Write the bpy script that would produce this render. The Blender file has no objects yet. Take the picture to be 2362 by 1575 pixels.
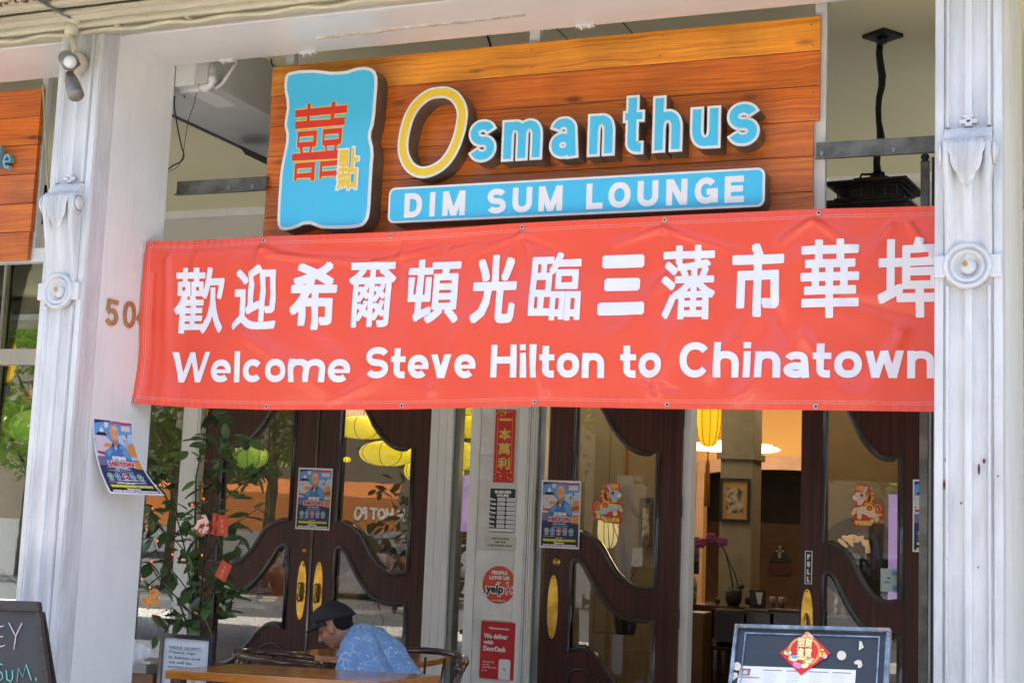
import bpy, bmesh, math, random
from mathutils import Vector, Matrix, geometry, noise
C = bpy.context.scene.collection
R = math.radians
SC = bpy.context.scene
# ------------------------------------------------------------------ camera
F, CX, CY, EZ = 3291.26, 1181.0, 787.5, 1.6
MR = ((0.92769673, -0.00935521, -0.37321744),
      (0.37119196, 0.13006499, 0.91940178),
      (0.03994132, -0.99146134, 0.12413344))
cam = bpy.data.cameras.new('camera')
cam.sensor_width = 36; cam.lens = 36 * F / 2362; cam.clip_start = .05; cam.clip_end = 400
co = bpy.data.objects.new('camera', cam); C.objects.link(co)
co.matrix_world = Matrix(((MR[0][0], -MR[0][1], -MR[0][2], 0), (MR[1][0], -MR[1][1], -MR[1][2], 0),
                          (MR[2][0], -MR[2][1], -MR[2][2], EZ), (0, 0, 0, 1)))
SC.camera = co
# ------------------------------------------------------------------ world, sun, exposure
SUN_EL = 68
w = bpy.data.worlds.new('World'); SC.world = w; w.use_nodes = True
nt = w.node_tree; bg = nt.nodes['Background']
sky = nt.nodes.new('ShaderNodeTexSky'); sky.sky_type = 'NISHITA'; sky.sun_disc = False
sky.sun_elevation = R(SUN_EL); sky.sun_rotation = R(19); sky.air_density = .8; sky.dust_density = 4
sky.ozone_density = .4
nt.links.new(sky.outputs[0], bg.inputs[0]); bg.inputs[1].default_value = .15
sun = bpy.data.lights.new('sun', 'SUN'); sun.energy = 5; sun.angle = R(.53); sun.color = (1, .95, .87)
so = bpy.data.objects.new('sun', sun); C.objects.link(so)
# light travels from behind the building (+Y) over its roof onto the far side of the street
sd = Vector((-.35, -1, -2.62)).normalized()
so.rotation_euler = sd.to_track_quat('-Z', 'Y').to_euler(); so.location = (0, 20, 40)
SC.view_settings.view_transform = 'Standard'; SC.view_settings.look = 'None'
SC.view_settings.exposure = 2.36; SC.view_settings.gamma = 1; SC.view_settings.use_curve_mapping = False
SC.cycles.max_bounces = 8; SC.cycles.transparent_max_bounces = 12; SC.cycles.glossy_bounces = 4
SC.cycles.diffuse_bounces = 5
SC.cycles.caustics_reflective = False; SC.cycles.caustics_refractive = False
SC.cycles.sample_clamp_indirect = 4
SC.cycles.use_denoising = True

# ------------------------------------------------------------------ picture point -> place
def ray(px, py):
    a, b = (px - CX) / F, (py - CY) / F
    return Vector([m[0] * a + m[1] * b + m[2] for m in MR])
def pY(px, py, Y):
    d = ray(px, py); t = Y / d.y; return Vector((t * d.x, Y, EZ + t * d.z))
def pX(px, py, X):
    d = ray(px, py); t = X / d.x; return Vector((X, t * d.y, EZ + t * d.z))
def pZ(px, py, Z):
    d = ray(px, py); t = (Z - EZ) / d.z; return Vector((t * d.x, t * d.y, Z))
def XZ(px, py, Y):
    p = pY(px, py, Y); return (p.x, p.z)

# ------------------------------------------------------------------ materials
MATS = {}
def pm(name, c1, c2=None, scale=6, rough=.5, metal=0, bump=0, bscale=None, coat=0, stretch=(1, 1, 1), emit=None, es=0,
       spec=.5, detail=5, dirt=None, rvar=0, rand=0, pat='noise', lo=.35, hi=.65):
    """procedural principled material: two tones mixed by stretched noise, fine relief, optional wear"""
    if name in MATS: return MATS[name]
    m = bpy.data.materials.new(name); m.use_nodes = True; MATS[name] = m
    t = m.node_tree; n = t.nodes; l = t.links; b = n['Principled BSDF']
    b.inputs['Roughness'].default_value = rough; b.inputs['Metallic'].default_value = metal
    b.inputs['Specular IOR Level'].default_value = spec
    b.inputs['Coat Weight'].default_value = coat; b.inputs['Coat Roughness'].default_value = .08
    tc = n.new('ShaderNodeTexCoord'); mp = n.new('ShaderNodeMapping'); mp.inputs['Scale'].default_value = stretch
    l.new(tc.outputs['Object'], mp.inputs[0])
    vec = mp.outputs[0]
    if rand:
        oi = n.new('ShaderNodeObjectInfo'); ml = n.new('ShaderNodeMath'); ml.operation = 'MULTIPLY'; ml.inputs[1].default_value = 37
        l.new(oi.outputs['Random'], ml.inputs[0]); l.new(ml.outputs[0], mp.inputs['Location'])
    if pat == 'noise':
        nz = n.new('ShaderNodeTexNoise'); nz.inputs['Scale'].default_value = scale; nz.inputs['Detail'].default_value = detail
        l.new(vec, nz.inputs[0]); fac = nz.outputs[0]
    else:
        nz = n.new('ShaderNodeTexWave'); nz.wave_type = 'BANDS'; nz.bands_direction = 'Z'; nz.inputs['Scale'].default_value = scale
        nz.inputs['Distortion'].default_value = 5; nz.inputs['Detail'].default_value = 3; nz.inputs['Detail Scale'].default_value = .8
        l.new(vec, nz.inputs[0]); fac = nz.outputs[1]
    c2 = c2 or tuple(x * .82 for x in c1)
    rp = n.new('ShaderNodeValToRGB'); e = rp.color_ramp.elements
    e[0].position = lo; e[0].color = (*c2, 1); e[1].position = hi; e[1].color = (*c1, 1)
    l.new(fac, rp.inputs[0]); col = rp.outputs[0]
    if rand:
        hs = n.new('ShaderNodeHueSaturation'); mr = n.new('ShaderNodeMapRange'); mr.inputs[3].default_value = 1 - rand; mr.inputs[4].default_value = 1 + rand
        l.new(oi.outputs['Random'], mr.inputs[0]); l.new(mr.outputs[0], hs.inputs['Value']); l.new(col, hs.inputs['Color']); col = hs.outputs[0]
    if dirt:
        dn = n.new('ShaderNodeTexNoise'); dn.inputs['Scale'].default_value = dirt[1]; dn.inputs['Detail'].default_value = 8; dn.inputs['Roughness'].default_value = .7
        l.new(tc.outputs['Object'], dn.inputs[0])
        dr = n.new('ShaderNodeValToRGB'); dr.color_ramp.elements[0].position = dirt[2]; dr.color_ramp.elements[1].position = dirt[2] + .08
        l.new(dn.outputs[0], dr.inputs[0])
        mx = n.new('ShaderNodeMix'); mx.data_type = 'RGBA'; l.new(dr.outputs[0], mx.inputs[0]); l.new(col, mx.inputs[6]); mx.inputs[7].default_value = (*dirt[0], 1)
        col = mx.outputs[2]
    l.new(col, b.inputs['Base Color'])
    if rvar:
        rn = n.new('ShaderNodeTexNoise'); rn.inputs['Scale'].default_value = 9; rn.inputs['Detail'].default_value = 6
        l.new(vec, rn.inputs[0]); mr2 = n.new('ShaderNodeMapRange'); mr2.inputs[3].default_value = max(.03, rough - rvar); mr2.inputs[4].default_value = rough + rvar
        l.new(rn.outputs[0], mr2.inputs[0]); l.new(mr2.outputs[0], b.inputs['Roughness'])
    if bump:
        bn = n.new('ShaderNodeTexNoise'); bn.inputs['Scale'].default_value = bscale or scale * 6; bn.inputs['Detail'].default_value = 7
        l.new(vec, bn.inputs[0]); bp = n.new('ShaderNodeBump'); bp.inputs['Strength'].default_value = bump; bp.inputs['Distance'].default_value = .01
        l.new(bn.outputs[0], bp.inputs['Height']); l.new(bp.outputs[0], b.inputs['Normal'])
        if coat: l.new(bp.outputs[0], b.inputs['Coat Normal'])
    if emit:
        b.inputs['Emission Color'].default_value = (*emit, 1); b.inputs['Emission Strength'].default_value = es
    return m

def woodmat(name, light, mid, dark, gscale=34, rough=.38, coat=.25, rand=.2, axis=(1, 1, 1), knots=True, bump=.15):
    m = bpy.data.materials.new(name); m.use_nodes = True; MATS[name] = m
    t = m.node_tree; n = t.nodes; l = t.links; b = n['Principled BSDF']
    tc = n.new('ShaderNodeTexCoord'); mp = n.new('ShaderNodeMapping'); mp.inputs['Scale'].default_value = axis
    oi = n.new('ShaderNodeObjectInfo'); ml = n.new('ShaderNodeMath'); ml.operation = 'MULTIPLY'; ml.inputs[1].default_value = 53
    l.new(oi.outputs['Random'], ml.inputs[0]); l.new(ml.outputs[0], mp.inputs['Location']); l.new(tc.outputs['Object'], mp.inputs[0])
    # slow warp that bends the grain
    wn = n.new('ShaderNodeTexNoise'); wn.inputs['Scale'].default_value = 2.2; wn.inputs['Detail'].default_value = 2; l.new(mp.outputs[0], wn.inputs[0])
    ad = n.new('ShaderNodeVectorMath'); ad.operation = 'MULTIPLY_ADD'; ad.inputs[1].default_value = (.02, .02, .07)
    l.new(wn.outputs[1], ad.inputs[0]); l.new(mp.outputs[0], ad.inputs[2])
    st = n.new('ShaderNodeMapping'); st.inputs['Scale'].default_value = (1.3, 3, gscale); l.new(ad.outputs[0], st.inputs[0])
    g = n.new('ShaderNodeTexNoise'); g.inputs['Scale'].default_value = 1.6; g.inputs['Detail'].default_value = 9; g.inputs['Roughness'].default_value = .62
    l.new(st.outputs[0], g.inputs[0])
    rp = n.new('ShaderNodeValToRGB'); e = rp.color_ramp.elements
    e[0].position = .30; e[0].color = (*dark, 1); e[1].position = .72; e[1].color = (*light, 1)
    k = e.new(.5); k.color = (*mid, 1)
    l.new(g.outputs[0], rp.inputs[0]); col = rp.outputs[0]
    # broad stain blotches
    bl = n.new('ShaderNodeTexNoise'); bl.inputs['Scale'].default_value = 3.1; bl.inputs['Detail'].default_value = 4; l.new(mp.outputs[0], bl.inputs[0])
    br = n.new('ShaderNodeMapRange'); br.inputs[1].default_value = .35; br.inputs[2].default_value = .7; br.inputs[3].default_value = .80; br.inputs[4].default_value = 1.2
    l.new(bl.outputs[0], br.inputs[0])
    hs = n.new('ShaderNodeHueSaturation'); l.new(col, hs.inputs['Color'])
    rr = n.new('ShaderNodeMapRange'); rr.inputs[3].default_value = 1 - rand; rr.inputs[4].default_value = 1 + rand; l.new(oi.outputs['Random'], rr.inputs[0])
    mu = n.new('ShaderNodeMath'); mu.operation = 'MULTIPLY'; l.new(br.outputs[0], mu.inputs[0]); l.new(rr.outputs[0], mu.inputs[1]); l.new(mu.outputs[0], hs.inputs['Value'])
    col = hs.outputs[0]
    if knots:
        km = n.new('ShaderNodeMapping'); km.inputs['Scale'].default_value = (2.2, 1, 7); l.new(mp.outputs[0], km.inputs[0])
        vo = n.new('ShaderNodeTexVoronoi'); vo.inputs['Scale'].default_value = 1.1; l.new(km.outputs[0], vo.inputs[0])
        kr = n.new('ShaderNodeValToRGB'); kr.color_ramp.elements[0].position = .05; kr.color_ramp.elements[0].color = (.20, .16, .14, 1)
        kr.color_ramp.elements[1].position = .16; kr.color_ramp.elements[1].color = (1, 1, 1, 1); l.new(vo.outputs[0], kr.inputs[0])
        mx = n.new('ShaderNodeMix'); mx.data_type = 'RGBA'; mx.blend_type = 'MULTIPLY'; mx.inputs[0].default_value = .85
        l.new(col, mx.inputs[6]); l.new(kr.outputs[0], mx.inputs[7]); col = mx.outputs[2]
    l.new(col, b.inputs['Base Color'])
    b.inputs['Roughness'].default_value = rough; b.inputs['Coat Weight'].default_value = coat; b.inputs['Coat Roughness'].default_value = .2
    bp = n.new('ShaderNodeBump'); bp.inputs['Strength'].default_value = bump; bp.inputs['Distance'].default_value = .004
    l.new(g.outputs[0], bp.inputs['Height']); l.new(bp.outputs[0], b.inputs['Normal'])
    return m

def glassmat(name, tint=(.9, .95, .93), refl=1.5, base=.0):
    m = bpy.data.materials.new(name); m.use_nodes = True; MATS[name] = m
    t = m.node_tree; n = t.nodes; l = t.links; n.remove(n['Principled BSDF']); out = n['Material Output']
    tr = n.new('ShaderNodeBsdfTransparent'); tr.inputs[0].default_value = (*tint, 1)
    gl = n.new('ShaderNodeBsdfGlossy'); gl.inputs['Roughness'].default_value = 0.0; gl.inputs[0].default_value = (1, 1, 1, 1)
    fr = n.new('ShaderNodeFresnel'); fr.inputs[0].default_value = refl
    nz = n.new('ShaderNodeTexNoise'); nz.inputs['Scale'].default_value = 1.7; bp = n.new('ShaderNodeBump'); bp.inputs['Strength'].default_value = .05; bp.inputs['Distance'].default_value = .01
    tc = n.new('ShaderNodeTexCoord'); l.new(tc.outputs['Object'], nz.inputs[0]); l.new(nz.outputs[0], bp.inputs['Height']); l.new(bp.outputs[0], gl.inputs['Normal'])
    ad = n.new('ShaderNodeMath'); ad.operation = 'ADD'; ad.use_clamp = True; ad.inputs[1].default_value = base
    l.new(fr.outputs[0], ad.inputs[0])
    mx = n.new('ShaderNodeMixShader'); l.new(ad.outputs[0], mx.inputs[0]); l.new(tr.outputs[0], mx.inputs[1]); l.new(gl.outputs[0], mx.inputs[2])
    l.new(mx.outputs[0], out.inputs[0])
    return m

M_white = pm('white_paint', (.74, .74, .72), (.62, .62, .60), scale=2, rough=.45, bump=.10, bscale=60)
M_stucco = pm('stucco_paint', (.82, .82, .80), (.76, .76, .745), scale=3, rough=.6, bump=.45, bscale=95, dirt=((.55, .53, .50), 7, .72))
M_silver = pm('silver_paint', (.71, .72, .725), (.56, .57, .575), scale=7, rough=.40, metal=.08, bump=.55, bscale=45, stretch=(1, 1, .35), dirt=((.30, .29, .27), 22, .655))
M_beam = pm('beam_paint', (.76, .75, .73), (.64, .63, .60), scale=1.6, rough=.28, bump=.12, bscale=20, stretch=(.3, 1, 1), coat=.2)
M_cream = pm('cornice_paint', (.56, .53, .40), (.45, .42, .30), scale=3, rough=.5, bump=.45, bscale=40, dirt=((.24, .18, .10), 9, .70), stretch=(.4, 1, 1))
M_cream2 = pm('cream_conduit_paint', (.60, .57, .42), rough=.4, bump=.2)
M_olive = pm('olive_paint', (.86, .82, .54), (.82, .78, .50), scale=1, rough=.75, bump=.08)
M_greyw = pm('pale_grey_paint', (.60, .60, .56), (.56, .56, .52), scale=1, rough=.6, bump=.05)
M_trim = pm('door_trim_paint', (.80, .81, .79), (.74, .75, .73), scale=2, rough=.4, bump=.1)
M_black = pm('black_metal', (.012, .012, .013), (.02, .02, .02), rough=.45, bump=.2)
M_dark = pm('dark_plastic', (.02, .02, .02), rough=.4)
M_bronze = pm('dark_bronze_return', (.20, .175, .14), (.12, .105, .08), scale=5, rough=.36, metal=.45, rvar=.1, dirt=((.25, .22, .18), 60, .72))
M_steel = pm('galvanised_steel', (.20, .20, .185), (.09, .09, .082), scale=9, rough=.4, metal=.6, bump=.15, dirt=((.22, .08, .03), 14, .64))
M_steelp = pm('steel_post', (.34, .37, .39), (.20, .22, .24), scale=6, rough=.35, metal=.7, dirt=((.25, .12, .07), 12, .70), stretch=(1, 1, .4))
M_face_blue = pm('sign_blue', (.06, .53, .84), (.055, .50, .80), scale=1, rough=.3, bump=0, coat=.15, dirt=((.08, .30, .46), 40, .76))
M_face_white = pm('sign_white', (.80, .80, .80), (.74, .74, .75), rough=.35)
M_yellow = pm('sign_yellow', (.84, .58, .04), (.80, .54, .035), rough=.35)
M_red = pm('sign_red', (.72, .035, .02), (.68, .03, .02), rough=.4)
M_lettering = pm('banner_letter_white', (.82, .82, .86), (.78, .78, .83), scale=8, rough=.36, spec=.5)
M_brass = pm('brass', (.66, .43, .07), (.42, .26, .05), scale=14, rough=.26, metal=.9, rvar=.12, dirt=((.12, .07, .02), 28, .68))
M_brassn = pm('number_brass', (.62, .36, .13), (.42, .28, .15), scale=9, rough=.4, metal=.6, dirt=((.12, .12, .13), 16, .62))
M_pvc = pm('white_pvc', (.74, .73, .72), rough=.3)
M_plank = woodmat('sign_plank', (.76, .235, .022), (.60, .135, .012), (.38, .065, .006), gscale=60, rand=.13)
M_plankl = woodmat('sign_plank_pale', (.90, .40, .035), (.80, .285, .020), (.50, .13, .01), gscale=60, rand=.05)
M_door = woodmat('mahogany', (.085, .017, .007), (.045, .009, .004), (.016, .004, .002), gscale=3, rough=.42, coat=.12, rand=.06, axis=(14, 4, .25), knots=False, bump=.2)
M_door.node_tree.nodes['Principled BSDF'].inputs['Specular IOR Level'].default_value = .3
M_mould = pm('dark_moulding', (.02, .010, .008), (.010, .006, .005), rough=.16, coat=.9)
M_tablew = woodmat('table_wood', (.62, .24, .04), (.46, .16, .025), (.24, .07, .012), gscale=14, rough=.2, coat=.6, rand=.04, knots=False, bump=.05)
M_chairw = pm('chair_wood', (.09, .035, .02), (.045, .018, .010), scale=5, rough=.2, coat=.8, stretch=(1, 1, .3))
M_glass = glassmat('window_glass', refl=1.5, base=.042)
M_glass_l = glassmat('window_glass_dark', tint=(.75, .8, .78), refl=1.5, base=.03)
def flat(name, c, rough=.55, **k): return pm(name, c, tuple(x * .93 for x in c), rough=rough, **k)

def streaks(m, amount=.35, scale=9, col=(.30, .29, .27)):
    """old grime that ran down the paint: stretched noise multiplied into the colour"""
    t = m.node_tree; n = t.nodes; l = t.links; b = n['Principled BSDF']; src = b.inputs['Base Color'].links[0].from_socket
    tc = n.new('ShaderNodeTexCoord'); mp = n.new('ShaderNodeMapping'); mp.inputs['Scale'].default_value = (scale, scale, .5); l.new(tc.outputs['Object'], mp.inputs[0])
    nz = n.new('ShaderNodeTexNoise'); nz.inputs['Scale'].default_value = 3; nz.inputs['Detail'].default_value = 8; nz.inputs['Roughness'].default_value = .7; l.new(mp.outputs[0], nz.inputs[0])
    mr = n.new('ShaderNodeMapRange'); mr.inputs[1].default_value = .50; mr.inputs[2].default_value = .78; mr.inputs[3].default_value = 0; mr.inputs[4].default_value = amount; l.new(nz.outputs[0], mr.inputs[0])
    mx = n.new('ShaderNodeMix'); mx.data_type = 'RGBA'; mx.inputs[7].default_value = (*col, 1); l.new(mr.outputs[0], mx.inputs[0]); l.new(src, mx.inputs[6]); l.new(mx.outputs[2], b.inputs['Base Color'])
streaks(M_silver, .34); streaks(M_stucco, .22, 5, (.5, .48, .45)); streaks(M_beam, .2, 2, (.5, .47, .42)); streaks(M_trim, .25, 7); streaks(M_face_blue, .16, 8, (.10, .30, .42)); streaks(M_face_white, .2, 8, (.5, .5, .48)); streaks(M_cream, .4, 8, (.26, .22, .14))
# ------------------------------------------------------------------ mesh builder
class MB:
    def __init__(s): s.v = []; s.f = []; s.m = []; s.mats = []; s.cur = 0; s.sm = []
    def use(s, m):
        if m not in s.mats: s.mats.append(m)
        s.cur = s.mats.index(m); return s
    def add(s, vs, fs, smooth=False):
        o = len(s.v); s.v += [tuple(v) for v in vs]
        for f in fs: s.f.append([i + o for i in f]); s.m.append(s.cur); s.sm.append(smooth)
        return s
    def box(s, x0, x1, y0, y1, z0, z1):
        return s.add([(x, y, z) for x in (x0, x1) for y in (y0, y1) for z in (z0, z1)],
                     [(0, 1, 3, 2), (4, 6, 7, 5), (0, 4, 5, 1), (2, 3, 7, 6), (0, 2, 6, 4), (1, 5, 7, 3)])
    def bar(s, a, b, w, h, up=(0, 0, 1)):
        a, b = Vector(a), Vector(b); d = (b - a).normalized(); u = Vector(up)
        sx = d.cross(u).normalized(); u = sx.cross(d)
        vs = [p + sx * i * w / 2 + u * j * h / 2 for p in (a, b) for i, j in ((-1, -1), (1, -1), (1, 1), (-1, 1))]
        return s.add(vs, [(3, 2, 1, 0), (4, 5, 6, 7), (0, 1, 5, 4), (1, 2, 6, 5), (2, 3, 7, 6), (3, 0, 4, 7)])
    def tube(s, pts, r, n=8, closed=False, smooth=True):
        pts = [Vector(p) for p in pts]; N = len(pts); vs = []; prev = None
        rr = r if isinstance(r, (list, tuple)) else [r] * N
        for i, p in enumerate(pts):
            if closed: t = pts[(i + 1) % N] - pts[i - 1]
            else: t = pts[min(i + 1, N - 1)] - pts[max(i - 1, 0)]
            t.normalize()
            if prev is None: prev = t.orthogonal().normalized()
            u = (prev - t * prev.dot(t)); u = u.normalized() if u.length > 1e-6 else t.orthogonal().normalized(); prev = u; q = t.cross(u)
            vs += [p + (u * math.cos(2 * math.pi * k / n) + q * math.sin(2 * math.pi * k / n)) * rr[i] for k in range(n)]
        fs = []
        for i in range(N if closed else N - 1):
            j = (i + 1) % N
            fs += [(i * n + k, i * n + (k + 1) % n, j * n + (k + 1) % n, j * n + k) for k in range(n)]
        if not closed: fs += [tuple(reversed(range(n))), tuple(range((N - 1) * n, N * n))]
        return s.add(vs, fs, smooth)
    def lathe(s, prof, c, axis='Z', n=24, sx=1, sy=1, smooth=True):
        """prof: (radius, height) along axis"""
        vs = []; c = Vector(c)
        for r, h in prof:
            for k in range(n):
                a = 2 * math.pi * k / n; x, y = math.cos(a) * r * sx, math.sin(a) * r * sy
                vs.append(c + (Vector((x, y, h)) if axis == 'Z' else Vector((x, h, y)) if axis == 'Y' else Vector((h, x, y))))
        fs = []
        for i in range(len(prof) - 1):
            fs += [(i * n + k, i * n + (k + 1) % n, (i + 1) * n + (k + 1) % n, (i + 1) * n + k) for k in range(n)]
        fs += [tuple(reversed(range(n))), tuple(range((len(prof) - 1) * n, len(prof) * n))]
        return s.add(vs, fs, smooth)
    def ball(s, c, rx, ry=None, rz=None, n=12, rot=None):
        ry = ry or rx; rz = rz or rx; c = Vector(c); vs = []; m = n // 2 + 2
        for i in range(m):
            a = math.pi * (i + .001 * (i == 0) - .001 * (i == m - 1)) / (m - 1)
            for k in range(n):
                b = 2 * math.pi * k / n
                p = Vector((math.sin(a) * math.cos(b) * rx, math.sin(a) * math.sin(b) * ry, math.cos(a) * rz))
                if rot: p = rot @ p
                vs.append(c + p)
        fs = [(i * n + k, (i + 1) * n + k, (i + 1) * n + (k + 1) % n, i * n + (k + 1) % n) for i in range(m - 1) for k in range(n)]
        return s.add(vs, fs, True)
    def poly(s, loop, f, holes=()):
        """flat polygon in (u,v), mapped by f(u,v)->point"""
        loops = [[Vector((p[0], p[1], 0)) for p in L] for L in [loop, *holes]]
        tri = geometry.tessellate_polygon(loops); al = [p for L in loops for p in L]
        return s.add([f(p.x, p.y) for p in al], [tuple(t) for t in tri])
    def prism(s, loop, y0, y1, holes=(), back=True):
        """(x,z) outline extruded from y0 (front) to y1"""
        s.poly(loop, lambda u, v: (u, y0, v), holes)
        if back: s.poly(loop, lambda u, v: (u, y1, v), holes)
        for L in [loop, *holes]:
            n = len(L); s.add([(p[0], y, p[1]) for y in (y0, y1) for p in L], [(i, (i + 1) % n, n + (i + 1) % n, n + i) for i in range(n)])
        return s

WL = {}
def kids_world(o): return WL.get(o.name, Vector((0, 0, 0)))
def build(name, mb, mat=None, parent=None, loc=None, smooth=None):
    me = bpy.data.meshes.new(name)
    if parent is not None: org = kids_world(parent); wloc = org
    else:
        if loc is None:
            xs = [v[0] for v in mb.v]; ys = [v[1] for v in mb.v]; zs = [v[2] for v in mb.v]
            loc = ((min(xs) + max(xs)) / 2, (min(ys) + max(ys)) / 2, min(zs))
        org = Vector(loc); wloc = org
    me.from_pydata([(v[0] - org.x, v[1] - org.y, v[2] - org.z) for v in mb.v], [], mb.f)
    mats = mb.mats or [mat]
    for m in mats: me.materials.append(m)
    if mb.mats: me.polygons.foreach_set('material_index', mb.m)
    me.polygons.foreach_set('use_smooth', [(sm if smooth is None else smooth) for sm in mb.sm])
    me.update(); me.validate()
    bm = bmesh.new(); bm.from_mesh(me); bmesh.ops.recalc_face_normals(bm, faces=bm.faces); bm.to_mesh(me); bm.free()
    o = bpy.data.objects.new(name, me); C.objects.link(o)
    if parent is not None: o.parent = parent
    else: o.location = org
    WL[o.name] = org
    return o
def tag(o, label, cat, group=None, kind=None):
    if label: o['label'] = label
    if cat: o['category'] = cat
    if group: o['group'] = group
    if kind: o['kind'] = kind
    return o
def thing(name, label, cat, loc, group=None):
    o = bpy.data.objects.new(name, None); C.objects.link(o); o.location = loc; WL[o.name] = Vector(loc)
    o.empty_display_size = .1
    return tag(o, label, cat, group)
def struct(name, mb, mat=None):
    o = build(name, mb, mat); o['kind'] = 'structure'; return o
def bevel(o, w=.004, seg=2, ang=40):
    md = o.modifiers.new('edge', 'BEVEL'); md.width = w; md.segments = seg; md.limit_method = 'ANGLE'; md.angle_limit = R(ang)
    md.harden_normals = False
    return o
def boxo(name, x0, x1, y0, y1, z0, z1, mat, parent=None, bev=.003):
    o = build(name, MB().box(x0, x1, y0, y1, z0, z1), mat, parent)
    if bev: bevel(o, bev)
    return o
def copy_tree(o, delta, parent=None):
    c = o.copy(); C.objects.link(c)
    if parent is None: c.location = o.location + Vector(delta)
    else: c.parent = parent
    WL[c.name] = kids_world(o) + Vector(delta)
    for ch in o.children: copy_tree(ch, delta, c)
    return c

# ------------------------------------------------------------------ text from the built-in font
ALLTXT = {}
def prefetch(strings):
    obs = []
    for s in set(strings):
        c = bpy.data.curves.new('t', 'FONT'); c.body = s; c.size = 1; c.resolution_u = 3
        o = bpy.data.objects.new('t', c); C.objects.link(o); obs.append((s, o))
    bpy.context.view_layer.update(); dg = bpy.context.evaluated_depsgraph_get()
    for s, o in obs:
        me = bpy.data.meshes.new_from_object(o.evaluated_get(dg))
        vs = [tuple(v.co[:2]) for v in me.vertices]; fs = [tuple(p.vertices) for p in me.polygons]
        xs = [v[0] for v in vs]; ys = [v[1] for v in vs]
        x0, x1, y0, y1 = min(xs), max(xs), min(ys), max(ys)
        ALLTXT[s] = ([((a - x0) / (x1 - x0), (b - y0) / (y1 - y0)) for a, b in vs], fs, (x1 - x0) / (y1 - y0))
        bpy.data.meshes.remove(me)
    for s, o in obs:
        c = o.data; bpy.data.objects.remove(o); bpy.data.curves.remove(c)
def text(mb, s, f, u0, v0, u1, v1, bold=0.0, slant=0, dirs=8):
    """place s in the box (u0,v0)-(u1,v1) of surface f(u,v,layer); bold = half of the added stroke width in the same units"""
    vs, fs, _ = ALLTXT[s]
    u0 += bold; u1 -= bold; v0 += bold; v1 -= bold
    offs = [(0, 0)] + ([(bold * math.copysign(abs(math.cos(a)) ** .55, math.cos(a)), bold * math.copysign(abs(math.sin(a)) ** .55, math.sin(a))) for a in [math.pi * 2 * (k + .5) / dirs for k in range(dirs)]] if bold else [])
    for k, (a, b) in enumerate(offs):
        mb.add([f(u0 + x * (u1 - u0) + a + slant * y * (v1 - v0), v0 + y * (v1 - v0) + b, k * .00004) for x, y in vs], fs)
    return mb
STR = []
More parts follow.
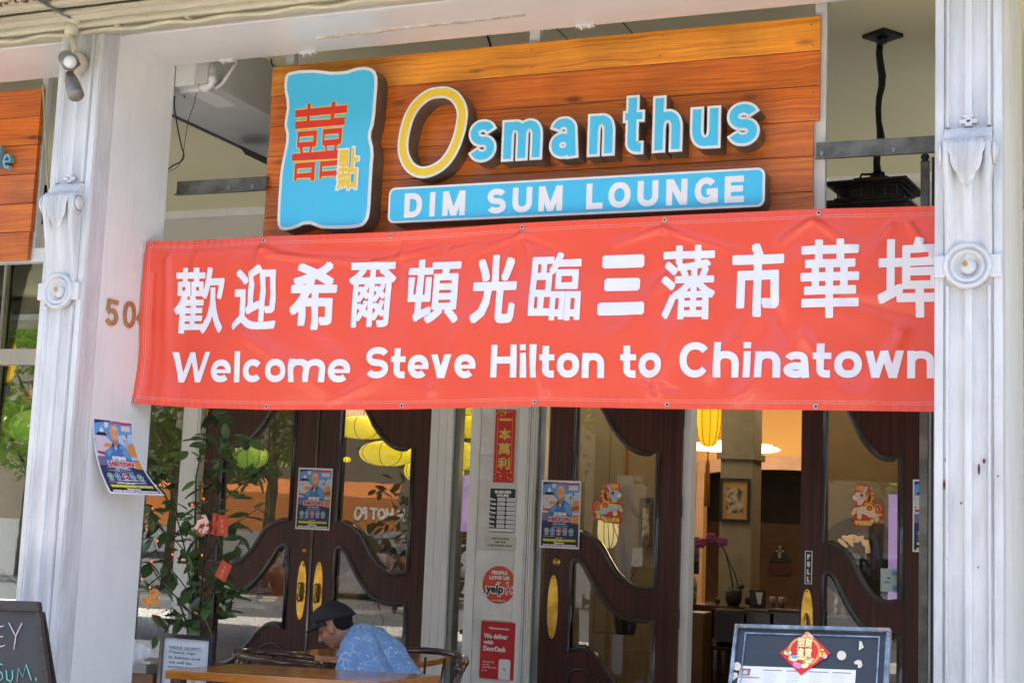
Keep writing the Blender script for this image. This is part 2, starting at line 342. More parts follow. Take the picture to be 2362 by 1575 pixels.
# ------------------------------------------------------------------ heavy sans lettering drawn as strokes
def ell(cx, cz, rx, rz, a0, a1, n=18, p=1.0):
    out = []
    for i in range(n + 1):
        a = R(a0 + (a1 - a0) * i / n); c, s_ = math.cos(a), math.sin(a)
        out.append((cx + rx * math.copysign(abs(c) ** p, c), cz + rz * math.copysign(abs(s_) ** p, s_)))
    return out
def glyph(ch, W, H, w, xr=.74):
    """strokes of ch inside the box W x H, stroke weight w: ('p',pts,closed) paths and ('q',x0,z0,x1,z1,wx) slanted bars"""
    h = w / 2; P = lambda pts, c=False: ('p', pts, c); X = H * xr if ch in 'hktbdl' else H
    if ch in 'nmhu':
        st = []
        ry = min(X * .34, (W / (2 if ch == 'm' else 1) - w))
        if ch == 'u':
            return [P([(W - h, 0), (W - h, X)]), P([(h, X)] + ell(W / 2, h + ry, W / 2 - h, ry, 180, 360, 14, .85) )]
        st.append(P([(h, 0), (h, H if ch == 'h' else X)]))
        k = 2 if ch == 'm' else 1; span = (W - w) / k
        for j in range(k):
            cx = h + span * (j + .5)
            st.append(P(ell(cx, X - h - ry, span / 2, ry, 180, 0, 14, .85) + [(cx + span / 2, 0)]))
        return st
    if ch in 'oO0': return [P(ell(W / 2, H / 2, W / 2 - h, H / 2 - h, 0, 350, 35, .92), True)]
    if ch in 'cC': return [P(ell(W / 2, H / 2, W / 2 - h, H / 2 - h, 38, 322, 26, .92))]
    if ch == 'G': return [P(ell(W / 2, H / 2, W / 2 - h, H / 2 - h, 40, 325, 26, .92)), P([(W * .52, H * .46), (W, H * .46)]), P([(W - h * .9, H * .5), (W - h * .9, 0.03 * H)])]
    if ch == 'e': return [P(ell(W / 2, H / 2, W / 2 - h, H / 2 - h, 0, 318, 28, .92)), P([(h * .6, H * .47), (W - h * .2, H * .47)])] if False else \
        [P(ell(W / 2, H / 2, W / 2 - h, H / 2 - h, -2, 315, 28, .92)), ('r', w * .5, H * .5 - w * .36, W - w * .04, H * .5 + w * .22)]
    if ch == 'a': return [P(ell(W * .47, H - h - H * .2, W * .47 - h * 1.1, H * .2, 165, 0, 12, .9) + [(W - h * 1.2, H * .2), (W - h * 1.05, 0)]),
                          P(ell(W * .46, H * .30, W * .46 - h, H * .30 - h, 0, 350, 24, .95), True)]
    if ch in 'sS':
        ry = (H / 2 - h) / 2; up = H / 2 + ry; dn = h + ry
        return [P(ell(W / 2, up, W / 2 - h, ry, 22, 270, 20, .93)[:-1] + ell(W / 2, dn, W / 2 - h, ry, 90, -158, 20, .93))]
    if ch == 't':
        a = W * .42
        return [P([(a, H)] + [(a, h + w * .55)] + ell(a + w * .75, h + w * .6, w * .75, w * .6, 190, 270, 6) + [(W * .97, h)]), ('r', 0, X - w * .9, W, X - w * .05)]
    if ch in 'lI': return [P([(W / 2, 0), (W / 2, H)])]
    if ch == 'i': return [P([(W / 2, 0), (W / 2, H * xr)]), ('r', W / 2 - h, H - w * .85, W / 2 + h, H)]
    if ch == 'H': return [P([(h, 0), (h, H)]), P([(W - h, 0), (W - h, H)]), P([(h, H * .53), (W - h, H * .53)])]
    if ch == 'E': return [P([(h, 0), (h, H)]), P([(h, h), (W, h)]), P([(h, H - h), (W * .98, H - h)]), P([(h, H * .52), (W * .94, H * .52)])]
    if ch == 'L': return [P([(h, 0), (h, H)]), P([(h, h), (W, h)])]
    if ch == 'T': return [P([(W / 2, 0), (W / 2, H)]), P([(0, H - h), (W, H - h)])]
    if ch == 'D': return [P([(h, 0), (h, H)]), P([(h, H - h), (W * .45, H - h)] + ell(W * .45, H / 2, W * .55 - h, H / 2 - h, 90, -90, 16, .9) + [(h, h)])]
    if ch == 'P': return [P([(h, 0), (h, H)]), P([(h, H - h), (W * .5, H - h)] + ell(W * .5, H * .72, W * .5 - h, H * .28 - h, 90, -90, 12, .9) + [(h, H * .44 + h)])]
    if ch == 'U': return [P([(h, H), (h, W / 2)] + ell(W / 2, W / 2 - 0, W / 2 - h, W / 2 - h, 180, 360, 14, .9) + [(W - h, H)])]
    if ch == 'M': return [P([(h, 0), (h, H)]), P([(W - h, 0), (W - h, H)]), ('q', w * .55, H, W / 2, 0, w * 1.05), ('q', W - w * .55, H, W / 2, 0, w * 1.05)]
    if ch == 'N': return [P([(h, 0), (h, H)]), P([(W - h, 0), (W - h, H)]), ('q', w * .6, H, W - w * .6, 0, w * 1.15)]
    if ch in 'vV': return [('q', w * .56, H, W / 2, 0, w * 1.1), ('q', W - w * .56, H, W / 2, 0, w * 1.1)]
    if ch in 'wW':
        k = w * 1.0
        return [('q', k / 2, H, W * .28, 0, k), ('q', W / 2, H, W * .28, 0, k), ('q', W / 2, H, W * .72, 0, k), ('q', W - k / 2, H, W * .72, 0, k)]
    if ch == '5': return [P([(W * .92, H - h), (W * .2, H - h), (W * .13, H * .52)]), P(ell(W * .46, H * .33, W * .5 - h, H * .33 - h, 140, -150, 18, .95))]
    if ch == '4': return [P([(W * .72, 0), (W * .72, H)]), ('q', W * .62, H, W * .1, H * .3, w), P([(0, H * .28), (W, H * .28)])]
    return []
def stroke_polys(strokes, w, b=0.0):
    """each stroke -> list of convex quads (u,v)*4; b widens everything by a border"""
    out = []
    for st in strokes:
        if st[0] == 'r':
            _, x0, z0, x1, z1 = st; out.append([[(x0 - b, z0 - b), (x1 + b, z0 - b), (x1 + b, z1 + b), (x0 - b, z1 + b)]])
        elif st[0] == 'q':
            _, x0, z0, x1, z1, wx = st; dz = z1 - z0; L = math.hypot(x1 - x0, dz); hx = wx / 2 + b * L / abs(dz)
            e = b / abs(dz); xa, xb = x0 - (x1 - x0) * e, x1 + (x1 - x0) * e; za, zb = z0 - dz * e, z1 + dz * e
            out.append([[(xa - hx, za), (xa + hx, za), (xb + hx, zb), (xb - hx, zb)]])
        else:
            _, pts, closed = st; pts = [Vector(p) for p in pts]
            pts = [p for i, p in enumerate(pts) if i == 0 or (p - pts[i - 1]).length > w * .02]
            if not closed and b:
                d = (pts[0] - pts[1]).normalized(); pts[0] = pts[0] + d * b; d = (pts[-1] - pts[-2]).normalized(); pts[-1] = pts[-1] + d * b
            n = len(pts); Ls, Rs = [], []; hw = w / 2 + b
            for i, p in enumerate(pts):
                t1 = (pts[i] - pts[i - 1]) if (i > 0 or closed) else (pts[1] - pts[0])
                t2 = (pts[(i + 1) % n] - pts[i]) if (i < n - 1 or closed) else t1
                t1, t2 = t1.normalized(), t2.normalized(); t = (t1 + t2); t = t.normalized() if t.length > 1e-6 else t1
                k = 1 / max(.45, t.dot(t1)); nr = Vector((-t.y, t.x)) * hw * k
                Ls.append(p + nr); Rs.append(p - nr)
            out.append([[Ls[i], Rs[i], Rs[(i + 1) % n], Ls[(i + 1) % n]] for i in range(n if closed else n - 1)])
    return out
def stroke_flat(mb, strokes, w, f, b=0.0, slant=0):
    for k, quads in enumerate(stroke_polys(strokes, w, b)):
        for q in quads: mb.add([f(p[0] + slant * p[1], p[1], k * .00005) for p in q], [(0, 1, 2, 3)])
def stroke_solid(mb, strokes, w, ox, oz, y0, y1, b=0.0, slant=0):
    """channel letter body: every stroke a solid from y0 (front) to y1"""
    for k, quads in enumerate(stroke_polys(strokes, w, b)):
        a, c = y0 - k * .0002, y1
        for q in quads:
            pts = [(ox + p[0] + slant * p[1], oz + p[1]) for p in q]
            mb.add([(x, a, z) for x, z in pts] + [(x, c, z) for x, z in pts], [(0, 1, 2, 3), (4, 5, 6, 7), (0, 1, 5, 4), (1, 2, 6, 5), (2, 3, 7, 6), (3, 0, 4, 7)])
WID = dict(W=1.14, e=.60, l=.21, c=.57, o=.62, m=.98, S=.70, t=.38, v=.60, H=.76, i=.24, n=.60, C=.76, h=.60, a=.60, w=.86, s=.56, u=.6)
def word(s, u0, u1, v0, cap, wt, gap=.07):
    """lay a word out between u0 and u1; yields (char, x, width, height)"""
    tot = sum(WID[c] for c in s) + gap * (len(s) - 1); k = (u1 - u0) / tot; x = u0; out = []
    for c in s:
        H = cap if c in 'WSHClhit' else cap * .74
        if c == 't': H = cap * .95
        out.append((c, x, WID[c] * k, H)); x += (WID[c] + gap) * k
    return out
STR += ['歡','迎','希','爾','頓','光','臨','三','藩','市','華','埠','點','一','本','萬','利','BUSINESS','HOURS:','Mon.','Tues.','Wed.','Thur.','Fri.','Sat.','Sun.',
        '10:30','9:00','CLOSED','to','RESTROOMS','ARE FOR','CUSTOMERS ONLY','PEOPLE','LOVE US','ON','yelp','www.yelp.com','DOORDASH','We deliver','with','DoorDash','Get the app','or visit','doordash.com',
        'P','U','L','STEVE','HILTON','NEXT GOVERNOR','June 2, 2026','歡迎希爾頓光臨三藩市華埠','Welcome','STEVE HILTON to CHINATOWN','$','DEAR GUEST,','Please sign','in below and','we will be','assisting you','soon. Thank','you.',
        'EY','SUM,','馬上成功','平安喜樂','招','財','進','寶','招財進寶','出入平安','VISA','AMEX','le','MEN','N HOT POT','N HOT PO','DIM SUM','MENU','恭喜發財']
prefetch(STR)
# ================================================================== THE PLACE
YP, XS, YSF, YBK, YD = 5.70, -4.631, 5.84, 6.33, 10.5
ZC = 4.22; ZS = 4.0
# ---- ground
M_pave = pm('pavement_concrete', (.53, .495, .44), (.45, .42, .37), scale=4, rough=.85, bump=.3, bscale=90, dirt=((.14, .13, .12), 5, .68))
M_asph = pm('asphalt', (.10, .10, .10), (.075, .075, .075), scale=12, rough=.9, bump=.5, bscale=150)
M_int = pm('interior_floor_wood', (.09, .05, .03), (.06, .03, .02), scale=4, rough=.35)
struct('pavement', MB().box(-40, 40, 2.2, YD - .06, -.3, 0), M_pave)
struct('alcove_bounce_floor', MB().box(XS - 8, 5, 6.5, YD - .06, .0, .012), pm('alcove_bounce_tile', (.62, .59, .54), (.54, .52, .48), scale=5, rough=.4))  # pale slab added over the pavement to throw light up at the ceiling
struct('kerb', MB().box(-40, 40, 2.0, 2.2, -.3, .001), M_pave)
struct('road', MB().box(-40, 40, -10, 2.0, -.4, -.14), M_asph)
mb = MB(); mb.add([(-60, -10, -.14), (60, -10, -.14), (60, -22, .9), (-60, -22, .9), (60, -80, .9), (-60, -80, .9)], [(0, 1, 2, 3), (3, 2, 4, 5)])
struct('ground', mb, M_asph)
struct('interior_floor', MB().box(-12, 5, YD - .06, 21, -.1, .02), M_int)
# ---- alcove ceiling and back wall
struct('alcove_ceiling', MB().box(-13.1, 5, 6.34, YD + .3, ZC, ZC + .15), M_olive)
# seams in the ceiling boards
mb = MB()
for X in (-2.62, -2.25): mb.box(X, X + .008, 6.6, YD, ZC - .004, ZC + .01)
build('ceiling_seam', mb, pm('seam_paint', (.34, .31, .18)), None)['kind'] = 'structure'
# alcove side walls
struct('alcove_side_wall', MB().box(-13.1, -13, 6.4, YD, 0, ZC), M_greyw)
# unseen building mass above: shades the alcove, cut low so sun reaches the pavement
M_facade = pm('facade_plaster', (.55, .53, .46), (.48, .46, .40), scale=2, rough=.8, bump=.3)
mb = MB(); mb.box(-22, 16, 5.84, 24, ZC + .62, 6.2)
bl = build('upper_shade_block', mb, M_facade); tag(bl, 'unseen upper part of the cream building, cut low for sun on the pavement', 'building')
# ---- white beam over the bays
bm_ = thing('painted_beam', 'long glossy white painted beam across the top of the bay', 'beam', (-3, YSF, ZS))
boxo('beam_body', -14, 6, YSF, YBK, ZS, ZC + .6, M_beam, bm_, .006)
# peeling batten strip along the underside
mb = MB(); a = pZ(727, 86, ZS); b = pZ(1210, 32, ZS)
for k in range(9):
    t0, t1 = k / 9, (k + 1) / 9 - .004; p, q = a.lerp(b, t0), a.lerp(b, t1); j = random.Random(k).uniform(-.004, .004)
    mb.box(p.x, q.x, p.y + j, p.y + .022 + j, ZS - .007, ZS + .001)
build('batten_strip', mb, pm('old_batten_paint', (.66, .60, .52), (.45, .36, .28), scale=14, rough=.6), bm_)
mb = MB(); mb.box(-14, XS - .3, YSF - .004, YSF + .001, ZS + .055, ZS + .062); build('seam_crack', mb, M_dark, bm_)
def drip_tab(px, py, Y, w=.03):
    p = pY(px, py, Y); mb = MB()
    mb.box(p.x, p.x + w * 3, Y, Y + .03, ZS - .012, ZS - .001); mb.add([(p.x + w * .6, Y, ZS - .012), (p.x + w, Y, ZS - .012), (p.x + w * 1.0, Y, ZS - .035), (p.x + w * .6, Y + .02, ZS - .012), (p.x + w, Y + .02, ZS - .012)], [(0, 1, 2), (3, 4, 2), (0, 3, 2), (1, 4, 2)])
    mb.add([(p.x + w * 2, Y, ZS - .012), (p.x + w * 2.4, Y, ZS - .012), (p.x + w * 2.3, Y, ZS - .03)], [(0, 1, 2)])
    return mb
for i, (px, py) in enumerate(((690, 128), (1328, 64), (505, 150))): build('paint_drip', drip_tab(px, py, YBK - .035), M_beam, bm_)
# ---- cornice: moulded courses stepping outwards above the beam
co_ = thing('cornice', 'weathered cream moulded cornice running over the shopfront', 'cornice', (-3, YSF, ZS))
prof = [(100, 5.83), (94, 5.70), (88, 5.66), (80, 5.66), (74, 5.60), (66, 5.585), (60, 5.585), (57, 5.54), (50, 5.52), (44, 5.50), (40, 5.46), (36, 5.44), (30, 5.44), (29, 5.46), (25, 5.47), (23, 5.38), (15, 5.33), (8, 5.31), (4, 5.31), (-2, 5.24), (-12, 5.20), (-20, 5.20)]
pts = [(Y, pY(100, py, Y).z) for py, Y in prof]; top = pts[-1][1] + .35
def course(name, seg, mat):
    mb = MB(); rng = random.Random(len(seg)); N = 120
    ring = list(seg)
    vs = []
    for i in range(N + 1):
        X = -14 + 20 * i / N
        for (Y, z) in ring: vs.append((X, Y + rng.uniform(-.0012, .0012), z + rng.uniform(-.0014, .0014)))
    k = len(ring)
    fs = [(i * k + j, i * k + j + 1, (i + 1) * k + j + 1, (i + 1) * k + j) for i in range(N) for j in range(k - 1)]
    mb.add(vs, fs); return build(name, mb, mat, co_)
course('lower_moulding', pts[:7], M_cream); course('middle_moulding', pts[6:13], M_cream)
course('upper_moulding', pts[12:19], M_cream); course('top_moulding', pts[18:] + [(5.20, top), (5.86, top)], M_cream)
mb = MB(); p = pY(30, 8, 5.24)
for i in range(60):
    r = random.Random(i); mb.ball((p.x + r.uniform(-.35, .25), 5.235 + r.uniform(-.02, .01), p.z + r.uniform(-.006, .018)), r.uniform(.006, .02), .008, .006, 6)
build('rust_crust', mb, pm('rust', (.22, .07, .02), (.08, .05, .03), scale=30, rough=.9), co_)
# painted conduit along the cornice foot with clips and a drop to the flood lights
cd = thing('conduit', 'cream painted conduit along the cornice foot with a drop to the floodlights', 'conduit', (-4.8, 5.64, 3.95))
a0, a1 = pY(-60, 103, 5.63), pY(1250, -42, 5.63)
mb = MB(); pts2 = []
for i in range(61):
    t = i / 60; p = a0.lerp(a1, t); pts2.append((p.x, p.y + .004 * math.sin(i * 1.3), p.z + .006 * math.sin(i * .9)))
mb.tube(pts2, .011, 8); build('pipe', mb, M_cream2, cd)
mb = MB(); p = pY(172, 74, 5.62); mb.lathe([(.001, 0), (.036, 0), (.036, .05), (.03, .058), (.001, .058)], (p.x, 5.60, p.z - .025), 'Z', 16); build('junction_box', mb, M_cream2, cd)
q = pY(172, 118, 5.6); mb = MB(); mb.tube([(p.x, 5.60, p.z - .02), (q.x, 5.60, q.z)], .014, 10); build('drop_pipe', mb, M_cream2, cd)
for px, py in ((272, 57), (435, 36), (700, -2)):
    p = pY(px, py, 5.62); build('clip', MB().box(p.x - .006, p.x + .012, 5.60, 5.66, p.z - .02, p.z + .022), M_cream2, cd)
# tie rod coming out of the cornice towards the street
tr = thing('tie_rod', 'grey steel tie rod bolted through the cornice top left', 'rod', tuple(pY(165, 38, 5.5)))
pa, pb = pY(163, 39, 5.52), pY(40, -32, 5.05)
build('rod', MB().bar(pa, pb, .012, .03), M_steelp, tr)
mb = MB(); mb.tube([pa + Vector((-.02, 0, 0)), pa + Vector((.03, .04, -.01))], [.022, .026], 10); build('sleeve', mb, M_cream2, tr)
mb = MB(); c = pY(150, 36, 5.5); mb.lathe([(.001, 0), (.009, 0), (.009, .012), (.001, .012)], (c.x, c.y - .02, c.z), 'Y', 8); build('bolt', mb, M_steel, tr)

# ---- pillars
zl = pY(2222, 322, YP).z; zb0 = pY(2222, 578, YP).z; zr = pY(2222, 615, YP).z; zfl = pY(2222, 660, YP).z
def relief(mb, x0, x1, z0, z1, yf, prof, nz=1):
    """fluted strip: prof = (u, forward depth)"""
    N = len(prof); vs = []
    for z in (z0, z1):
        for u, d in prof: vs.append((x0 + (x1 - x0) * u, yf - d, z))
    mb.add(vs, [(i, i + 1, N + i + 1, N + i) for i in range(N - 1)])
def conc(u0, u1, d, n=6): return [(u0 + (u1 - u0) * i / n, d * math.sin(math.pi * i / n)) for i in range(n + 1)]
def pillar(x0, x1, label, deep):
    t = thing('pillar', label, 'pillar', ((x0 + x1) / 2, YP, 0)); W = x1 - x0; ztop = ZS + .02
    y0 = YP + .012
    b = build('shaft', MB().box(x0, x1, y0, YSF, 0, ztop), M_silver, t); bevel(b, .006)
    s0 = x0 if deep else x0
    s = build('stucco_core', MB().box(s0, x1, YSF, YBK if deep else 6.19, 0, ztop - .02), M_stucco, t)
    if not deep: build('stucco_return', MB().box(x0 + .10, x1 - .003, 6.19, 7.6, 0, ZC), M_stucco, t); bevel(s, .005)
    # edge fillets and fluted fields
    F0 = [(.0, 0), (.0, .0), (.015, .012), (.135, .012), (.15, .002), (.165, .002)]
    fld = F0 + [(.18, .022), (.215, .022), (.235, .004)] + [(u, .004 - d) for u, d in conc(.235, .44, .016)] + [(.45, .020), (.475, .022), (.525, .022), (.55, .020)] + \
        [(u, .004 - d) for u, d in conc(.56, .765, .016)] + [(.785, .022), (.82, .022), (.835, .002), (.85, .002), (.865, .012), (.985, .012), (1, 0)]
    mb = MB(); relief(mb, x0, x1, zl + .05, ztop, y0, fld); build('upper_flutes', mb, M_silver, t)
    mb = MB(); relief(mb, x0, x1, 0, zfl, y0, fld); build('lower_flutes', mb, M_silver, t)
    mb = MB(); edge = F0 + [(.17, .002), (.83, .002), (.835, .002), (.85, .002), (.865, .012), (.985, .012), (1, 0)]
    relief(mb, x0, x1, zfl, zl + .05, y0, edge); build('middle_field', mb, M_silver, t)
    # foot of the upper flutes: stepped stops
    mb = MB(); X = lambda u: x0 + W * u
    mb.box(X(.42), X(.58), y0 - .026, y0, zl + .085, zl + .098); mb.box(X(.36), X(.64), y0 - .022, y0, zl + .062, zl + .080)
    o = build('flute_stop', mb, M_silver, t); bevel(o, .005)
    # ledge
    mb = MB(); pr = [(0, .02), (.028, .02), (.034, .012), (.05, .012), (.046, .0), (.035, -.010), (0, -.012)]
    pr = [(.004, .044), (.020, .044), (.024, .032), (.040, .030), (.046, .012), (.060, .012), (.060, -.008), (.004, -.008)]
    L = len(pr); vs = [(X(u), y0 - d, zl + z) for u in (.15, .85) for d, z in pr]
    mb.add(vs, [(i, (i + 1) % L, L + (i + 1) % L, L + i) for i in range(L)] + [tuple(range(L)), tuple(range(L, 2 * L))])
    o = build('ledge', mb, M_silver, t); bevel(o, .003)
    # console bracket: bulging scroll that tapers down to the rosette
    sp = [(.03, zl - .008), (.078, zl - .012), (.098, zl - .032), (.103, zl - .06), (.098, zl - .11), (.085, zl - .18), (.065, zl - .26), (.048, zl - .34), (.036, zl - .42), (.030, zb0 - .02), (.030, zb0 - .09)]
    fu = [(.165, 0), (.17, .9), (.20, 1.0), (.245, 1.0), (.265, .9)] + [(u, .88 - .26 * math.sin(math.pi * i / 5)) for i, u in enumerate([.28 + .03 * k for k in range(6)])] + \
        [(.445, .96), (.47, 1.0), (.53, 1.0), (.555, .96)] + [(u, .88 - .26 * math.sin(math.pi * i / 5)) for i, u in enumerate([.57 + .03 * k for k in range(6)])] + [(.735, .9), (.755, 1.0), (.80, 1.0), (.83, .9), (.835, 0)]
    mb = MB(); k = len(fu); vs = []
    for i, (d, z) in enumerate(sp):
        a = min(1, i / 3) ; wv = 1 + .05 * math.sin(i * .55)
        for u, s_ in fu:
            uu = .5 + (u - .5) * (1.10 if i < 5 else 1.04); rel = 1 - (1 - s_) * a if s_ > 0 else 0
            vs.append((X(uu), y0 - (d * rel if s_ > 0 else -.002), z))
    fs = [(i * k + j, i * k + j + 1, (i + 1) * k + j + 1, (i + 1) * k + j) for i in range(len(sp) - 1) for j in range(k - 1)] + [tuple(range(k))]
    mb.add(vs, fs, True); br = build('bracket', mb, M_silver, t)
    # leaf carved on the bracket: three lobes
    def lobe(cx, z0_, z1_, wd, yo):
        m = MB(); n = 14; vs = []
        for i in range(n + 1):
            s_ = i / n; z = z0_ + (z1_ - z0_) * s_; hw = wd * math.sin(math.pi * min(.98, .16 + .84 * s_) ** 1.15) ** .55 * (1 if s_ < .99 else .4)
            d = None
            for j in range(len(sp) - 1):
                if sp[j][1] >= z >= sp[j + 1][1]:
                    r_ = (sp[j][1] - z) / (sp[j][1] - sp[j + 1][1]); d = sp[j][0] + (sp[j + 1][0] - sp[j][0]) * r_
            d = d or .1
            for q in range(7):
                a = -1 + 2 * q / 6; vs.append((X(cx) + hw * a, y0 - d - yo * (1 - a * a) ** .5 + .004, z))
        m.add(vs, [(i * 7 + j, i * 7 + j + 1, (i + 1) * 7 + j + 1, (i + 1) * 7 + j) for i in range(n) for j in range(6)], True); return m
    for cx, zz, wd, yo in ((.30, zl - .085, .022, .005), (.68, zl - .085, .022, .005), (.385, zl - .155, .034, .008), (.595, zl - .155, .034, .008), (.49, zl - .205, .042, .012)):
        build('acanthus_leaf', lobe(cx, zl - .014, zz, wd, yo), M_silver, br)
    def spd(z):
        for j in range(len(sp) - 1):
            if sp[j][1] >= z >= sp[j + 1][1]: return sp[j][0] + (sp[j + 1][0] - sp[j][0]) * (sp[j][1] - z) / (sp[j][1] - sp[j + 1][1])
        return .1
    for ua, ub, zb_v in ((.45, .47, .19), (.53, .51, .19), (.34, .38, .14), (.64, .60, .14), (.27, .30, .075), (.71, .68, .075)):
        m = MB(); m.tube([(X(ua + (ub - ua) * q / 8), y0 - spd(zl - .02 - zb_v * q / 8) - .0125, zl - .02 - zb_v * q / 8) for q in range(9)], .0022, 5); build('leaf_vein', m, M_silver, br)
    for sx in (-1, 1):      # scroll eyes at both cheeks
        m = MB(); cx = X(.5) + sx * W * .375; m.ball((cx, y0 - .055, zl - .068), .022, .034, .036, 14)
        m.tube([(cx + sx * .004, y0 - .055 + .046 * math.cos(a), zl - .068 + .046 * math.sin(a)) for a in [k * .35 for k in range(16)]], .006, 6)
        build('scroll', m, M_silver, br)
    # rosette with side tabs
    m = MB(); c = (X(.49), y0, zr); R0 = W * .30
    m.lathe([(R0 * 1.18, .0), (R0 * 1.18, -.040), (R0 * 1.10, -.048), (R0 * .98, -.048), (R0 * .94, -.036), (R0 * .86, -.034), (R0 * .80, -.044), (R0 * .70, -.044), (R0 * .62, -.030), (R0 * .5, -.020), (R0 * .3, -.018), (.001, -.018)], c, 'Y', 40)
    ro = build('rosette', m, M_silver, t)
    m = MB(); m.ball((c[0] + .004, y0 - .022, zr - .002), R0 * .42, .018, R0 * .42, 16); build('boss', m, M_silver, ro)
    m = MB(); m.ball((c[0] - R0 * .12, y0 - .040, zr + R0 * .08), R0 * .15, .003, R0 * .17, 7); build('paint_chip', m, pm('chip', (.55, .33, .08), (.35, .2, .05), scale=60, rough=.8), ro)
    for sx in (-1, 1):
        a_, b_ = sorted((c[0] + sx * R0 * 1.05, c[0] + sx * R0 * 1.62))
        o = build('tab', MB().box(a_, b_, y0 - .036, y0, zr - .045, zr + .042), M_silver, ro); bevel(o, .005)
    return t
lp = pillar(XS - .258, XS, 'silver painted pillar with carved bracket, left of the red banner', True)
rp = pillar(-.548, -.292, 'silver painted fluted pillar with carved bracket at the right edge', False)
# paint chips on the right pillar
mb = MB()
for px, py, a, b in ((2183, 1060, .006, .012), (2178, 1118, .004, .02), (2258, 1082, .005, .022), (2270, 1063, .006, .01), (2217, 1160, .004, .005), (2256, 1308, .003, .004), (2302, 1098, .003, .004)):
    p = pY(px, py, YP); mb.ball((p.x, YP - .004, p.z), a, .004, b, 7)
build('paint_chip', mb, pm('red_undercoat', (.10, .012, .012)), rp)

# ---- white boxed duct on the alcove ceiling
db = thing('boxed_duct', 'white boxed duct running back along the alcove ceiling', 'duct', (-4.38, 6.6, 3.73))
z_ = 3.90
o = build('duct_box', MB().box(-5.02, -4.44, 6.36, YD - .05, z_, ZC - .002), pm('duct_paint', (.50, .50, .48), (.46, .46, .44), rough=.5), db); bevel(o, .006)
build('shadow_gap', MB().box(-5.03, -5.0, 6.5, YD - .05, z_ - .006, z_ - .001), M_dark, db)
q = pX(580, 345, -4.50)
# black track fitting under the duct
tf = thing('ceiling_fixture', 'long black angular light fitting beneath the boxed duct', 'light fitting', (-4.75, 8.2, 3.5))
a_ = pY(552, 336, 7.3); b_ = pY(612, 376, 6.9); 
m = MB(); m.add([pY(551, 335, 7.3), pY(565, 356, 7.3), pY(625, 385, 7.3), pY(625, 368, 7.3), pY(551, 335, 7.5), pY(565, 356, 7.5), pY(625, 385, 7.5), pY(625, 368, 7.5)],
                [(0, 1, 2, 3), (4, 5, 6, 7), (0, 1, 5, 4), (1, 2, 6, 5), (2, 3, 7, 6), (3, 0, 4, 7)])
build('housing', m, M_black, tf)
# ---- bulkhead and PVC pipe under the beam, left
bk = thing('bulkhead', 'small white boxed bulkhead under the beam beside the stucco', 'bulkhead', tuple(pX(440, 190, XS + .15)))
p = pX(393, 158, XS + .002); q = pY(488, 175, 6.45)
o = build('bulkhead_box', MB().box(XS, q.x - .03, YBK + .004, 6.75, pY(398, 200, YBK).z, ZS + .15), M_white, bk); bevel(o, .004)
pv = thing('pvc_pipe', 'white plastic pipe elbow hanging below the painted beam', 'pipe', tuple(pY(485, 190, 6.40)))
mb = MB(); r_ = .021; e0 = pY(395, 213, 6.40); e1 = pY(476, 202, 6.40); e2 = pY(488, 188, 6.40); e3 = pY(489, 140, 6.40)
mb.tube([(XS, 6.40, e0.z), e1, ((e1.x + e2.x) / 2 + .008, 6.40, (e1.z * .65 + e2.z * .35)), e2, e3], [r_] * 5, 12); build('pipe', mb, M_pvc, pv)
mb = MB(); mb.tube([e1 - Vector((.03, 0, .002)), e1 + Vector((.005, 0, 0))], r_ * 1.3, 12); mb.tube([e2 + Vector((0, 0, -.005)), e2 + Vector((0, 0, .035))], r_ * 1.3, 12); build('coupling', mb, M_pvc, pv)
mb = MB(); g0, g1, g2 = pY(496, 205, 6.46), pY(525, 175, 6.46), pY(545, 144, 6.46); mb.tube([g0, pY(512, 194, 6.46), g1, g2], .010, 8); build('thin_branch', mb, M_pvc, pv)
def cable(name, label, pxs, Y, r, mat, cat='cable'):
    pts = [Vector(pY(*p, Y)) for p in pxs]; out = []
    for i in range(len(pts) - 1):       # Catmull-Rom
        a = pts[max(i - 1, 0)]; b = pts[i]; c = pts[i + 1]; d = pts[min(i + 2, len(pts) - 1)]
        for k in range(5):
            t = k / 5; out.append(.5 * ((2 * b) + (c - a) * t + (2 * a - 5 * b + 4 * c - d) * t * t + (3 * b - a - 3 * c + d) * t ** 3))
    out.append(pts[-1]); mb = MB().tube(out, r, 6); o = build(name, mb, mat); return tag(o, label, cat)
cable('cable', 'thick black cable looping down beside the stucco pillar', [(403, 222), (402, 245), (409, 290), (418, 335), (424, 356), (420, 371), (400, 382), (385, 393)], 6.43, .0042, M_black)
cable('cable', 'thin grey-brown wire hanging next to the thick black cable', [(453, 216), (446, 245), (434, 280), (426, 330), (421, 362), (409, 385), (388, 397)], 6.45, .0022, pm('grey_wire', (.12, .10, .08)))
cable('cable', 'short black cable curling behind the wooden sign top left', [(626, 136), (627, 148), (634, 158), (645, 160)], 6.5, .004, M_black)
cable('cable', 'black cable end dropping behind the sign plank from the beam', [(1124, 84), (1129, 96), (1133, 112)], 6.5, .0075, M_black)
cable('cable', 'pale green cord hanging behind the left bay sign', [(98, 190), (104, 280), (108, 380), (112, 448)], 6.35, .005, pm('green_cord', (.45, .5, .28)))
cable('cable', 'black wire stub poking from the white bulkhead', [(424, 216), (425, 222), (426, 227)], 6.43, .003, M_black)
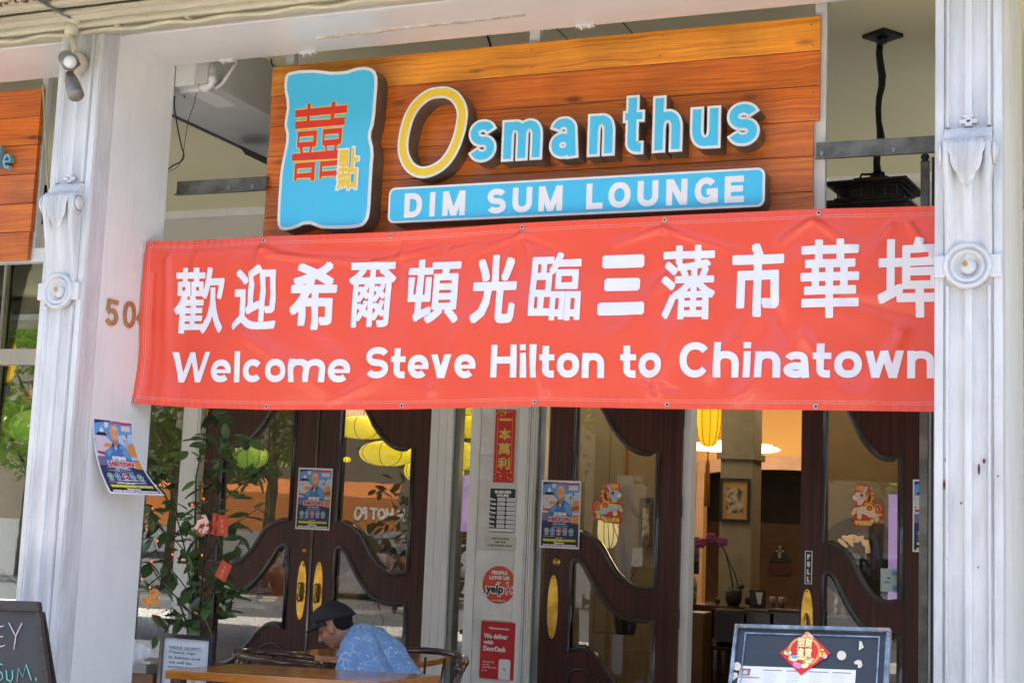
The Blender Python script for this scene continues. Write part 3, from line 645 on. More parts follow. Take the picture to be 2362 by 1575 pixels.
# ---- flood lights on the left pillar
fl = thing('floodlight', 'grey twin floodlight on a round box on the left pillar', 'floodlight', tuple(pY(178, 150, 5.66)))
M_cast = pm('cast_aluminium', (.28, .27, .24), (.17, .165, .15), scale=14, rough=.5, metal=.5, bump=.3)
p = pY(182, 148, 5.68); mb = MB(); mb.lathe([(.001, -.05), (.052, -.05), (.06, -.035), (.06, .02), (.001, .02)], (p.x, 5.66, p.z), 'Y', 20); build('back_box', mb, M_cream2, fl)
p0 = pY(153, 135, 5.52); p1 = pY(168, 150, 5.40); d = (p1 - p0).normalized()
mb = MB(); mb.tube([p0 - d * .02, p0, p0 + d * .09, p0 + d * .115], [.03, .040, .042, .045], 18); build('upper_lamp_holder', mb, M_cast, fl)
mb = MB(); mb.ball(p0 + d * .118, .033, .033, .033, 14); build('bulb', mb, pm('frosted_bulb', (.8, .8, .74), rough=.15, coat=.8), fl)
p0 = pY(160, 172, 5.55); p1 = pY(176, 222, 5.50); mb = MB(); mb.tube([p0, p0.lerp(p1, .3), p0.lerp(p1, .97), p1], [.022, .034, .040, .036], 16); build('lower_lamp_holder', mb, M_cast, fl)
mb = MB(); mb.tube([pY(180, 148, 5.62), pY(168, 152, 5.56), pY(162, 172, 5.56)], .014, 8); build('knuckle', mb, M_cast, fl)
# ---- steel channel bars that carry the sign
def channel(x0, x1, label, nuts):
    t = thing('steel_bar', label, 'steel bar', (x0, 6.42, 3.30))
    z0, z1 = 3.299, 3.372
    mb = MB(); mb.box(x0, x1, 6.42, 6.426, z0, z1); mb.box(x0, x1, 6.40, 6.426, z0 - .006, z0); mb.box(x0, x1, 6.426, 6.47, z1 - .006, z1)
    build('channel', mb, M_steel, t)
    for X in nuts: build('bolt', MB().box(X, X + .012, 6.415, 6.42, z0 + .008, z0 + .03), M_steelp, t)
z_shift = 0
channel(XS, -4.06, 'rusty steel bar from the stucco pillar to the wooden sign', (-4.6, -4.3, -4.15))
channel(-1.14, -.50, 'grey steel bar from the wooden sign to the right pillar', (-1.12, -.8))
# ================================================================== WOODEN SIGN
YB, YFc = 6.45, 6.335
sg = thing('sign_board', 'stained plank sign with blue panel and blue and white channel letters', 'sign', (-2.62, YB, 3.0))
xl, xr_ = -4.085, -1.155
zt_ = 3.986; hp = .1672
mscrew = pm('screw_head', (.35, .26, .16), rough=.4, metal=.7)
for i in range(7):
    z1 = zt_ - hp * i; z0 = z1 - hp + .0035
    xe = xr_ + (.022 if i < 3 else -.004 if i < 5 else .0)
    rng = random.Random(i + 4); y = YB + rng.uniform(-.002, .003)
    o = build('plank', MB().box(xl + rng.uniform(0, .006), xe, y, y + .022, z0, z1), M_plankl if i == 0 else M_plank, sg); bevel(o, .0025, 2)
    mb = MB()
    for X in (xl + .035, -2.58, xe - .035, -1.9):
        for dz in (.03, hp - .035): mb.lathe([(.0001, -.0015), (.0042, -.0015), (.0042, .002), (.0001, .002)], (X + rng.uniform(-.01, .01), y, z0 + dz + rng.uniform(-.01, .01)), 'Y', 8)
    s = build('screw', mb, mscrew, o); s['kind'] = 'stuff'
for X in (-4.02, -1.162, -2.60):
    boxo('back_post', X, X + (.055 if X > -3 else .05), 6.475, 6.52, 2.5, ZS + .1, M_white, sg)
# --- blue wavy panel
out = [(667, 167), (690, 162), (726, 161), (745, 163), (763, 165.5), (782, 165), (801, 163), (815, 158), (828, 155), (843, 154), (856, 157), (866, 164), (871, 178), (871, 200), (868, 234), (866, 262), (862, 290), (857, 304), (856, 317), (858, 328), (861, 338), (862, 360), (860, 381), (858, 415), (856, 448), (855, 470), (853, 490), (850, 504), (844, 515), (836, 522), (822, 526), (800, 528), (774, 528.5), (742, 528), (728, 523), (715, 518), (700, 519), (688, 525), (672, 530), (655, 532.5), (645, 529), (640, 520), (639, 505), (640, 488), (641, 460), (643, 435), (645, 405), (649, 378), (655, 350), (659, 330), (660, 312), (657, 298), (655, 288), (658, 268), (661, 250), (660, 232), (656, 213), (655, 196), (657, 180), (661, 171)]
wp = [XZ(*p, YFc) for p in out]
def shrink(loop, d):
    n = len(loop); r = []; A = sum(loop[i][0] * loop[(i + 1) % n][1] - loop[(i + 1) % n][0] * loop[i][1] for i in range(n)); s = 1 if A > 0 else -1
    for i in range(n):
        a, b = Vector(loop[i - 1]), Vector(loop[(i + 1) % n]); t = (b - a).normalized(); r.append((loop[i][0] - t.y * d * s, loop[i][1] + t.x * d * s))
    return r
pn = build('panel_cabinet', MB().prism(wp, YFc + .003, YB - .001), M_bronze, sg)
build('panel_border', MB().prism(shrink(wp, .002), YFc, YFc + .004), M_face_white, pn)
face = build('panel_face', MB().poly(shrink(wp, .019), lambda u, v: (u, YFc - .0015, v)), M_face_blue, pn)
def zp(pts): return [(640 + x / 3.733, 140 + y / 3.733) for x, y in pts]
def fl_(pts, Y): return [XZ(*p, YFc) for p in pts]
reds = [[(262, 375), (290, 372), (280, 520), (255, 520)], [(470, 362), (505, 357), (488, 500), (462, 505)], [(157, 430), (603, 386), (600, 450), (155, 492)], [(157, 530), (583, 490), (580, 555), (155, 592)],
        [(178, 616), (345, 602), (334, 738), (302, 747), (290, 795), (205, 800), (190, 752), (172, 748)], [(396, 594), (560, 582), (550, 716), (518, 726), (508, 775), (422, 782), (408, 733), (388, 730)],
        [(130, 808), (560, 768), (556, 845), (128, 865)], [(155, 888), (328, 874), (318, 1036), (290, 1034), (288, 1008), (168, 1014), (160, 1038), (145, 1038)], [(372, 870), (560, 855), (550, 1012), (500, 1010), (498, 992), (384, 998), (377, 1022), (362, 1022)]]
holes = [[(283, 486), (460, 470), (460, 502), (281, 514)], [(193, 665), (312, 655), (310, 692), (191, 702)], [(410, 645), (530, 634), (527, 670), (408, 682)], [(222, 755), (280, 750), (272, 788), (228, 790)], [(430, 742), (495, 737), (487, 768), (434, 772)],
         [(175, 938), (295, 929), (294, 960), (174, 968)], [(390, 920), (515, 911), (514, 942), (388, 950)]]
mb = MB(); L = 0
def lay(polys, grow, mat, y):
    mb.use(mat)
    for k, p in enumerate(polys):
        loop = [XZ(*q, YFc) for q in zp(p)]
        if grow: loop = shrink(loop, -grow)
        mb.poly(loop, lambda u, v: (u, y - k * .00005, v))
lay(reds, .0062, M_yellow, YFc - .0024); lay(reds, 0, M_red, YFc - .0034)
lay(holes, .004, M_yellow, YFc - .0042); lay([[(x, y) for x, y in h] for h in holes], -.0025, M_face_blue, YFc - .0048)
build('double_happiness_character', mb, None, face)
mb = MB(); a = XZ(*zp([(515, 1112)])[0], YFc); b = XZ(*zp([(706, 752)])[0], YFc)
mb.use(M_face_white); text(mb, '點', lambda u, v, l: (u, YFc - .0055 - l, v), a[0] - .012, a[1] - .012, b[0] + .012, b[1] + .012, bold=.009)
mb.use(M_yellow); text(mb, '點', lambda u, v, l: (u, YFc - .0062 - l, v), a[0], a[1], b[0], b[1], bold=.0032)
build('snack_character', mb, None, face)
# --- channel letters
def channel_letter(ch, px0, py0, px1, py1, wt, bd, colour, slant=0, xr=.74):
    a = XZ(px0, py1, YFc); b = XZ(px1, py0, YFc); W, H = b[0] - a[0] - 2 * bd, b[1] - a[1] - 2 * bd
    st = glyph(ch, W, H, wt, xr); ox, oz = a[0] + bd, a[1] + bd
    mb = MB(); stroke_solid(mb, st, wt, ox, oz, YFc + .003, YB - .001, bd + .002, slant); t = build('letter', mb, M_bronze, sg)
    mb = MB(); stroke_solid(mb, st, wt, ox, oz, YFc - .0005, YFc + .002, bd - .0005, slant); build('letter_border', mb, M_face_white, t)
    mb = MB(); stroke_flat(mb, st, wt, lambda u, v, l: (ox + u, YFc - .0025 - l, oz + v), 0, slant); build('letter_face', mb, colour, t)
    return t
LT = [('s', 1078, 273, 1148, 377), ('m', 1155, 271, 1254, 374), ('a', 1265, 266, 1338, 369), ('n', 1353, 259, 1421, 363), ('t', 1434, 218, 1489, 359), ('h', 1503, 217, 1577, 354), ('u', 1590, 243, 1664, 346), ('s', 1675, 232, 1754, 340)]
for ch, x0, y0, x1, y1 in LT: channel_letter(ch, x0, y0, x1, y1, .0405, .0130, M_face_blue, xr=.73)
# the big slanted O
oc = [(918, 0)]
def big_o():
    c = XZ(1011.5, 306, YFc); o_px = [(1025, 199), (1043, 203), (1059, 213), (1072, 231), (1079, 252), (1079, 274), (1072, 311), (1057, 351), (1037, 381), (1014, 400), (986, 411), (959, 410), (936, 396), (921, 370), (916, 342), (920, 306), (930, 270), (946, 240), (968, 217), (993, 203)]
    pts = [Vector(XZ(*p, YFc)) for p in o_px]; n = len(pts); sm = []
    for i in range(n):
        a, b, c_, d = pts[i - 1], pts[i], pts[(i + 1) % n], pts[(i + 2) % n]
        for k in range(4):
            t = k / 4; sm.append(.5 * ((2 * b) + (c_ - a) * t + (2 * a - 5 * b + 4 * c_ - d) * t * t + (3 * b - a - 3 * c_ + d) * t ** 3))
    return [tuple(p) for p in sm]
O = big_o()
O1 = shrink(O, .064)
t = build('letter', MB().prism(O, YFc + .003, YB - .001, [O1]), M_bronze, sg)
build('letter_border', MB().prism(shrink(O, .002), YFc, YFc + .004, [shrink(O, .062)]), M_face_white, t)
build('letter_face', MB().poly(shrink(O, .0135), lambda u, v: (u, YFc - .0015, v), [shrink(O, .0505)]), M_yellow, t)
# --- lounge light box
def rrect(x0, z0, x1, z1, r, n=6):
    return [(x1 - r + r * math.cos(a), z1 - r + r * math.sin(a)) for a in [math.pi / 2 * k / n for k in range(n + 1)]] + [(x0 + r + r * math.cos(a), z1 - r + r * math.sin(a)) for a in [math.pi / 2 * (1 + k / n) for k in range(n + 1)]] + \
           [(x0 + r + r * math.cos(a), z0 + r + r * math.sin(a)) for a in [math.pi * (1 + .5 * k / n) for k in range(n + 1)]] + [(x1 - r + r * math.cos(a), z0 + r + r * math.sin(a)) for a in [math.pi * (1.5 + .5 * k / n) for k in range(n + 1)]]
a = XZ(893, 516, YFc); b = XZ(1766, 385, YFc); x0, z0, x1, z1 = a[0], a[1] - .001, b[0], b[1]
bx = build('box_cabinet', MB().prism(rrect(x0, z0, x1, z1, .035), YFc + .003, YB - .001), M_bronze, sg)
build('box_border', MB().prism(rrect(x0 + .002, z0 + .002, x1 - .002, z1 - .002, .034), YFc, YFc + .004), M_face_white, bx)
bf = build('box_face', MB().poly(rrect(x0 + .013, z0 + .013, x1 - .013, z1 - .013, .026), lambda u, v: (u, YFc - .0015, v)), M_face_blue, bx)
for s, (xa, xb, yb, cap) in {'DIM': (933.5, 1073, 502, 56), 'SUM': (1124, 1297, 492, 57), 'LOUNGE': (1352, 1716, 480, 60)}.items():
    pass
LB = [('D', 933, 974), ('I', 988, 1007), ('M', 1021, 1073), ('S', 1124, 1167), ('U', 1182, 1227), ('M', 1242, 1297), ('L', 1352, 1390), ('O', 1403, 1454), ('U', 1470, 1518), ('N', 1536, 1585), ('G', 1602, 1655), ('E', 1671, 1716)]
zb_ = pY(953, 502, YFc).z; zh = pY(953, 446, YFc).z - zb_
for ch, xa, xb in LB:
    yy = 480; mb = MB()
    Xa, Xb = XZ(xa, yy, YFc)[0], XZ(xb, yy, YFc)[0]
    stroke_flat(mb, glyph(ch, Xb - Xa, zh, .030), .030, lambda u, v, l: (Xa + u, YFc - .003 - l, zb_ + v)); build('printed_letter', mb, M_lettering, bf)

# ================================================================== LEFT BAY SIGN AND WINDOW
s2 = thing('sign_board', 'stained plank sign of the left bay ending in blue letters', 'sign', (-6.2, 6.45, 2.8))
zz = [pY(*p, 6.40).z for p in ((95, 203), (93, 268), (86, 333), (81, 401), (76, 469), (69, 535), (62, 601))]
xx = [pY(*p, 6.40).x for p in ((94, 235), (90, 300), (83, 367), (78, 435), (73, 502), (65, 568))]
for i in range(6):
    o = build('plank', MB().box(-8.5, xx[i], 6.40 + random.Random(i).uniform(-.003, .003), 6.43, zz[i + 1] + .004, zz[i]), M_plank, s2); bevel(o, .0025)
mb = MB(); stroke_flat
for ch, xa, xb, ya, yb in (('l', -7, 5, 338, 388), ('e', 6, 27, 355, 390)):
    A = XZ(xa, yb, 6.37); B = XZ(xb, ya, 6.37)
    m = MB(); st = glyph(ch, B[0] - A[0], B[1] - A[1], .014); stroke_solid(m, st, .014, A[0], A[1], 6.365, 6.398); build('letter', m, pm('pale_blue_letter', (.22, .50, .62)), s2)
M_door_wall = M_greyw
cpo = thing('frame_post', 'white steel post and rail behind the left bay sign', 'post', (-5.62, 6.5, 2.9))
pa_ = pY(101, 300, 6.46).x; boxo('post', pa_ - .022, pa_ + .022, 6.44, 6.48, ZS - 1.0, ZS + .1, M_white, cpo)
ra, rb = pY(90, 604, 6.44).z, pY(90, 572, 6.44).z; boxo('bottom_rail', -9, XS - .2, 6.432, 6.50, ra, rb, M_white, cpo)
p = pY(90, 465, 6.8)
ob = build('junction_panel', MB().box(p.x - .06, p.x + .12, 6.8, 6.9, p.z - .12, p.z + .10), M_black); tag(ob, 'black box behind the left bay sign beside the pillar', 'box')

# ================================================================== HOUSE NUMBERS ON THE STUCCO
def number(ch, y0, y1, z0, z1, label, rot=0):
    st = glyph(ch, y1 - y0, z1 - z0, .024); mb = MB()
    for k, quads in enumerate(stroke_polys(st, .024)):
        for q in quads:
            v = [(XS + .010 + k * .0001, y0 + p[0], z0 + p[1]) for p in q] + [(XS + .001, y0 + p[0], z0 + p[1]) for p in q]
            mb.add(v, [(0, 1, 2, 3), (4, 5, 6, 7), (0, 1, 5, 4), (1, 2, 6, 5), (2, 3, 7, 6), (3, 0, 4, 7)])
    o = build('house_number', mb, M_brassn); tag(o, label, 'house number', 'brass house numbers on the stucco')
    m = MB()
    for dz in (.012, (z1 - z0) - .012): m.ball((XS + .011, (y0 + y1) / 2, z0 + dz), .003, .004, .004, 6); 
    s = build('screw', m, M_brass, o); s['kind'] = 'stuff'
for ch, (xa, xb, yt, yb_) in zip('504', ((240, 274, 690, 752), (280, 313, 694, 757), (313, 344, 700, 752))):
    A, B = pX(xa, yb_, XS), pX(xb, yt, XS)
    zA = pX((xa + xb) / 2, yb_, XS).z; zB = pX((xa + xb) / 2, yt, XS).z
    number(ch, A.y, B.y, zA, zB, {'5': 'brass figure five, first on the white stucco', '0': 'brass figure zero between the five and the four', '4': 'brass figure four half hidden behind the red banner'}[ch])
A = pX(333, 600, XS); B = pX(356, 560, XS)
hp_ = thing('wall_plate', 'square white metal plate with a ring at the banner corner', 'plate', (XS, 6.18, 2.9))
boxo('plate', XS, XS + .006, 6.14, 6.26, pX(345, 592, XS).z, pX(345, 562, XS).z + .0, M_white, hp_)
m = MB(); c = pX(350, 578, XS + .01); m.tube([(XS + .012, c.y - .01 + .012 * math.cos(a), c.z + .012 * math.sin(a)) for a in [k * .52 for k in range(12)]], .003, 6, True); build('ring', m, M_steelp, hp_)

# ================================================================== RED BANNER
YN = 6.24
def clamp(x, a, b): return max(a, min(b, x))
BX0, BX1 = -4.618, -.44
FOLDS = []
def fold(p0, p1, wd, am):
    a, b = XZ(*p0, YN), XZ(*p1, YN); FOLDS.append((Vector(a), Vector(b), wd, am))
for f_ in [((609, 572), (590, 640), .05, .012), ((609, 575), (700, 600), .03, .010), ((620, 590), (860, 604), .028, .012), ((860, 604), (1010, 570), .025, .010), ((560, 640), (660, 700), .06, -.010), ((550, 760), (760, 905), .07, .016), ((700, 720), (900, 900), .10, -.008),
           ((1203, 540), (1230, 700), .07, .013), ((1203, 540), (1080, 585), .03, .010), ((1203, 545), (1300, 590), .03, -.008), ((1203, 540), (1150, 620), .04, .008), ((1035, 575), (1110, 560), .02, .008), ((1260, 900), (1190, 720), .06, .012), ((1533, 525), (1420, 560), .03, .012), ((1533, 525), (1560, 600), .05, .010),
           ((1533, 530), (1700, 580), .03, .009), ((1540, 640), (1420, 780), .08, .015), ((1510, 900), (1560, 760), .07, .018), ((1560, 900), (1450, 870), .03, -.010), ((1870, 510), (1800, 560), .03, .014), ((1880, 510), (1980, 580), .035, .012), ((1880, 510), (1890, 620), .04, .010),
           ((1640, 860), (1820, 600), .11, .018), ((1780, 700), (1830, 830), .07, -.018), ((1860, 780), (1960, 930), .09, .017), ((2100, 520), (2150, 600), .035, .012), ((2060, 520), (2000, 600), .04, .010), ((2080, 770), (2000, 920), .08, .018), ((1950, 690), (2150, 740), .06, -.010), ((1700, 920), (1860, 760), .10, .014),
           ((460, 590), (430, 680), .05, .010), ((400, 600), (388, 930), .045, .018), ((370, 640), (350, 930), .03, -.014), ((760, 930), (900, 860), .06, .010), ((1000, 900), (1100, 700), .10, .012), ((940, 640), (1010, 820), .09, .010), ((1330, 620), (1350, 800), .09, -.009), ((930, 560), (900, 640), .03, .010)]: fold(*f_)
def bd(x, z):
    """forward displacement of the banner cloth"""
    d = 0
    P = Vector((x, z))
    for a, b, wd, am in FOLDS:
        ab = b - a; t = clamp((P - a).dot(ab) / ab.length_squared, 0, 1); r = (P - (a + ab * t)).length
        e = min(t, 1 - t) ; w_ = wd * (.45 + .55 * t)
        if r < 3 * w_: d += am * (.85 * math.exp(-(r / w_) ** 2 * 1.4) + .55 * math.exp(-2.4 * math.sqrt((r / w_) ** 2 + .02))) * (1 - .45 * t)
    d += .040 * noise.noise((x * 1.1, z * 1.5, 3)) + .020 * noise.noise((x * 2.7, z * 3.1, 8)) + .0022 * noise.noise((x * 8, z * 9, 1))
    top, bot = ztop(x), zbot(x)
    k = clamp(min(z - bot, top - z) / .07, 0, 1); d *= .25 + .75 * k
    d += .0022 * math.sin(x * 150 + 5 * noise.noise((x * 4, z, 0))) * (1 - k) * .8
    s = clamp((x - BX0) / .25, 0, 1); d += .06 * (1 - s) ** 2 + .05 * s * (1 - s)
    return d
def interp(pts, x):
    if x <= pts[0][0]: return pts[0][1]
    for (a, b), (c, e) in zip(pts, pts[1:]):
        if x <= c: return b + (e - b) * (x - a) / (c - a)
    return pts[-1][1]
TOP = [XZ(*p, YN) for p in ((360, 561), (609, 546), (897, 535), (1203, 514), (1533, 498), (1887, 482), (2200, 474))]
BOT = [XZ(*p, YN) for p in ((310, 932), (460, 941), (619, 945), (926, 944), (1234, 937), (1539, 943), (1882, 946), (2200, 950))]
def ztop(x): return interp(TOP, x)
def zbot(x): return interp(BOT, x)
def bpt(x, z, off=0):
    # the left end hangs a little further out at the foot
    f = clamp((x - BX0) / 1.2, 0, 1); zz = (z - 2.13) / .86
    xx = x - (1 - f) * (1 - zz) * .012
    return (xx, YN - bd(x, z) - off - (1 - f) ** 3 * (1 - zz) * .03, z)
NX, NZ = 420, 96
mb = MB(); vs = []
for i in range(NX + 1):
    x = BX0 + (BX1 - BX0) * i / NX; a, b = zbot(x), ztop(x)
    for j in range(NZ + 1): vs.append(bpt(x, a + (b - a) * j / NZ))
mb.add(vs, [(i * (NZ + 1) + j, (i + 1) * (NZ + 1) + j, (i + 1) * (NZ + 1) + j + 1, i * (NZ + 1) + j + 1) for i in range(NX) for j in range(NZ)], True)
M_ban = pm('red_vinyl', (.84, .078, .036), (.81, .070, .032), scale=2.5, rough=.36, bump=.04, bscale=220, spec=.7)
ban = build('banner', mb, M_ban); tag(ban, 'long red vinyl banner with white Chinese and English welcome lettering', 'banner')
# lettering that follows the cloth
def slice_follow(name, mb, mat, off=.0034, step=.013):
    bm = bmesh.new(); L = bm.verts.layers.float.new('l'); V = [bm.verts.new((v[0], 0, v[2])) for v in mb.v]
    for i, f in enumerate(mb.f):
        try: bm.faces.new([V[k] for k in f])
        except ValueError: pass
    xs = [v[0] for v in mb.v]; zs = [v[2] for v in mb.v]
    for i, v in enumerate(V): v[L] = mb.v[i][1]
    for ax, lo, hi in ((0, min(xs), max(xs)), (2, min(zs), max(zs))):
        k = lo + step
        while k < hi:
            co = [0, 0, 0]; co[ax] = k; no = [0, 0, 0]; no[ax] = 1
            bmesh.ops.bisect_plane(bm, geom=bm.verts[:] + bm.edges[:] + bm.faces[:], plane_co=co, plane_no=no, dist=1e-6); k += step
    m2 = MB(); bm.verts.index_update()
    m2.add([bpt(v.co.x, v.co.z, off + v[L]) for v in bm.verts], [[v.index for v in f.verts] for f in bm.faces], False); bm.free()
    o = build(name, m2, mat, ban); return o
CHS = [('歡', 410.5, 521, 619, 770), ('迎', 544.5, 643.5, 612.7, 763), ('希', 672, 776, 604, 761), ('爾', 801, 910, 604, 755), ('頓', 938.6, 1061, 596, 747), ('光', 1088, 1193, 587, 747),
       ('臨', 1224.7, 1340, 580.5, 741), ('三', 1380, 1490, 587, 728), ('藩', 1527, 1650.7, 565.7, 738), ('市', 1688, 1809, 560.6, 731.5), ('華', 1847, 1983, 553, 733.6), ('埠', 2025, 2176, 548.7, 731.5)]
for ch, xa, xb, yt, yb_ in CHS:
    A = XZ((xa + xb) / 2, yb_, YN); B = XZ((xa + xb) / 2, yt, YN); X0 = XZ(xa, (yt + yb_) / 2, YN)[0]; X1 = XZ(xb, (yt + yb_) / 2, YN)[0]
    m = MB(); text(m, ch, lambda u, v, l: (u, l, v), X0, A[1], X1, B[1], bold=.0062 if ch in '歡爾臨藩' else .0075 if ch in '華頓埠迎' else .010 if ch != '三' else .019); slice_follow('character', m, M_lettering)
WORDS = [('Welcome', 401, 809, 882, 812.5), ('Steve', 845.5, 1098.5, 873, 801), ('Hilton', 1134, 1395.6, 871, 796), ('to', 1431.7, 1529.5, 871, 794), ('Chinatown', 1569, 2156, 871, 790)]
WID['t'] = .42
for s, xa, xb, yb_, yt in WORDS:
    ym = (yb_ + yt) / 2; X0, X1 = XZ(xa, ym, YN)[0], XZ(xb, ym, YN)[0]; z0 = XZ((xa + xb) / 2, yb_, YN)[1]; z1 = XZ(xa + 10, yt, YN)[1]; z0a = XZ(xa + 10, yb_, YN)[1]
    cap = z1 - z0a; wt = .0330; m = MB(); zA = XZ(xa, yb_, YN)[1]; zB = XZ(xb, yb_ if s != 'Steve' else 872, YN)[1]
    if s in ('Hilton', 'to', 'Chinatown'): zB = XZ(xb, 872, YN)[1]
    for c, x, W, H in word(s, X0, X1, 0, cap, wt):
        m = MB(); zb2 = zA + (zB - zA) * (x - X0) / (X1 - X0)
        stroke_flat(m, glyph(c, W, H, wt), wt, lambda u, v, l: (x + u, l, zb2 + v)); slice_follow('printed_letter', m, M_lettering)
# hems, stitching, grommets
M_st = pm('stitch_thread', (.85, .40, .34), (.75, .28, .22), scale=60, rough=.6)
mb = MB()
for side in (0, 1):
    for d in (.030, .040):
        pts = [(x, (ztop(x) - d) if side else (zbot(x) + d)) for x in [BX0 + .02 + (BX1 - BX0 - .02) * i / 400 for i in range(401)]]
        for (a, b), (c, e) in zip(pts, pts[1:]): mb.add([bpt(a, b - .0009, .0012), bpt(c, e - .0009, .0012), bpt(c, e + .0009, .0012), bpt(a, b + .0009, .0012)], [(0, 1, 2, 3)])
for d in (.022, .032):
    zs_ = [2.14 + .84 * i / 60 for i in range(61)]
    for a, b in zip(zs_, zs_[1:]): mb.add([bpt(BX0 + d - .0009, a, .0012), bpt(BX0 + d + .0009, a, .0012), bpt(BX0 + d + .0009, b, .0012), bpt(BX0 + d - .0009, b, .0012)], [(0, 1, 2, 3)])
build('hem_stitching', mb, M_st, ban)
M_grom = pm('nickel_grommet', (.62, .60, .54), rough=.25, metal=.9)
M_hole = pm('hole_dark', (.006, .004, .004))
for px, py in ((366, 570), (611, 555), (899, 543), (1203, 523), (1533, 507), (1889, 491), (322, 926), (619, 937), (926, 935), (1234, 927), (1539, 933), (1882, 937)):
    x, z = XZ(px, py, YN); x = max(x, BX0 + .012); p = bpt(x, z, .001); mb = MB()
    mb.use(M_grom); mb.tube([(p[0] + .0085 * math.cos(a), p[1], p[2] + .0085 * math.sin(a)) for a in [k * .5236 for k in range(12)]], .0033, 6, True)
    mb.use(M_hole); mb.lathe([(.0001, 0), (.0075, 0), (.0075, .0005), (.0001, .0005)], (p[0], p[1], p[2]), 'Y', 10)
    build('grommet', mb, None, ban)

# ================================================================== HANGING LANTERN (black, pagoda roof)
YL = pZ(2030, 88, ZC).y
hl = thing('hanging_lantern', 'black pagoda-roofed lantern hanging on a wrapped chain from the ceiling', 'lantern', tuple(pY(2020, 460, YL)))
c = pZ(2036, 88, ZC - .02); h_ = .082
mb = MB(); s_ = .105
mb.add([(c.x + s_ * math.cos(a), c.y + s_ * math.sin(a), c.z + dz) for dz in (0, .022) for a in [k * math.pi / 2 + .18 for k in range(4)]], [(0, 1, 2, 3), (4, 5, 6, 7), (0, 1, 5, 4), (1, 2, 6, 5), (2, 3, 7, 6), (3, 0, 4, 7)])
mb.lathe([(.03, 0), (.022, -.03), (.0, -.03)], (c.x, c.y, c.z), 'Z', 12); build('ceiling_plate', mb, M_black, hl)
mb = MB(); pts = []; rr = []
for i, (px, py) in enumerate([(2030, 97), (2028, 125), (2031, 150), (2035, 175), (2034, 200), (2028, 225), (2026, 250), (2027, 280), (2030, 300), (2032, 320), (2024, 350), (2022, 375), (2024, 398)]):
    p = pY(px, py, YL); pts.append(p); rr.append((.017, .018, .019, .020, .018, .016, .0155, .015, .018, .022, .019, .018, .021)[i])
mb.tube(pts, rr, 10); build('wrapped_chain', mb, pm('black_fabric', (.015, .013, .012), (.006, .006, .006), scale=30, rough=.7, bump=.6), hl)
lc = pY(2024, 400, YL); zL = lc.z
zr_ = pY(2016, 438, YL).z; PA, PC = pZ(1900, 425, zr_), pZ(2134, 452, zr_); cc = (PA + PC) / 2; hd_ = (PC - PA).length / 2; ang = math.atan2((PC - PA).y, (PC - PA).x)
def ring4(r, z): return [(cc.x + r * math.cos(ang + k * math.pi / 2), cc.y + r * math.sin(ang + k * math.pi / 2), z) for k in range(4)]
def tier(name, lv):
    """stack of square rings: lv = (radius, z)"""
    m = MB(); vs = []
    for r, z in lv: vs += ring4(r, z)
    n = len(lv); fs = [(i * 4 + k, i * 4 + (k + 1) % 4, (i + 1) * 4 + (k + 1) % 4, (i + 1) * 4 + k) for i in range(n - 1) for k in range(4)] + [(0, 1, 2, 3), tuple(range((n - 1) * 4, n * 4))]
    m.add(vs, fs); return build(name, m, M_black, hl)
mb = MB(); mb.lathe([(.0, .02), (.02, .0), (.03, -.02), (.065, -.04), (.0, -.04)], (cc.x, cc.y, zL), 'Z', 16)
for a in range(4):
    an = ang + a * math.pi / 2; mb.tube([(cc.x + .02 * math.cos(an), cc.y + .02 * math.sin(an), zL - .005), (cc.x + .08 * math.cos(an), cc.y + .08 * math.sin(an), zL - .012), (cc.x + .10 * math.cos(an), cc.y + .10 * math.sin(an), zr_ + .03)], .007, 6)
build('crown', mb, M_black, hl)
tier('upper_roof', [(hd_ * .80, zr_ - .022), (hd_ * .80, zr_ - .010), (hd_ * .9, zr_ - .010), (hd_ * .9, zr_), (hd_, zr_), (hd_, zr_ + .012), (hd_ * .42, zr_ + .038), (hd_ * .42, zr_ + .05)])
for k in range(4):
    a_ = Vector(ring4(hd_ * .72, 0)[k]); b_ = Vector(ring4(hd_ * .72, 0)[(k + 1) % 4])
    for j in range(5):
        q = a_.lerp(b_, j / 5); build('gallery_bar', MB().box(q.x - .005, q.x + .005, q.y - .005, q.y + .005, zr_ - .075, zr_ - .018), M_black, hl)
tier('lower_roof', [(hd_ * .84, zr_ - .150), (hd_ * .84, zr_ - .135), (hd_ * 1.0, zr_ - .135), (hd_ * 1.0, zr_ - .122), (hd_ * 1.10, zr_ - .122), (hd_ * 1.10, zr_ - .110), (hd_ * .95, zr_ - .095), (hd_ * .95, zr_ - .086), (hd_ * .80, zr_ - .080), (hd_ * .80, zr_ - .070)])
tier('lamp_body', [(hd_ * .62, zr_ - .5), (hd_ * .62, zr_ - .14)])
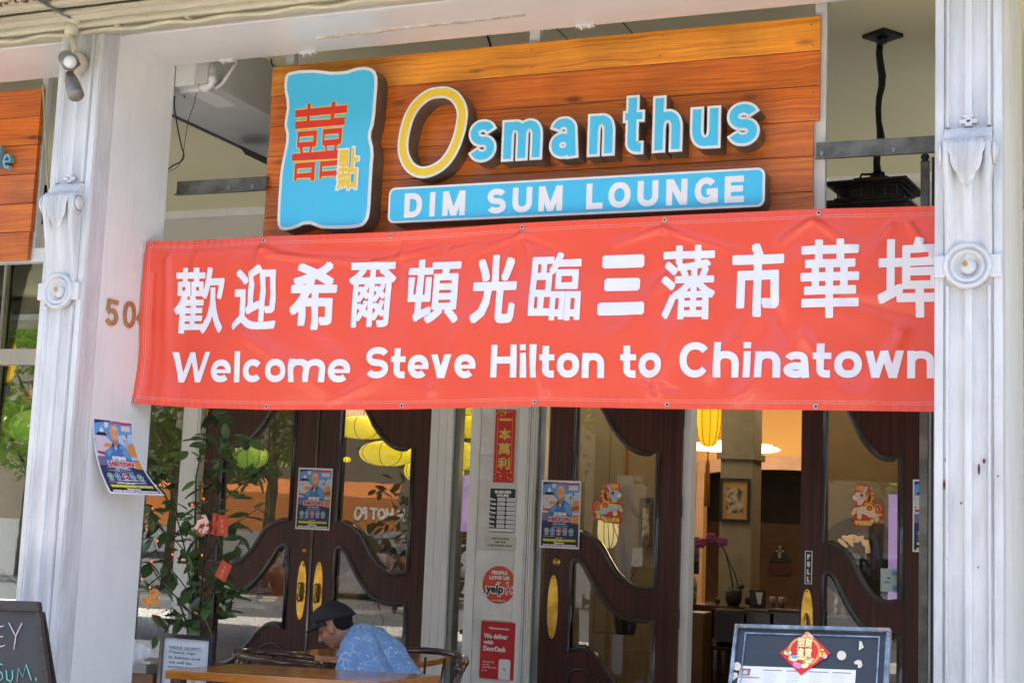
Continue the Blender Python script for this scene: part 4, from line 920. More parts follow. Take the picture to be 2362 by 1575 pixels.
# grey steel post with finial next to the right pillar
p = pY(2140, 365, 6.7); gp = thing('gate_post', 'dark steel post with a ball finial beside the right pillar', 'post', (p.x, 6.7, 0))
boxo('post', p.x - .03, p.x + .008, 6.68, 6.72, 0, p.z - .02, M_steel, gp); boxo('post_flange', p.x + .02, p.x + .045, 6.68, 6.72, 0, p.z - .0, M_black, gp)
m = MB(); m.ball((p.x - .012, 6.70, p.z + .005), .02, .02, .018, 10); m.lathe([(.006, -.03), (.024, -.02), (.012, -.005), (.008, .03), (.0, .035)], (p.x - .012, 6.7, p.z), 'Z', 10); build('finial', m, M_black, gp)
p = pY(2133, 1200, 10.3)
sp_ = thing('steel_post', 'tall scratched steel jamb post between the right door and pillar', 'post', (p.x, 9.6, 0))
xa, xb = pY(2128, 1200, 9.6).x, pY(2147, 1200, 9.6).x
boxo('post', xa, xb, 9.6, 9.68, 0, 3.2, M_steelp, sp_); boxo('post_edge', xb + .018, xb + .06, 9.6, 9.7, 0, 3.2, M_steelp, sp_)
boxo('rubber_seal', xb, xb + .018, 9.62, 9.66, 0, 3.2, M_dark, sp_)
for py in (985, 1300, 1490):
    q = pY(2138, py, 9.6); m = MB(); m.ball((q.x, 9.6, q.z), .012, .006, .012, 8); build('rivet', m, M_steel, sp_)
# ================================================================== STOREFRONT WALL, WINDOWS AND DOORS
YG = YD + .02
zhd = pY(50, 605, YD).z            # underside of the door head
boxo_head = MB().box(-13, 5, YD, YD + .12, zhd, ZC); struct('storefront_wall', boxo_head, M_greyw)
mb = MB(); mb.box(-13, 5, YD - .03, YD - .002, 3.86, 3.88); mb.box(-13, 5, YD - .045, YD - .002, ZC - .07, ZC - .002); build('wall_moulding', mb, M_trim)['kind'] = 'structure'
mb = MB(); mb.box(-13, 5, YD - .08, YD - .002, zhd, pY(50, 582, YD).z); build('door_head', mb, M_trim)['kind'] = 'structure'
pxX = lambda px, Y=YD, py=1000: pY(px, py, Y).x
# left bay window
w1 = thing('window', 'tall shop window of the left bay with white mullion and transom', 'window', (-10, YD, .4))
xm0, xm1 = pxX(-12), pxX(12, py=700)
boxo('mullion', xm0, xm1, YD - .05, YD + .03, .5, zhd, M_trim, w1)
boxo('gasket', xm1, xm1 + .03, YD - .02, YD + .01, .5, zhd, pm('green_gasket', (.20, .24, .12)), w1)
zt0, zt1 = pY(50, 843, YD).z, pY(50, 806, YD).z
boxo('transom', -13, -8.2, YD - .055, YD - .0, zt0, zt1, M_trim, w1)
build('pane', MB().box(xm1, -8.25, YD + .01, YD + .016, .5, zt0), M_glass, w1)
build('upper_pane', MB().box(xm1, -8.25, YD + .01, YD + .016, zt1, zhd), M_glass, w1)
build('left_pane', MB().box(-12.9, xm0, YD + .01, YD + .016, .5, zhd), M_glass, w1)
boxo('stall_riser', -13, -8.2, YD - .05, YD + .05, 0, .5, M_trim, w1)
boxo('end_post', -8.25, pxX(336), YD - .05, YD + .05, 0, zhd, M_trim, w1) if True else None
# small window left of the double doors
xa, xb = pxX(336), pxX(434)
w2 = thing('window', 'narrow window behind the leafy plant, left of the double doors', 'window', ((xa + xb) / 2, YD, .4))
build('pane', MB().box(xa, xb, YD + .01, YD + .016, .45, zhd - .3), M_glass, w2); boxo('stall_riser', xa, xb, YD - .04, YD + .04, 0, .45, M_trim, w2)
boxo('top_rail', xa, xb, YD - .04, YD + .04, zhd - .3, zhd, M_trim, w2)
def jamb(xa, xb, label, y0=YD - .09, y1=YD + .10, mouldings=()):
    t = thing('door_jamb', label, 'door jamb', ((xa + xb) / 2, YD, 0))
    boxo('jamb_board', xa, xb, y0, y1, 0, zhd, M_trim, t, .004)
    for u in mouldings: boxo('bead', xa + (xb - xa) * u - .005, xa + (xb - xa) * u + .005, y0 - .010, y0 + .002, 0, zhd, M_trim, t, .003)
    return t
jamb(pxX(434), pxX(474.5), 'pale grey jamb left of the double doors, behind the plant', mouldings=(.85,))
jamb(pxX(1004), pxX(1055), 'pale grey jamb right of the double doors', mouldings=(.36, .72))
boxo_ = boxo
# narrow window between double doors and pilaster
xa, xb = pxX(1055), pxX(1097)
w3 = thing('window', 'slim window strip between the double doors and the sign pilaster', 'window', ((xa + xb) / 2, YD, 0))
boxo('steel_edge', xa, xa + .05, YD - .05, YD + .03, 0, zhd, pm('green_grey_metal', (.18, .20, .18), rough=.3, metal=.5), w3)
build('pane', MB().box(xa + .05, xb, YD + .01, YD + .016, 0.05, zhd), M_glass, w3)
# sign pilaster
xa, xb = pxX(1097), pxX(1247)
pil = thing('pilaster', 'pale grey panelled pilaster carrying the small notices', 'pilaster', ((xa + xb) / 2, YD, 0))
boxo('core', xa, xb, YD - .07, YD + .14, 0, zhd, M_trim, pil, .005)
x1, x2 = pxX(1118), pxX(1207); YPI = YD - .085
boxo('left_stile', xa, x1, YD - .092, YD - .069, 0, zhd, M_trim, pil, .004)
boxo('right_stile', x2, pxX(1228), YD - .092, YD - .069, 0, zhd, M_trim, pil, .004)
for i, px in enumerate((1230, 1236, 1241)): boxo('bead', pxX(px), pxX(px) + .012, YD - .105 - .004 * i, YD - .069, 0, zhd, M_trim, pil, .004)
zz = [0, pY(1160, 1430, YD).z, pY(1160, 1268, YD).z, pY(1160, 1052, YD).z, zhd]
for i in range(4):
    o = boxo('panel_board', x1 + .003, x2 - .003, YD - .082 - (.006 if i == 2 - 0 and False else 0) - (.005 if i == 1 else 0), YD - .069, zz[i] + .003, zz[i + 1] - .003, pm('panel_paint_%d' % (i % 2), ((.80, .79, .75) if i % 2 else (.75, .75, .73)), rough=.5, bump=.05), pil, .002)
boxo('glass_edge_strip', pxX(1248), pxX(1262), YD - .03, YD + .05, 0, zhd, M_steelp, pil, .003)
# jamb of the open entrance
jamb(pxX(1572), pxX(1600), 'pale grey jamb left of the open entrance', y0=YD - .06, mouldings=(.3,))
jamb(pxX(2128) - .0, pxX(2128) + .30, 'dark grey jamb hidden behind the steel post', y0=YD - .02)
struct('storefront_wall_right', MB().box(pxX(2128) + .3, 5, YD, YD + .12, 0, zhd), M_greyw)

# ---- door leaves with serpentine rails
def Uc(px, py):                       # leaf C: picture point -> (u across leaf, z)
    p = pY(px, py, YDC); return ((p.x - cX0) / (cX1 - cX0), p.z)
YDC = YD - .10
cX0, cX1 = pY(1262, 1200, YDC).x, pY(1569, 1200, YDC).x
top_c = [Uc(*p) for p in ((1375, 900), (1382, 925), (1389, 941), (1403, 967), (1412, 985), (1424, 1002), (1436, 1016), (1449, 1029), (1460, 1037), (1472, 1043), (1485, 1046.5), (1499, 1046), (1516, 1042))]
rail_u = [Uc(*p) for p in ((1326, 1227), (1342, 1227), (1354, 1231), (1365, 1237), (1376, 1244), (1387, 1254), (1396, 1268), (1405, 1285), (1413, 1300), (1424, 1318), (1442, 1338), (1453, 1347), (1464, 1353), (1475, 1357), (1486, 1358), (1499, 1356), (1512, 1351))]
rail_l = [Uc(*p) for p in ((1316, 1296), (1322, 1291), (1332, 1292), (1339, 1298), (1345, 1307), (1354, 1325), (1367, 1349), (1377, 1366), (1387, 1380), (1398, 1394), (1409, 1406), (1420, 1414), (1431, 1421), (1453, 1428), (1475, 1431), (1491, 1431), (1507, 1428))]
low_u = [Uc(*p) for p in ((1306, 1502), (1314, 1496), (1325, 1492), (1338, 1492), (1350, 1496), (1361, 1504), (1371, 1513), (1380, 1524), (1390, 1540), (1405, 1560), (1420, 1582), (1440, 1602), (1460, 1615), (1480, 1620), (1503, 1616))]
# let the lower curve run through at hinge side
u0, u1 = .205, .825
def fit(curve):
    a, b = curve[0][0], curve[-1][0]
    return [(u0 + (u1 - u0) * (u - a) / (b - a), z) for u, z in curve]
# normal order: latch side -> hinge side; top curve starts inside the leaf at its crown
t0 = top_c[0][0]
zt_leaf = 2.85
top_f = [(u0, zt_leaf - .14), (u0 + .03, zt_leaf - .115), (u0 + .10, zt_leaf - .13), (u0 + .15, 2.62)] + [(u, z) for u, z in top_c]
top_f[-1] = (u1, top_f[-1][1])
rail_uf, rail_lf, low_f = fit(rail_u), fit(rail_l), fit(low_u)
open_top = rail_uf + list(reversed(top_f)); open_low = low_f + list(reversed(rail_lf))
bot = [(u0, .25), (u1, .25)] + [(u, z - .16) for u, z in reversed(low_f)]
def leaf(name, label, xl, xr, yf, hinge_right=True, handle='pull', thick=.045, hinges=True, hmat=None):
    """one carved door leaf between xl and xr (latch left if hinge_right)"""
    t = thing('door_leaf', label, 'door', ((xl + xr) / 2, yf, 0))
    mx = (lambda u: xl + (xr - xl) * u) if hinge_right else (lambda u: xr - (xr - xl) * u)
    M = lambda L: [(mx(u), z) for u, z in L]
    o = build('leaf_frame', MB().prism([(xl, .01), (xr, .01), (xr, zt_leaf), (xl, zt_leaf)], yf, yf + thick, [M(open_top), M(open_low)]), M_door, t); bevel(o, .003, 2, 60)
    for L, zz_ in ((open_top, 0), (open_low, 1)):
        g = build('pane', MB().poly(M(L), lambda u, v: (u, yf + thick * .6, v)), M_glass, t)
        # bolection moulding: two beads round the opening
        m = MB(); pts = M(L)
        inn = shrink(pts, .012); outr = shrink(pts, -.014)
        m.tube([(x, yf - .004, z) for x, z in pts], .014, 8, True); m.tube([(x, yf - .003, z) for x, z in outr], .0085, 8, True); m.tube([(x, yf + .008, z) for x, z in inn], .008, 6, True)
        build('glazing_moulding', m, M_mould, t)
    # carved bottom panel
    m = MB(); pts = M(bot); m.tube([(x, yf - .002, z) for x, z in pts], .011, 6, True); build('panel_moulding', m, M_mould, t)
    # joint lines of the stiles
    us = .165 if True else 0
    for u in (.155, .88): build('stile_joint', MB().box(mx(u) - .0015, mx(u) + .0015, yf - .0012, yf + .002, .02, zt_leaf - .02), M_dark, t)
    hx = mx(.068); zc = (1.222 - .0) if False else None
    zt2, zb2 = pY(1277, 1326, YDC).z, pY(1275, 1472, YDC).z; zc = (zt2 + zb2) / 2; hh = (zt2 - zb2) / 2
    if handle:
        n = 28; L = [(hx + .042 * math.copysign(abs(math.cos(a)) ** .9, math.cos(a)), zc + hh * math.copysign(abs(math.sin(a)) ** .92, math.sin(a))) for a in [2 * math.pi * k / n for k in range(n)]]
        pl = build('handle_plate' if handle == 'pull' else 'push_plate', MB().prism(L, yf - .004, yf), M_brass, t); bevel(pl, .0015)
        if handle == 'pull':
            zz2 = zc - .015; r = .075; m = MB(); pts = [(hx - .004, yf - .003, zz2 + r * .9), (hx - .004, yf - .03, zz2 + r), (hx - .004, yf - .048, zz2 + r * .8), (hx - .004, yf - .05, zz2), (hx - .004, yf - .048, zz2 - r * .8), (hx - .004, yf - .03, zz2 - r), (hx - .004, yf - .003, zz2 - r * .9)]
            m.tube(pts, [.008, .008, .009, .009, .009, .008, .008], 10); build('pull_handle', m, M_brass, pl)
            m = MB(); m.lathe([(.0001, 0), (.022, 0), (.022, .0006), (.0001, .0006)], (hx + .004, yf - .0047, zz2), 'Y', 14, 1, 3.2); build('handle_shade_disc', m, pm('brass_shadow', (.20, .12, .03), rough=.5, metal=.6), pl)  # dark disc on the plate paints the shade behind the pull handle
        for dz in (hh - .018, -hh + .018): m = MB(); m.ball((hx, yf - .005, zc + dz), .005, .002, .005, 8); build('screw', m, M_hole, pl)
        for dx in (-.033, .033): m = MB(); m.ball((hx + dx, yf - .005, zc - .01), .004, .002, .004, 8); build('screw', m, M_hole, pl)
    if hinges:
        xh = mx(1.0)
        for z in (2.42, 1.75, .93): build('hinge', MB().box(xh - .012, xh + .014, yf - .012, yf + .004, z - .075, z + .075), hmat or M_brass, t)
    return t, mx
YDL = YD - .03
xA, xM, xB = pxX(475, YDL), pxX(735, YDL, 1000), pxX(1002, YDL)
la, _ = leaf('a', 'left leaf of the closed double doors, half behind the plant', xA, xM - .004, YDL, False)
lb, mxB = leaf('b', 'right leaf of the closed double doors behind the seated man', xM + .004, xB, YDL, True)
lc_, _ = leaf('c', 'dark door leaf folded open with a flat brass push plate', cX0, cX1, YDC, True, 'push', hmat=M_black)
xd0, xd1 = pxX(1849, YDL), pxX(2127, YDL)
ld, _ = leaf('d', 'dark door leaf marked PULL beside the right pillar', xd0, xd1, YDL, True)
def cylinder_lock(px, py, Y, par, r=.024):
    p = pY(px, py, Y); m = MB(); m.lathe([(.0001, -.012), (r * .6, -.012), (r * .7, -.006), (r, -.005), (r, .001), (.0001, .001)], (p.x, Y, p.z), 'Y', 20); lk = build('lock', m, M_brass, par)
    build('keyhole', MB().box(p.x - .002, p.x + .002, Y - .0125, Y - .011, p.z - .007, p.z + .007), M_hole, lk)
cylinder_lock(702, 1270, YDL, la); cylinder_lock(1283, 1296, YDC, lc_, .033)
mb = MB(); p = pY(702, 1302, YDL); mb.lathe([(.0001, -.008), (.012, -.008), (.012, 0), (.0001, 0)], (p.x, YDL, p.z), 'Y', 12); build('peephole', mb, M_brass, la)
# meeting bead between A and B
o = build('meeting_bead', MB().box(xM - .012, xM + .006, YDL - .010, YDL + .002, .02, zt_leaf), M_mould, la)
# transom above the doors
struct('door_transom_wall', MB().box(pxX(474), pxX(2128), YD, YD + .1, zt_leaf + .01, zhd), M_greyw)

# ================================================================== NOTICES
def sheet(Y): return lambda u, v, l: (u, Y - l, v)
def rect(mb, x0, z0, x1, z1, Y, mat): mb.use(mat); mb.add([(x0, Y, z0), (x1, Y, z0), (x1, Y, z1), (x0, Y, z1)], [(0, 1, 2, 3)])
M_k = flat('print_black', (.012, .012, .014)); M_w = flat('print_white', (.80, .80, .80)); M_pr = flat('print_red', (.62, .02, .02)); M_gold = flat('print_gold', (.72, .52, .08), rough=.35)
M_navy = flat('print_navy', (.02, .03, .12)); M_sky = flat('print_sky_blue', (.12, .36, .72)); M_skyl = flat('print_pale_sky', (.50, .62, .80)); M_skin = flat('print_skin', (.70, .36, .20)); M_shirt = flat('print_denim', (.05, .20, .48)); M_shirt2 = flat('print_denim_light', (.14, .36, .66))
M_or = flat('print_orange', (.72, .30, .08)); M_grn = flat('print_green', (.08, .42, .16)); M_yl = flat('print_yellow', (.80, .72, .05)); M_capr = flat('print_blue', (.05, .26, .60)); M_grey = flat('print_grey', (.42, .42, .42)); M_pink = flat('print_pink', (.75, .40, .50))
def poster_art(mb, f):
    """campaign poster drawn in u (0..1), v (0..1.5) and layer"""
    def P(mat, pts, l): mb.use(mat); mb.poly(pts, lambda u, v: f(u, v, l))
    def E(mat, cx, cy, rx, ry, l, n=18, a0=0, a1=360): P(mat, [(cx + rx * math.cos(R(a0 + (a1 - a0) * k / n)), cy + ry * math.sin(R(a0 + (a1 - a0) * k / n))) for k in range(n)], l)
    g = .0004
    # subdivided sheet so it can bend
    mb.use(M_w); n = 24
    for i in range(n):
        a, b = 1.5 * i / n, 1.5 * (i + 1) / n; mb.add([f(0, a, 0), f(1, a, 0), f(1, b, 0), f(0, b, 0)], [(0, 1, 2, 3)])
    def band(mat, x0, x1, a, b, l):
        mb.use(mat); k = 8
        for i in range(k): mb.add([f(x0, a + (b - a) * i / k, l), f(x1, a + (b - a) * i / k, l), f(x1, a + (b - a) * (i + 1) / k, l), f(x0, a + (b - a) * (i + 1) / k, l)], [(0, 1, 2, 3)])
    band(M_sky, .03, .97, 1.05, 1.46, g); band(M_skyl, .03, .97, .78, 1.05, g); band(M_navy, .03, .97, .16, .60, g); band(flat('print_haze', (.20, .16, .26)), .03, .97, .60, .78, g); band(M_k, .03, .97, .04, .16, g)
    P(M_skyl, [(.6, 1.2), (.97, 1.25), (.97, 1.05), (.6, 1.05)], 2 * g); E(M_skyl, .32, 1.38, .06, .06, 2 * g); E(M_w, .32, 1.39, .03, .035, 3 * g)
    P(M_pr, [(.42, 1.42), (.56, 1.455), (.75, 1.44), (.97, 1.45), (.97, 1.42), (.75, 1.40), (.56, 1.42), (.42, 1.395)], 2 * g); P(M_w, [(.40, 1.46), (.6, 1.475), (.97, 1.475), (.97, 1.455), (.75, 1.45), (.56, 1.462)], 3 * g)
    P(M_navy, [(.04, 1.46), (.42, 1.46), (.42, 1.43), (.2, 1.42), (.04, 1.39)], 2 * g)
    P(M_w, [(.18, 1.30), (.20, 1.36), (.22, 1.30), (.25, 1.30), (.25, 1.24), (.16, 1.24), (.16, 1.30)], 3 * g); P(M_k, [(.06, 1.18), (.12, 1.24), (.28, 1.24), (.34, 1.18)], 3 * g)
    P(flat('print_flag_white', (.66, .60, .66)), [(.04, 1.17), (.3, 1.17), (.44, 1.05), (.4, .92), (.04, .86)], 4 * g); P(M_or, [(.2, 1.02), (.27, 1.05), (.4, 1.03), (.38, .97), (.24, .96)], 5 * g); P(M_pr, [(.05, .88), (.28, .86), (.26, .80), (.05, .84)], 5 * g)
    E(M_pr, .145, 1.09, .018, .02, 5 * g, 8); E(M_pr, .04 + .02, .92, .018, .02, 5 * g, 8)
    P(M_or, [(.78, 1.0), (.88, 1.08), (.97, 1.05), (.97, .80), (.78, .78)], 3 * g); P(flat('print_brown', (.34, .12, .05)), [(.80, .92), (.97, .96), (.97, .86), (.80, .84)], 4 * g); P(M_skyl, [(.7, .80), (.97, .80), (.97, .74), (.7, .72)], 4 * g); P(M_or, [(.78, .7), (.97, .72), (.97, .55), (.8, .56)], 4 * g)
    for cx, cy in ((.81, 1.20), (.75, 1.12)): E(flat('print_brown', (.34, .12, .05)), cx, cy, .028, .035, 4 * g, 8); P(flat('print_brown', (.34, .12, .05)), [(cx - .004, cy), (cx + .004, cy), (cx + .004, cy - .16), (cx - .004, cy - .16)], 4 * g)
    P(M_pr if False else M_w, [(.70, 1.385), (.92, 1.385), (.92, 1.29), (.70, 1.29)], 2 * g)
    for k in range(4): P(M_pink, [(.72, 1.375 - .022 * k), (.90, 1.375 - .022 * k), (.90, 1.366 - .022 * k), (.72, 1.366 - .022 * k)], 3 * g)
    # portrait: bald man in a denim shirt, arms folded
    P(M_shirt, [(.14, .62), (.16, .72), (.24, .88), (.38, .98), (.50, 1.06), (.62, 1.05), (.72, .99), (.79, .88), (.80, .72), (.78, .60), (.3, .58)], 6 * g)
    P(M_shirt2, [(.56, 1.03), (.70, .98), (.77, .88), (.77, .74), (.66, .80), (.60, .92)], 7 * g); P(M_shirt2, [(.24, .84), (.36, .95), (.40, .90), (.30, .78)], 7 * g)
    P(flat('print_skin_shade', (.48, .20, .10)), [(.44, 1.10), (.58, 1.10), (.56, 1.02), (.50, .97), (.45, 1.0)], 7 * g); P(M_w, [(.46, 1.0), (.50, .97), (.52, 1.0), (.49, .90)], 8 * g)
    P(M_navy, [(.40, 1.02), (.45, 1.06), (.47, .98), (.43, .95)], 8 * g); P(M_navy, [(.54, 1.0), (.60, 1.06), (.59, .99), (.56, .94)], 8 * g)
    E(M_skin, .50, 1.24, .108, .145, 8 * g, 24); E(flat('print_skin_light', (.80, .48, .26)), .52, 1.30, .075, .075, 9 * g); E(flat('print_skin_shade', (.48, .20, .10)), .395, 1.22, .018, .035, 7 * g, 10)
    for dx in (-.02, .055): P(M_k, [(.48 + dx, 1.262), (.515 + dx, 1.266), (.515 + dx, 1.256), (.48 + dx, 1.252)], 10 * g); P(flat('print_brown', (.34, .12, .05)), [(.475 + dx, 1.285), (.52 + dx, 1.289), (.52 + dx, 1.282), (.475 + dx, 1.278)], 10 * g)
    P(flat('print_skin_shade', (.48, .20, .10)), [(.52, 1.26), (.54, 1.21), (.51, 1.205)], 10 * g); P(M_w, [(.49, 1.175), (.555, 1.180), (.53, 1.165)], 10 * g); P(M_skin, [(.30, .72), (.42, .70), (.40, .64), (.28, .66)], 8 * g)
    for k in range(3): E(M_w, .455 + .01 * k, .88 - .09 * k, .008, .008, 8 * g, 6)
    def T(s, u0_, u1_, v0_, v1_, mat, l, bold=.004): mb.use(mat); text(mb, s, lambda u, v, q: f(u, v, l + q * 2), u0_, v0_, u1_, v1_, bold=bold)
    T('STEVE', .34, .66, .715, .795, M_w, 11 * g, .011); T('HILTON', .205, .80, .575, .705, M_w, 12 * g, .020); T('HILTON', .225, .78, .592, .688, M_pr, 14 * g, .009)
    T('NEXT GOVERNOR', .33, .66, .525, .55, M_w, 11 * g, .002)
    for v in (.49, .455): P(M_skyl, [(.30, v), (.70, v), (.70, v + .008), (.30, v + .008)], 6 * g)
    for cx, m_ in ((.17, M_grn), (.32, M_capr), (.475, M_pr), (.63, M_capr), (.79, M_grn)):
        E(M_w, cx, .385, .062, .062, 6 * g, 20); E(m_, cx, .385, .054, .054, 7 * g, 20)
        P(M_w, [(cx - .055, .305), (cx + .055, .305), (cx + .055, .314), (cx - .055, .314)], 7 * g); P(M_w, [(cx - .04, .288), (cx + .04, .288), (cx + .04, .296), (cx - .04, .296)], 7 * g)
    T('$', .155, .188, .36, .412, M_w, 8 * g); P(M_w, [(.30, .375), (.345, .375), (.345, .39), (.32, .40), (.30, .40)], 8 * g); P(M_w, [(.45, .405), (.50, .405), (.50, .38), (.475, .355), (.45, .38)], 8 * g); P(M_pr, [(.463, .396), (.487, .396), (.475, .372)], 9 * g)
    P(M_yl, [(.60, .37), (.66, .37), (.66, .385), (.62, .40), (.60, .39)], 8 * g); P(M_w, [(.76, .378), (.82, .378), (.80, .40), (.78, .40)], 8 * g)
    P(M_yl, [(.09, .255), (.38, .258), (.38, .266), (.09, .263)], 6 * g)
    T('June 2, 2026', .40, .58, .218, .24, M_w, 6 * g, .002); T('歡迎希爾頓光臨三藩市華埠', .09, .91, .145, .205, M_yl, 6 * g, .005); T('Welcome', .36, .62, .095, .135, M_w, 6 * g, .005); T('STEVE HILTON to CHINATOWN', .08, .93, .048, .088, M_w, 6 * g, .006)
def poster(label, px0, py0, px1, py1, Y, cut=1.0, rot=0):
    a = pY(px0, py1, Y); b = pY(px1, py0, Y); W = b.x - a.x; H = b.z - a.z; mb = MB(); cx, cz = a.x, a.z
    def f(u, v, l):
        x = u * W; z = v / 1.5 * H; return (cx + x * math.cos(rot) - z * math.sin(rot), Y - .002 - l, cz + z * math.cos(rot) + x * math.sin(rot))
    poster_art(mb, f); o = build('poster', mb); return tag(o, label, 'poster', 'campaign posters')
poster('campaign poster taped across the meeting stiles of the double doors', 681, 1080, 768, 1219, YDL - .012, rot=-.004)
poster('campaign poster overlapping the pilaster and the folded door', 1244.5, 1109, 1341, 1262, YDC - .02)
poster('campaign poster mostly hidden by the steel post on the right', 2105, 1108, 2215, 1272, YDL - .01)
# curling poster on the stucco
mb = MB(); A = pX(214, 960, XS + .004); B = pX(306, 971, XS + .004); yA, yB = A.y, B.y
def fc(u, v, l):
    s = 1 - v / 1.5; return (XS + .004 + .02 * s + .205 * s * s * (.55 + .45 * u) + l, yA + (yB - yA) * u + .01 * s * s, A.z - (.43 * s - .05 * s * s) + (B.z - A.z) * u * 1.0)
poster_art(mb, fc); o = build('poster', mb); tag(o, 'campaign poster curling away from the white stucco pillar', 'poster', 'campaign posters')

# red couplet scroll
a, b = pY(1138, 1112, YPI), pY(1191, 945, YPI)
mb = MB(); Yq = YD - .094; rect(mb, a.x, a.z, b.x, b.z, Yq, M_pr); W, H = b.x - a.x, b.z - a.z
def bar2(x0, z0, x1, z1, m, l=.0004): rect(mb, a.x + W * x0, a.z + H * z0, a.x + W * x1, a.z + H * z1, Yq - l, m)
for x in (.13, .86): bar2(x - .008, .16, x + .008, .90, M_gold)
bar2(.5, .965, .86, .97, M_gold); bar2(.13, .14, .2, .145, M_gold)
for k, ch in enumerate('一本萬利'):
    zc = .862 - k * .200; hh = .016 if k == 0 else .080; mb.use(M_gold); text(mb, ch, sheet(Yq - .0006), a.x + W * .20, a.z + H * (zc - hh), a.x + W * .80, a.z + H * (zc + hh), bold=.0035)
rng = random.Random(5)
for k in range(26):
    x, z = (rng.uniform(.06, .5), rng.uniform(.91, .985)) if k < 12 else (rng.uniform(.08, .92), rng.uniform(.02, .15)); r = rng.uniform(.004, .009)
    mb.use(M_gold); mb.poly([(a.x + W * x + r * math.cos(t), a.z + H * z + r * .7 * math.sin(t)) for t in [j * 1.05 for j in range(6)]], lambda u, v: (u, Yq - .0005 - k * .00002, v))
o = build('couplet_scroll', mb); tag(o, 'red and gold vertical good-fortune scroll on the pilaster', 'scroll')
# business hours sign
a, b = pY(1127, 1228, YPI), pY(1192, 1126, YPI); W, H = b.x - a.x, b.z - a.z
mb = MB().use(M_w); mb.prism(rrect(a.x, a.z, b.x, b.z, .012, 4), Yq - .003, Yq + .006); mb.use(M_k); mb.poly(rrect(a.x + .005, a.z + .005, b.x - .005, b.z - .005, .009, 4), lambda u, v: (u, Yq - .0034, v))
R_ = lambda x0, z0, x1, z1, m, l: rect(mb, a.x + W * x0, a.z + H * z0, a.x + W * x1, a.z + H * z1, Yq - l, m)
def Tt(s, x0, z0, x1, z1, m, l, bold=.0008): mb.use(m); text(mb, s, sheet(Yq - l), a.x + W * x0, a.z + H * z0, a.x + W * x1, a.z + H * z1, bold=bold)
Tt('BUSINESS', .20, .875, .82, .945, M_w, .0038, .0022); Tt('HOURS:', .28, .80, .74, .865, M_w, .0038, .0022); R_(.03, .035, .96, .10, M_w, .0038)
for k, d_ in enumerate(('Mon.', 'Tues.', 'Wed.', 'Thur.', 'Fri.', 'Sat.', 'Sun.')):
    z = .715 - k * .098; Tt(d_, .03, z, .03 + (.25 if len(d_) > 4 else .22), z + .058, M_w, .0038, .0014); R_(.31, z - .012, .60, z + .066, M_w, .0038); R_(.66, z - .012, .97, z + .066, M_w, .0038)
    c = d_ == 'Wed.'; Tt('CLOSED' if c else '10:30', .34, z + .01, .57, z + .048, M_grey, .0042, .0006); Tt('CLOSED' if c else '9:00', .69, z + .01, .94, z + .048, M_grey, .0042, .0006); Tt('to', .61, z + .01, .65, z + .04, M_w, .0042, .0003)
o = build('hours_sign', mb); tag(o, 'black and white business hours sign on the pilaster', 'sign')
a, b = pY(1119, 1263, YPI), pY(1192, 1237, YPI); W, H = b.x - a.x, b.z - a.z
M_ivory = flat('ivory_plastic', (.66, .63, .54)); mb = MB().use(M_ivory); mb.prism(rrect(a.x, a.z, b.x, b.z, .004, 3), Yq - .003, Yq + .004)
for k, s in enumerate(('RESTROOMS', 'ARE FOR', 'CUSTOMERS ONLY')): w_ = (.54, .38, .80)[k]; Tt(s, .5 - w_ / 2, .70 - k * .27, .5 + w_ / 2, .86 - k * .27, M_k, .0034, .0009)
o = build('restroom_notice', mb); tag(o, 'small ivory notice about restrooms below the hours sign', 'sign')
# round review sticker
YPq = YD - .0905; c = pY(1152, 1348, YPI); rx = (pY(1192, 1348, YPI).x - pY(1112, 1348, YPI).x) / 2; rz = (pY(1152, 1303, YPI).z - pY(1152, 1393, YPI).z) / 2
mb = MB(); M_yr = flat('sticker_red', (.66, .075, .025))
mb.use(M_w); mb.poly([(c.x + rx * math.cos(t), c.z + rz * math.sin(t)) for t in [k * math.pi / 20 for k in range(40)]], lambda u, v: (u, YPq, v))
mb.use(M_yr); mb.poly([(c.x + rx * .97 * math.cos(t), c.z + rz * .97 * math.sin(t)) for t in [k * math.pi / 20 for k in range(40)]], lambda u, v: (u, YPq - .0004, v))
def Ts(s, x0, z0, x1, z1, m, l, bold): mb.use(m); text(mb, s, sheet(YPq - l), c.x + rx * x0, c.z + rz * z0, c.x + rx * x1, c.z + rz * z1, bold=bold)
Ts('PEOPLE', -.45, .52, .45, .72, M_w, .001, .0025); Ts('LOVE US', -.58, .26, .58, .46, M_w, .001, .0025); Ts('ON', -.14, .06, .08, .16, M_w, .001, .0012)
Ts('yelp', -.82, -.62, .32, .06, M_w, .001, .010); Ts('yelp', -.74, -.54, .25, -.02, M_k, .0018, .0038); Ts('www.yelp.com', -.42, -.86, .42, -.76, M_w, .001, .0006)
for k in range(5):
    t = R(100 + 72 * k); q = Vector((c.x + rx * .54, c.z - rz * .22)); L_ = rx * (.40 if k == 0 else .30)
    for wd, m_, l in ((.022, M_w, .0012), (.012, M_yr, .0016)):
        d_ = Vector((math.cos(t), math.sin(t))); e_ = Vector((-d_.y, d_.x)); g0 = q + d_ * (.012 if wd > .02 else .02); g1 = q + d_ * (L_ if wd > .02 else L_ - .008)
        mb.use(m_); mb.poly([tuple(g0 + e_ * wd * .2), tuple(g0 - e_ * wd * .2), tuple(g1 - e_ * wd * .62), tuple(g1 + e_ * wd * .62)], lambda u, v: (u, YPq - l - k * .00003, v))
o = build('round_sticker', mb); tag(o, 'round orange-red review sticker on the pilaster', 'sticker')
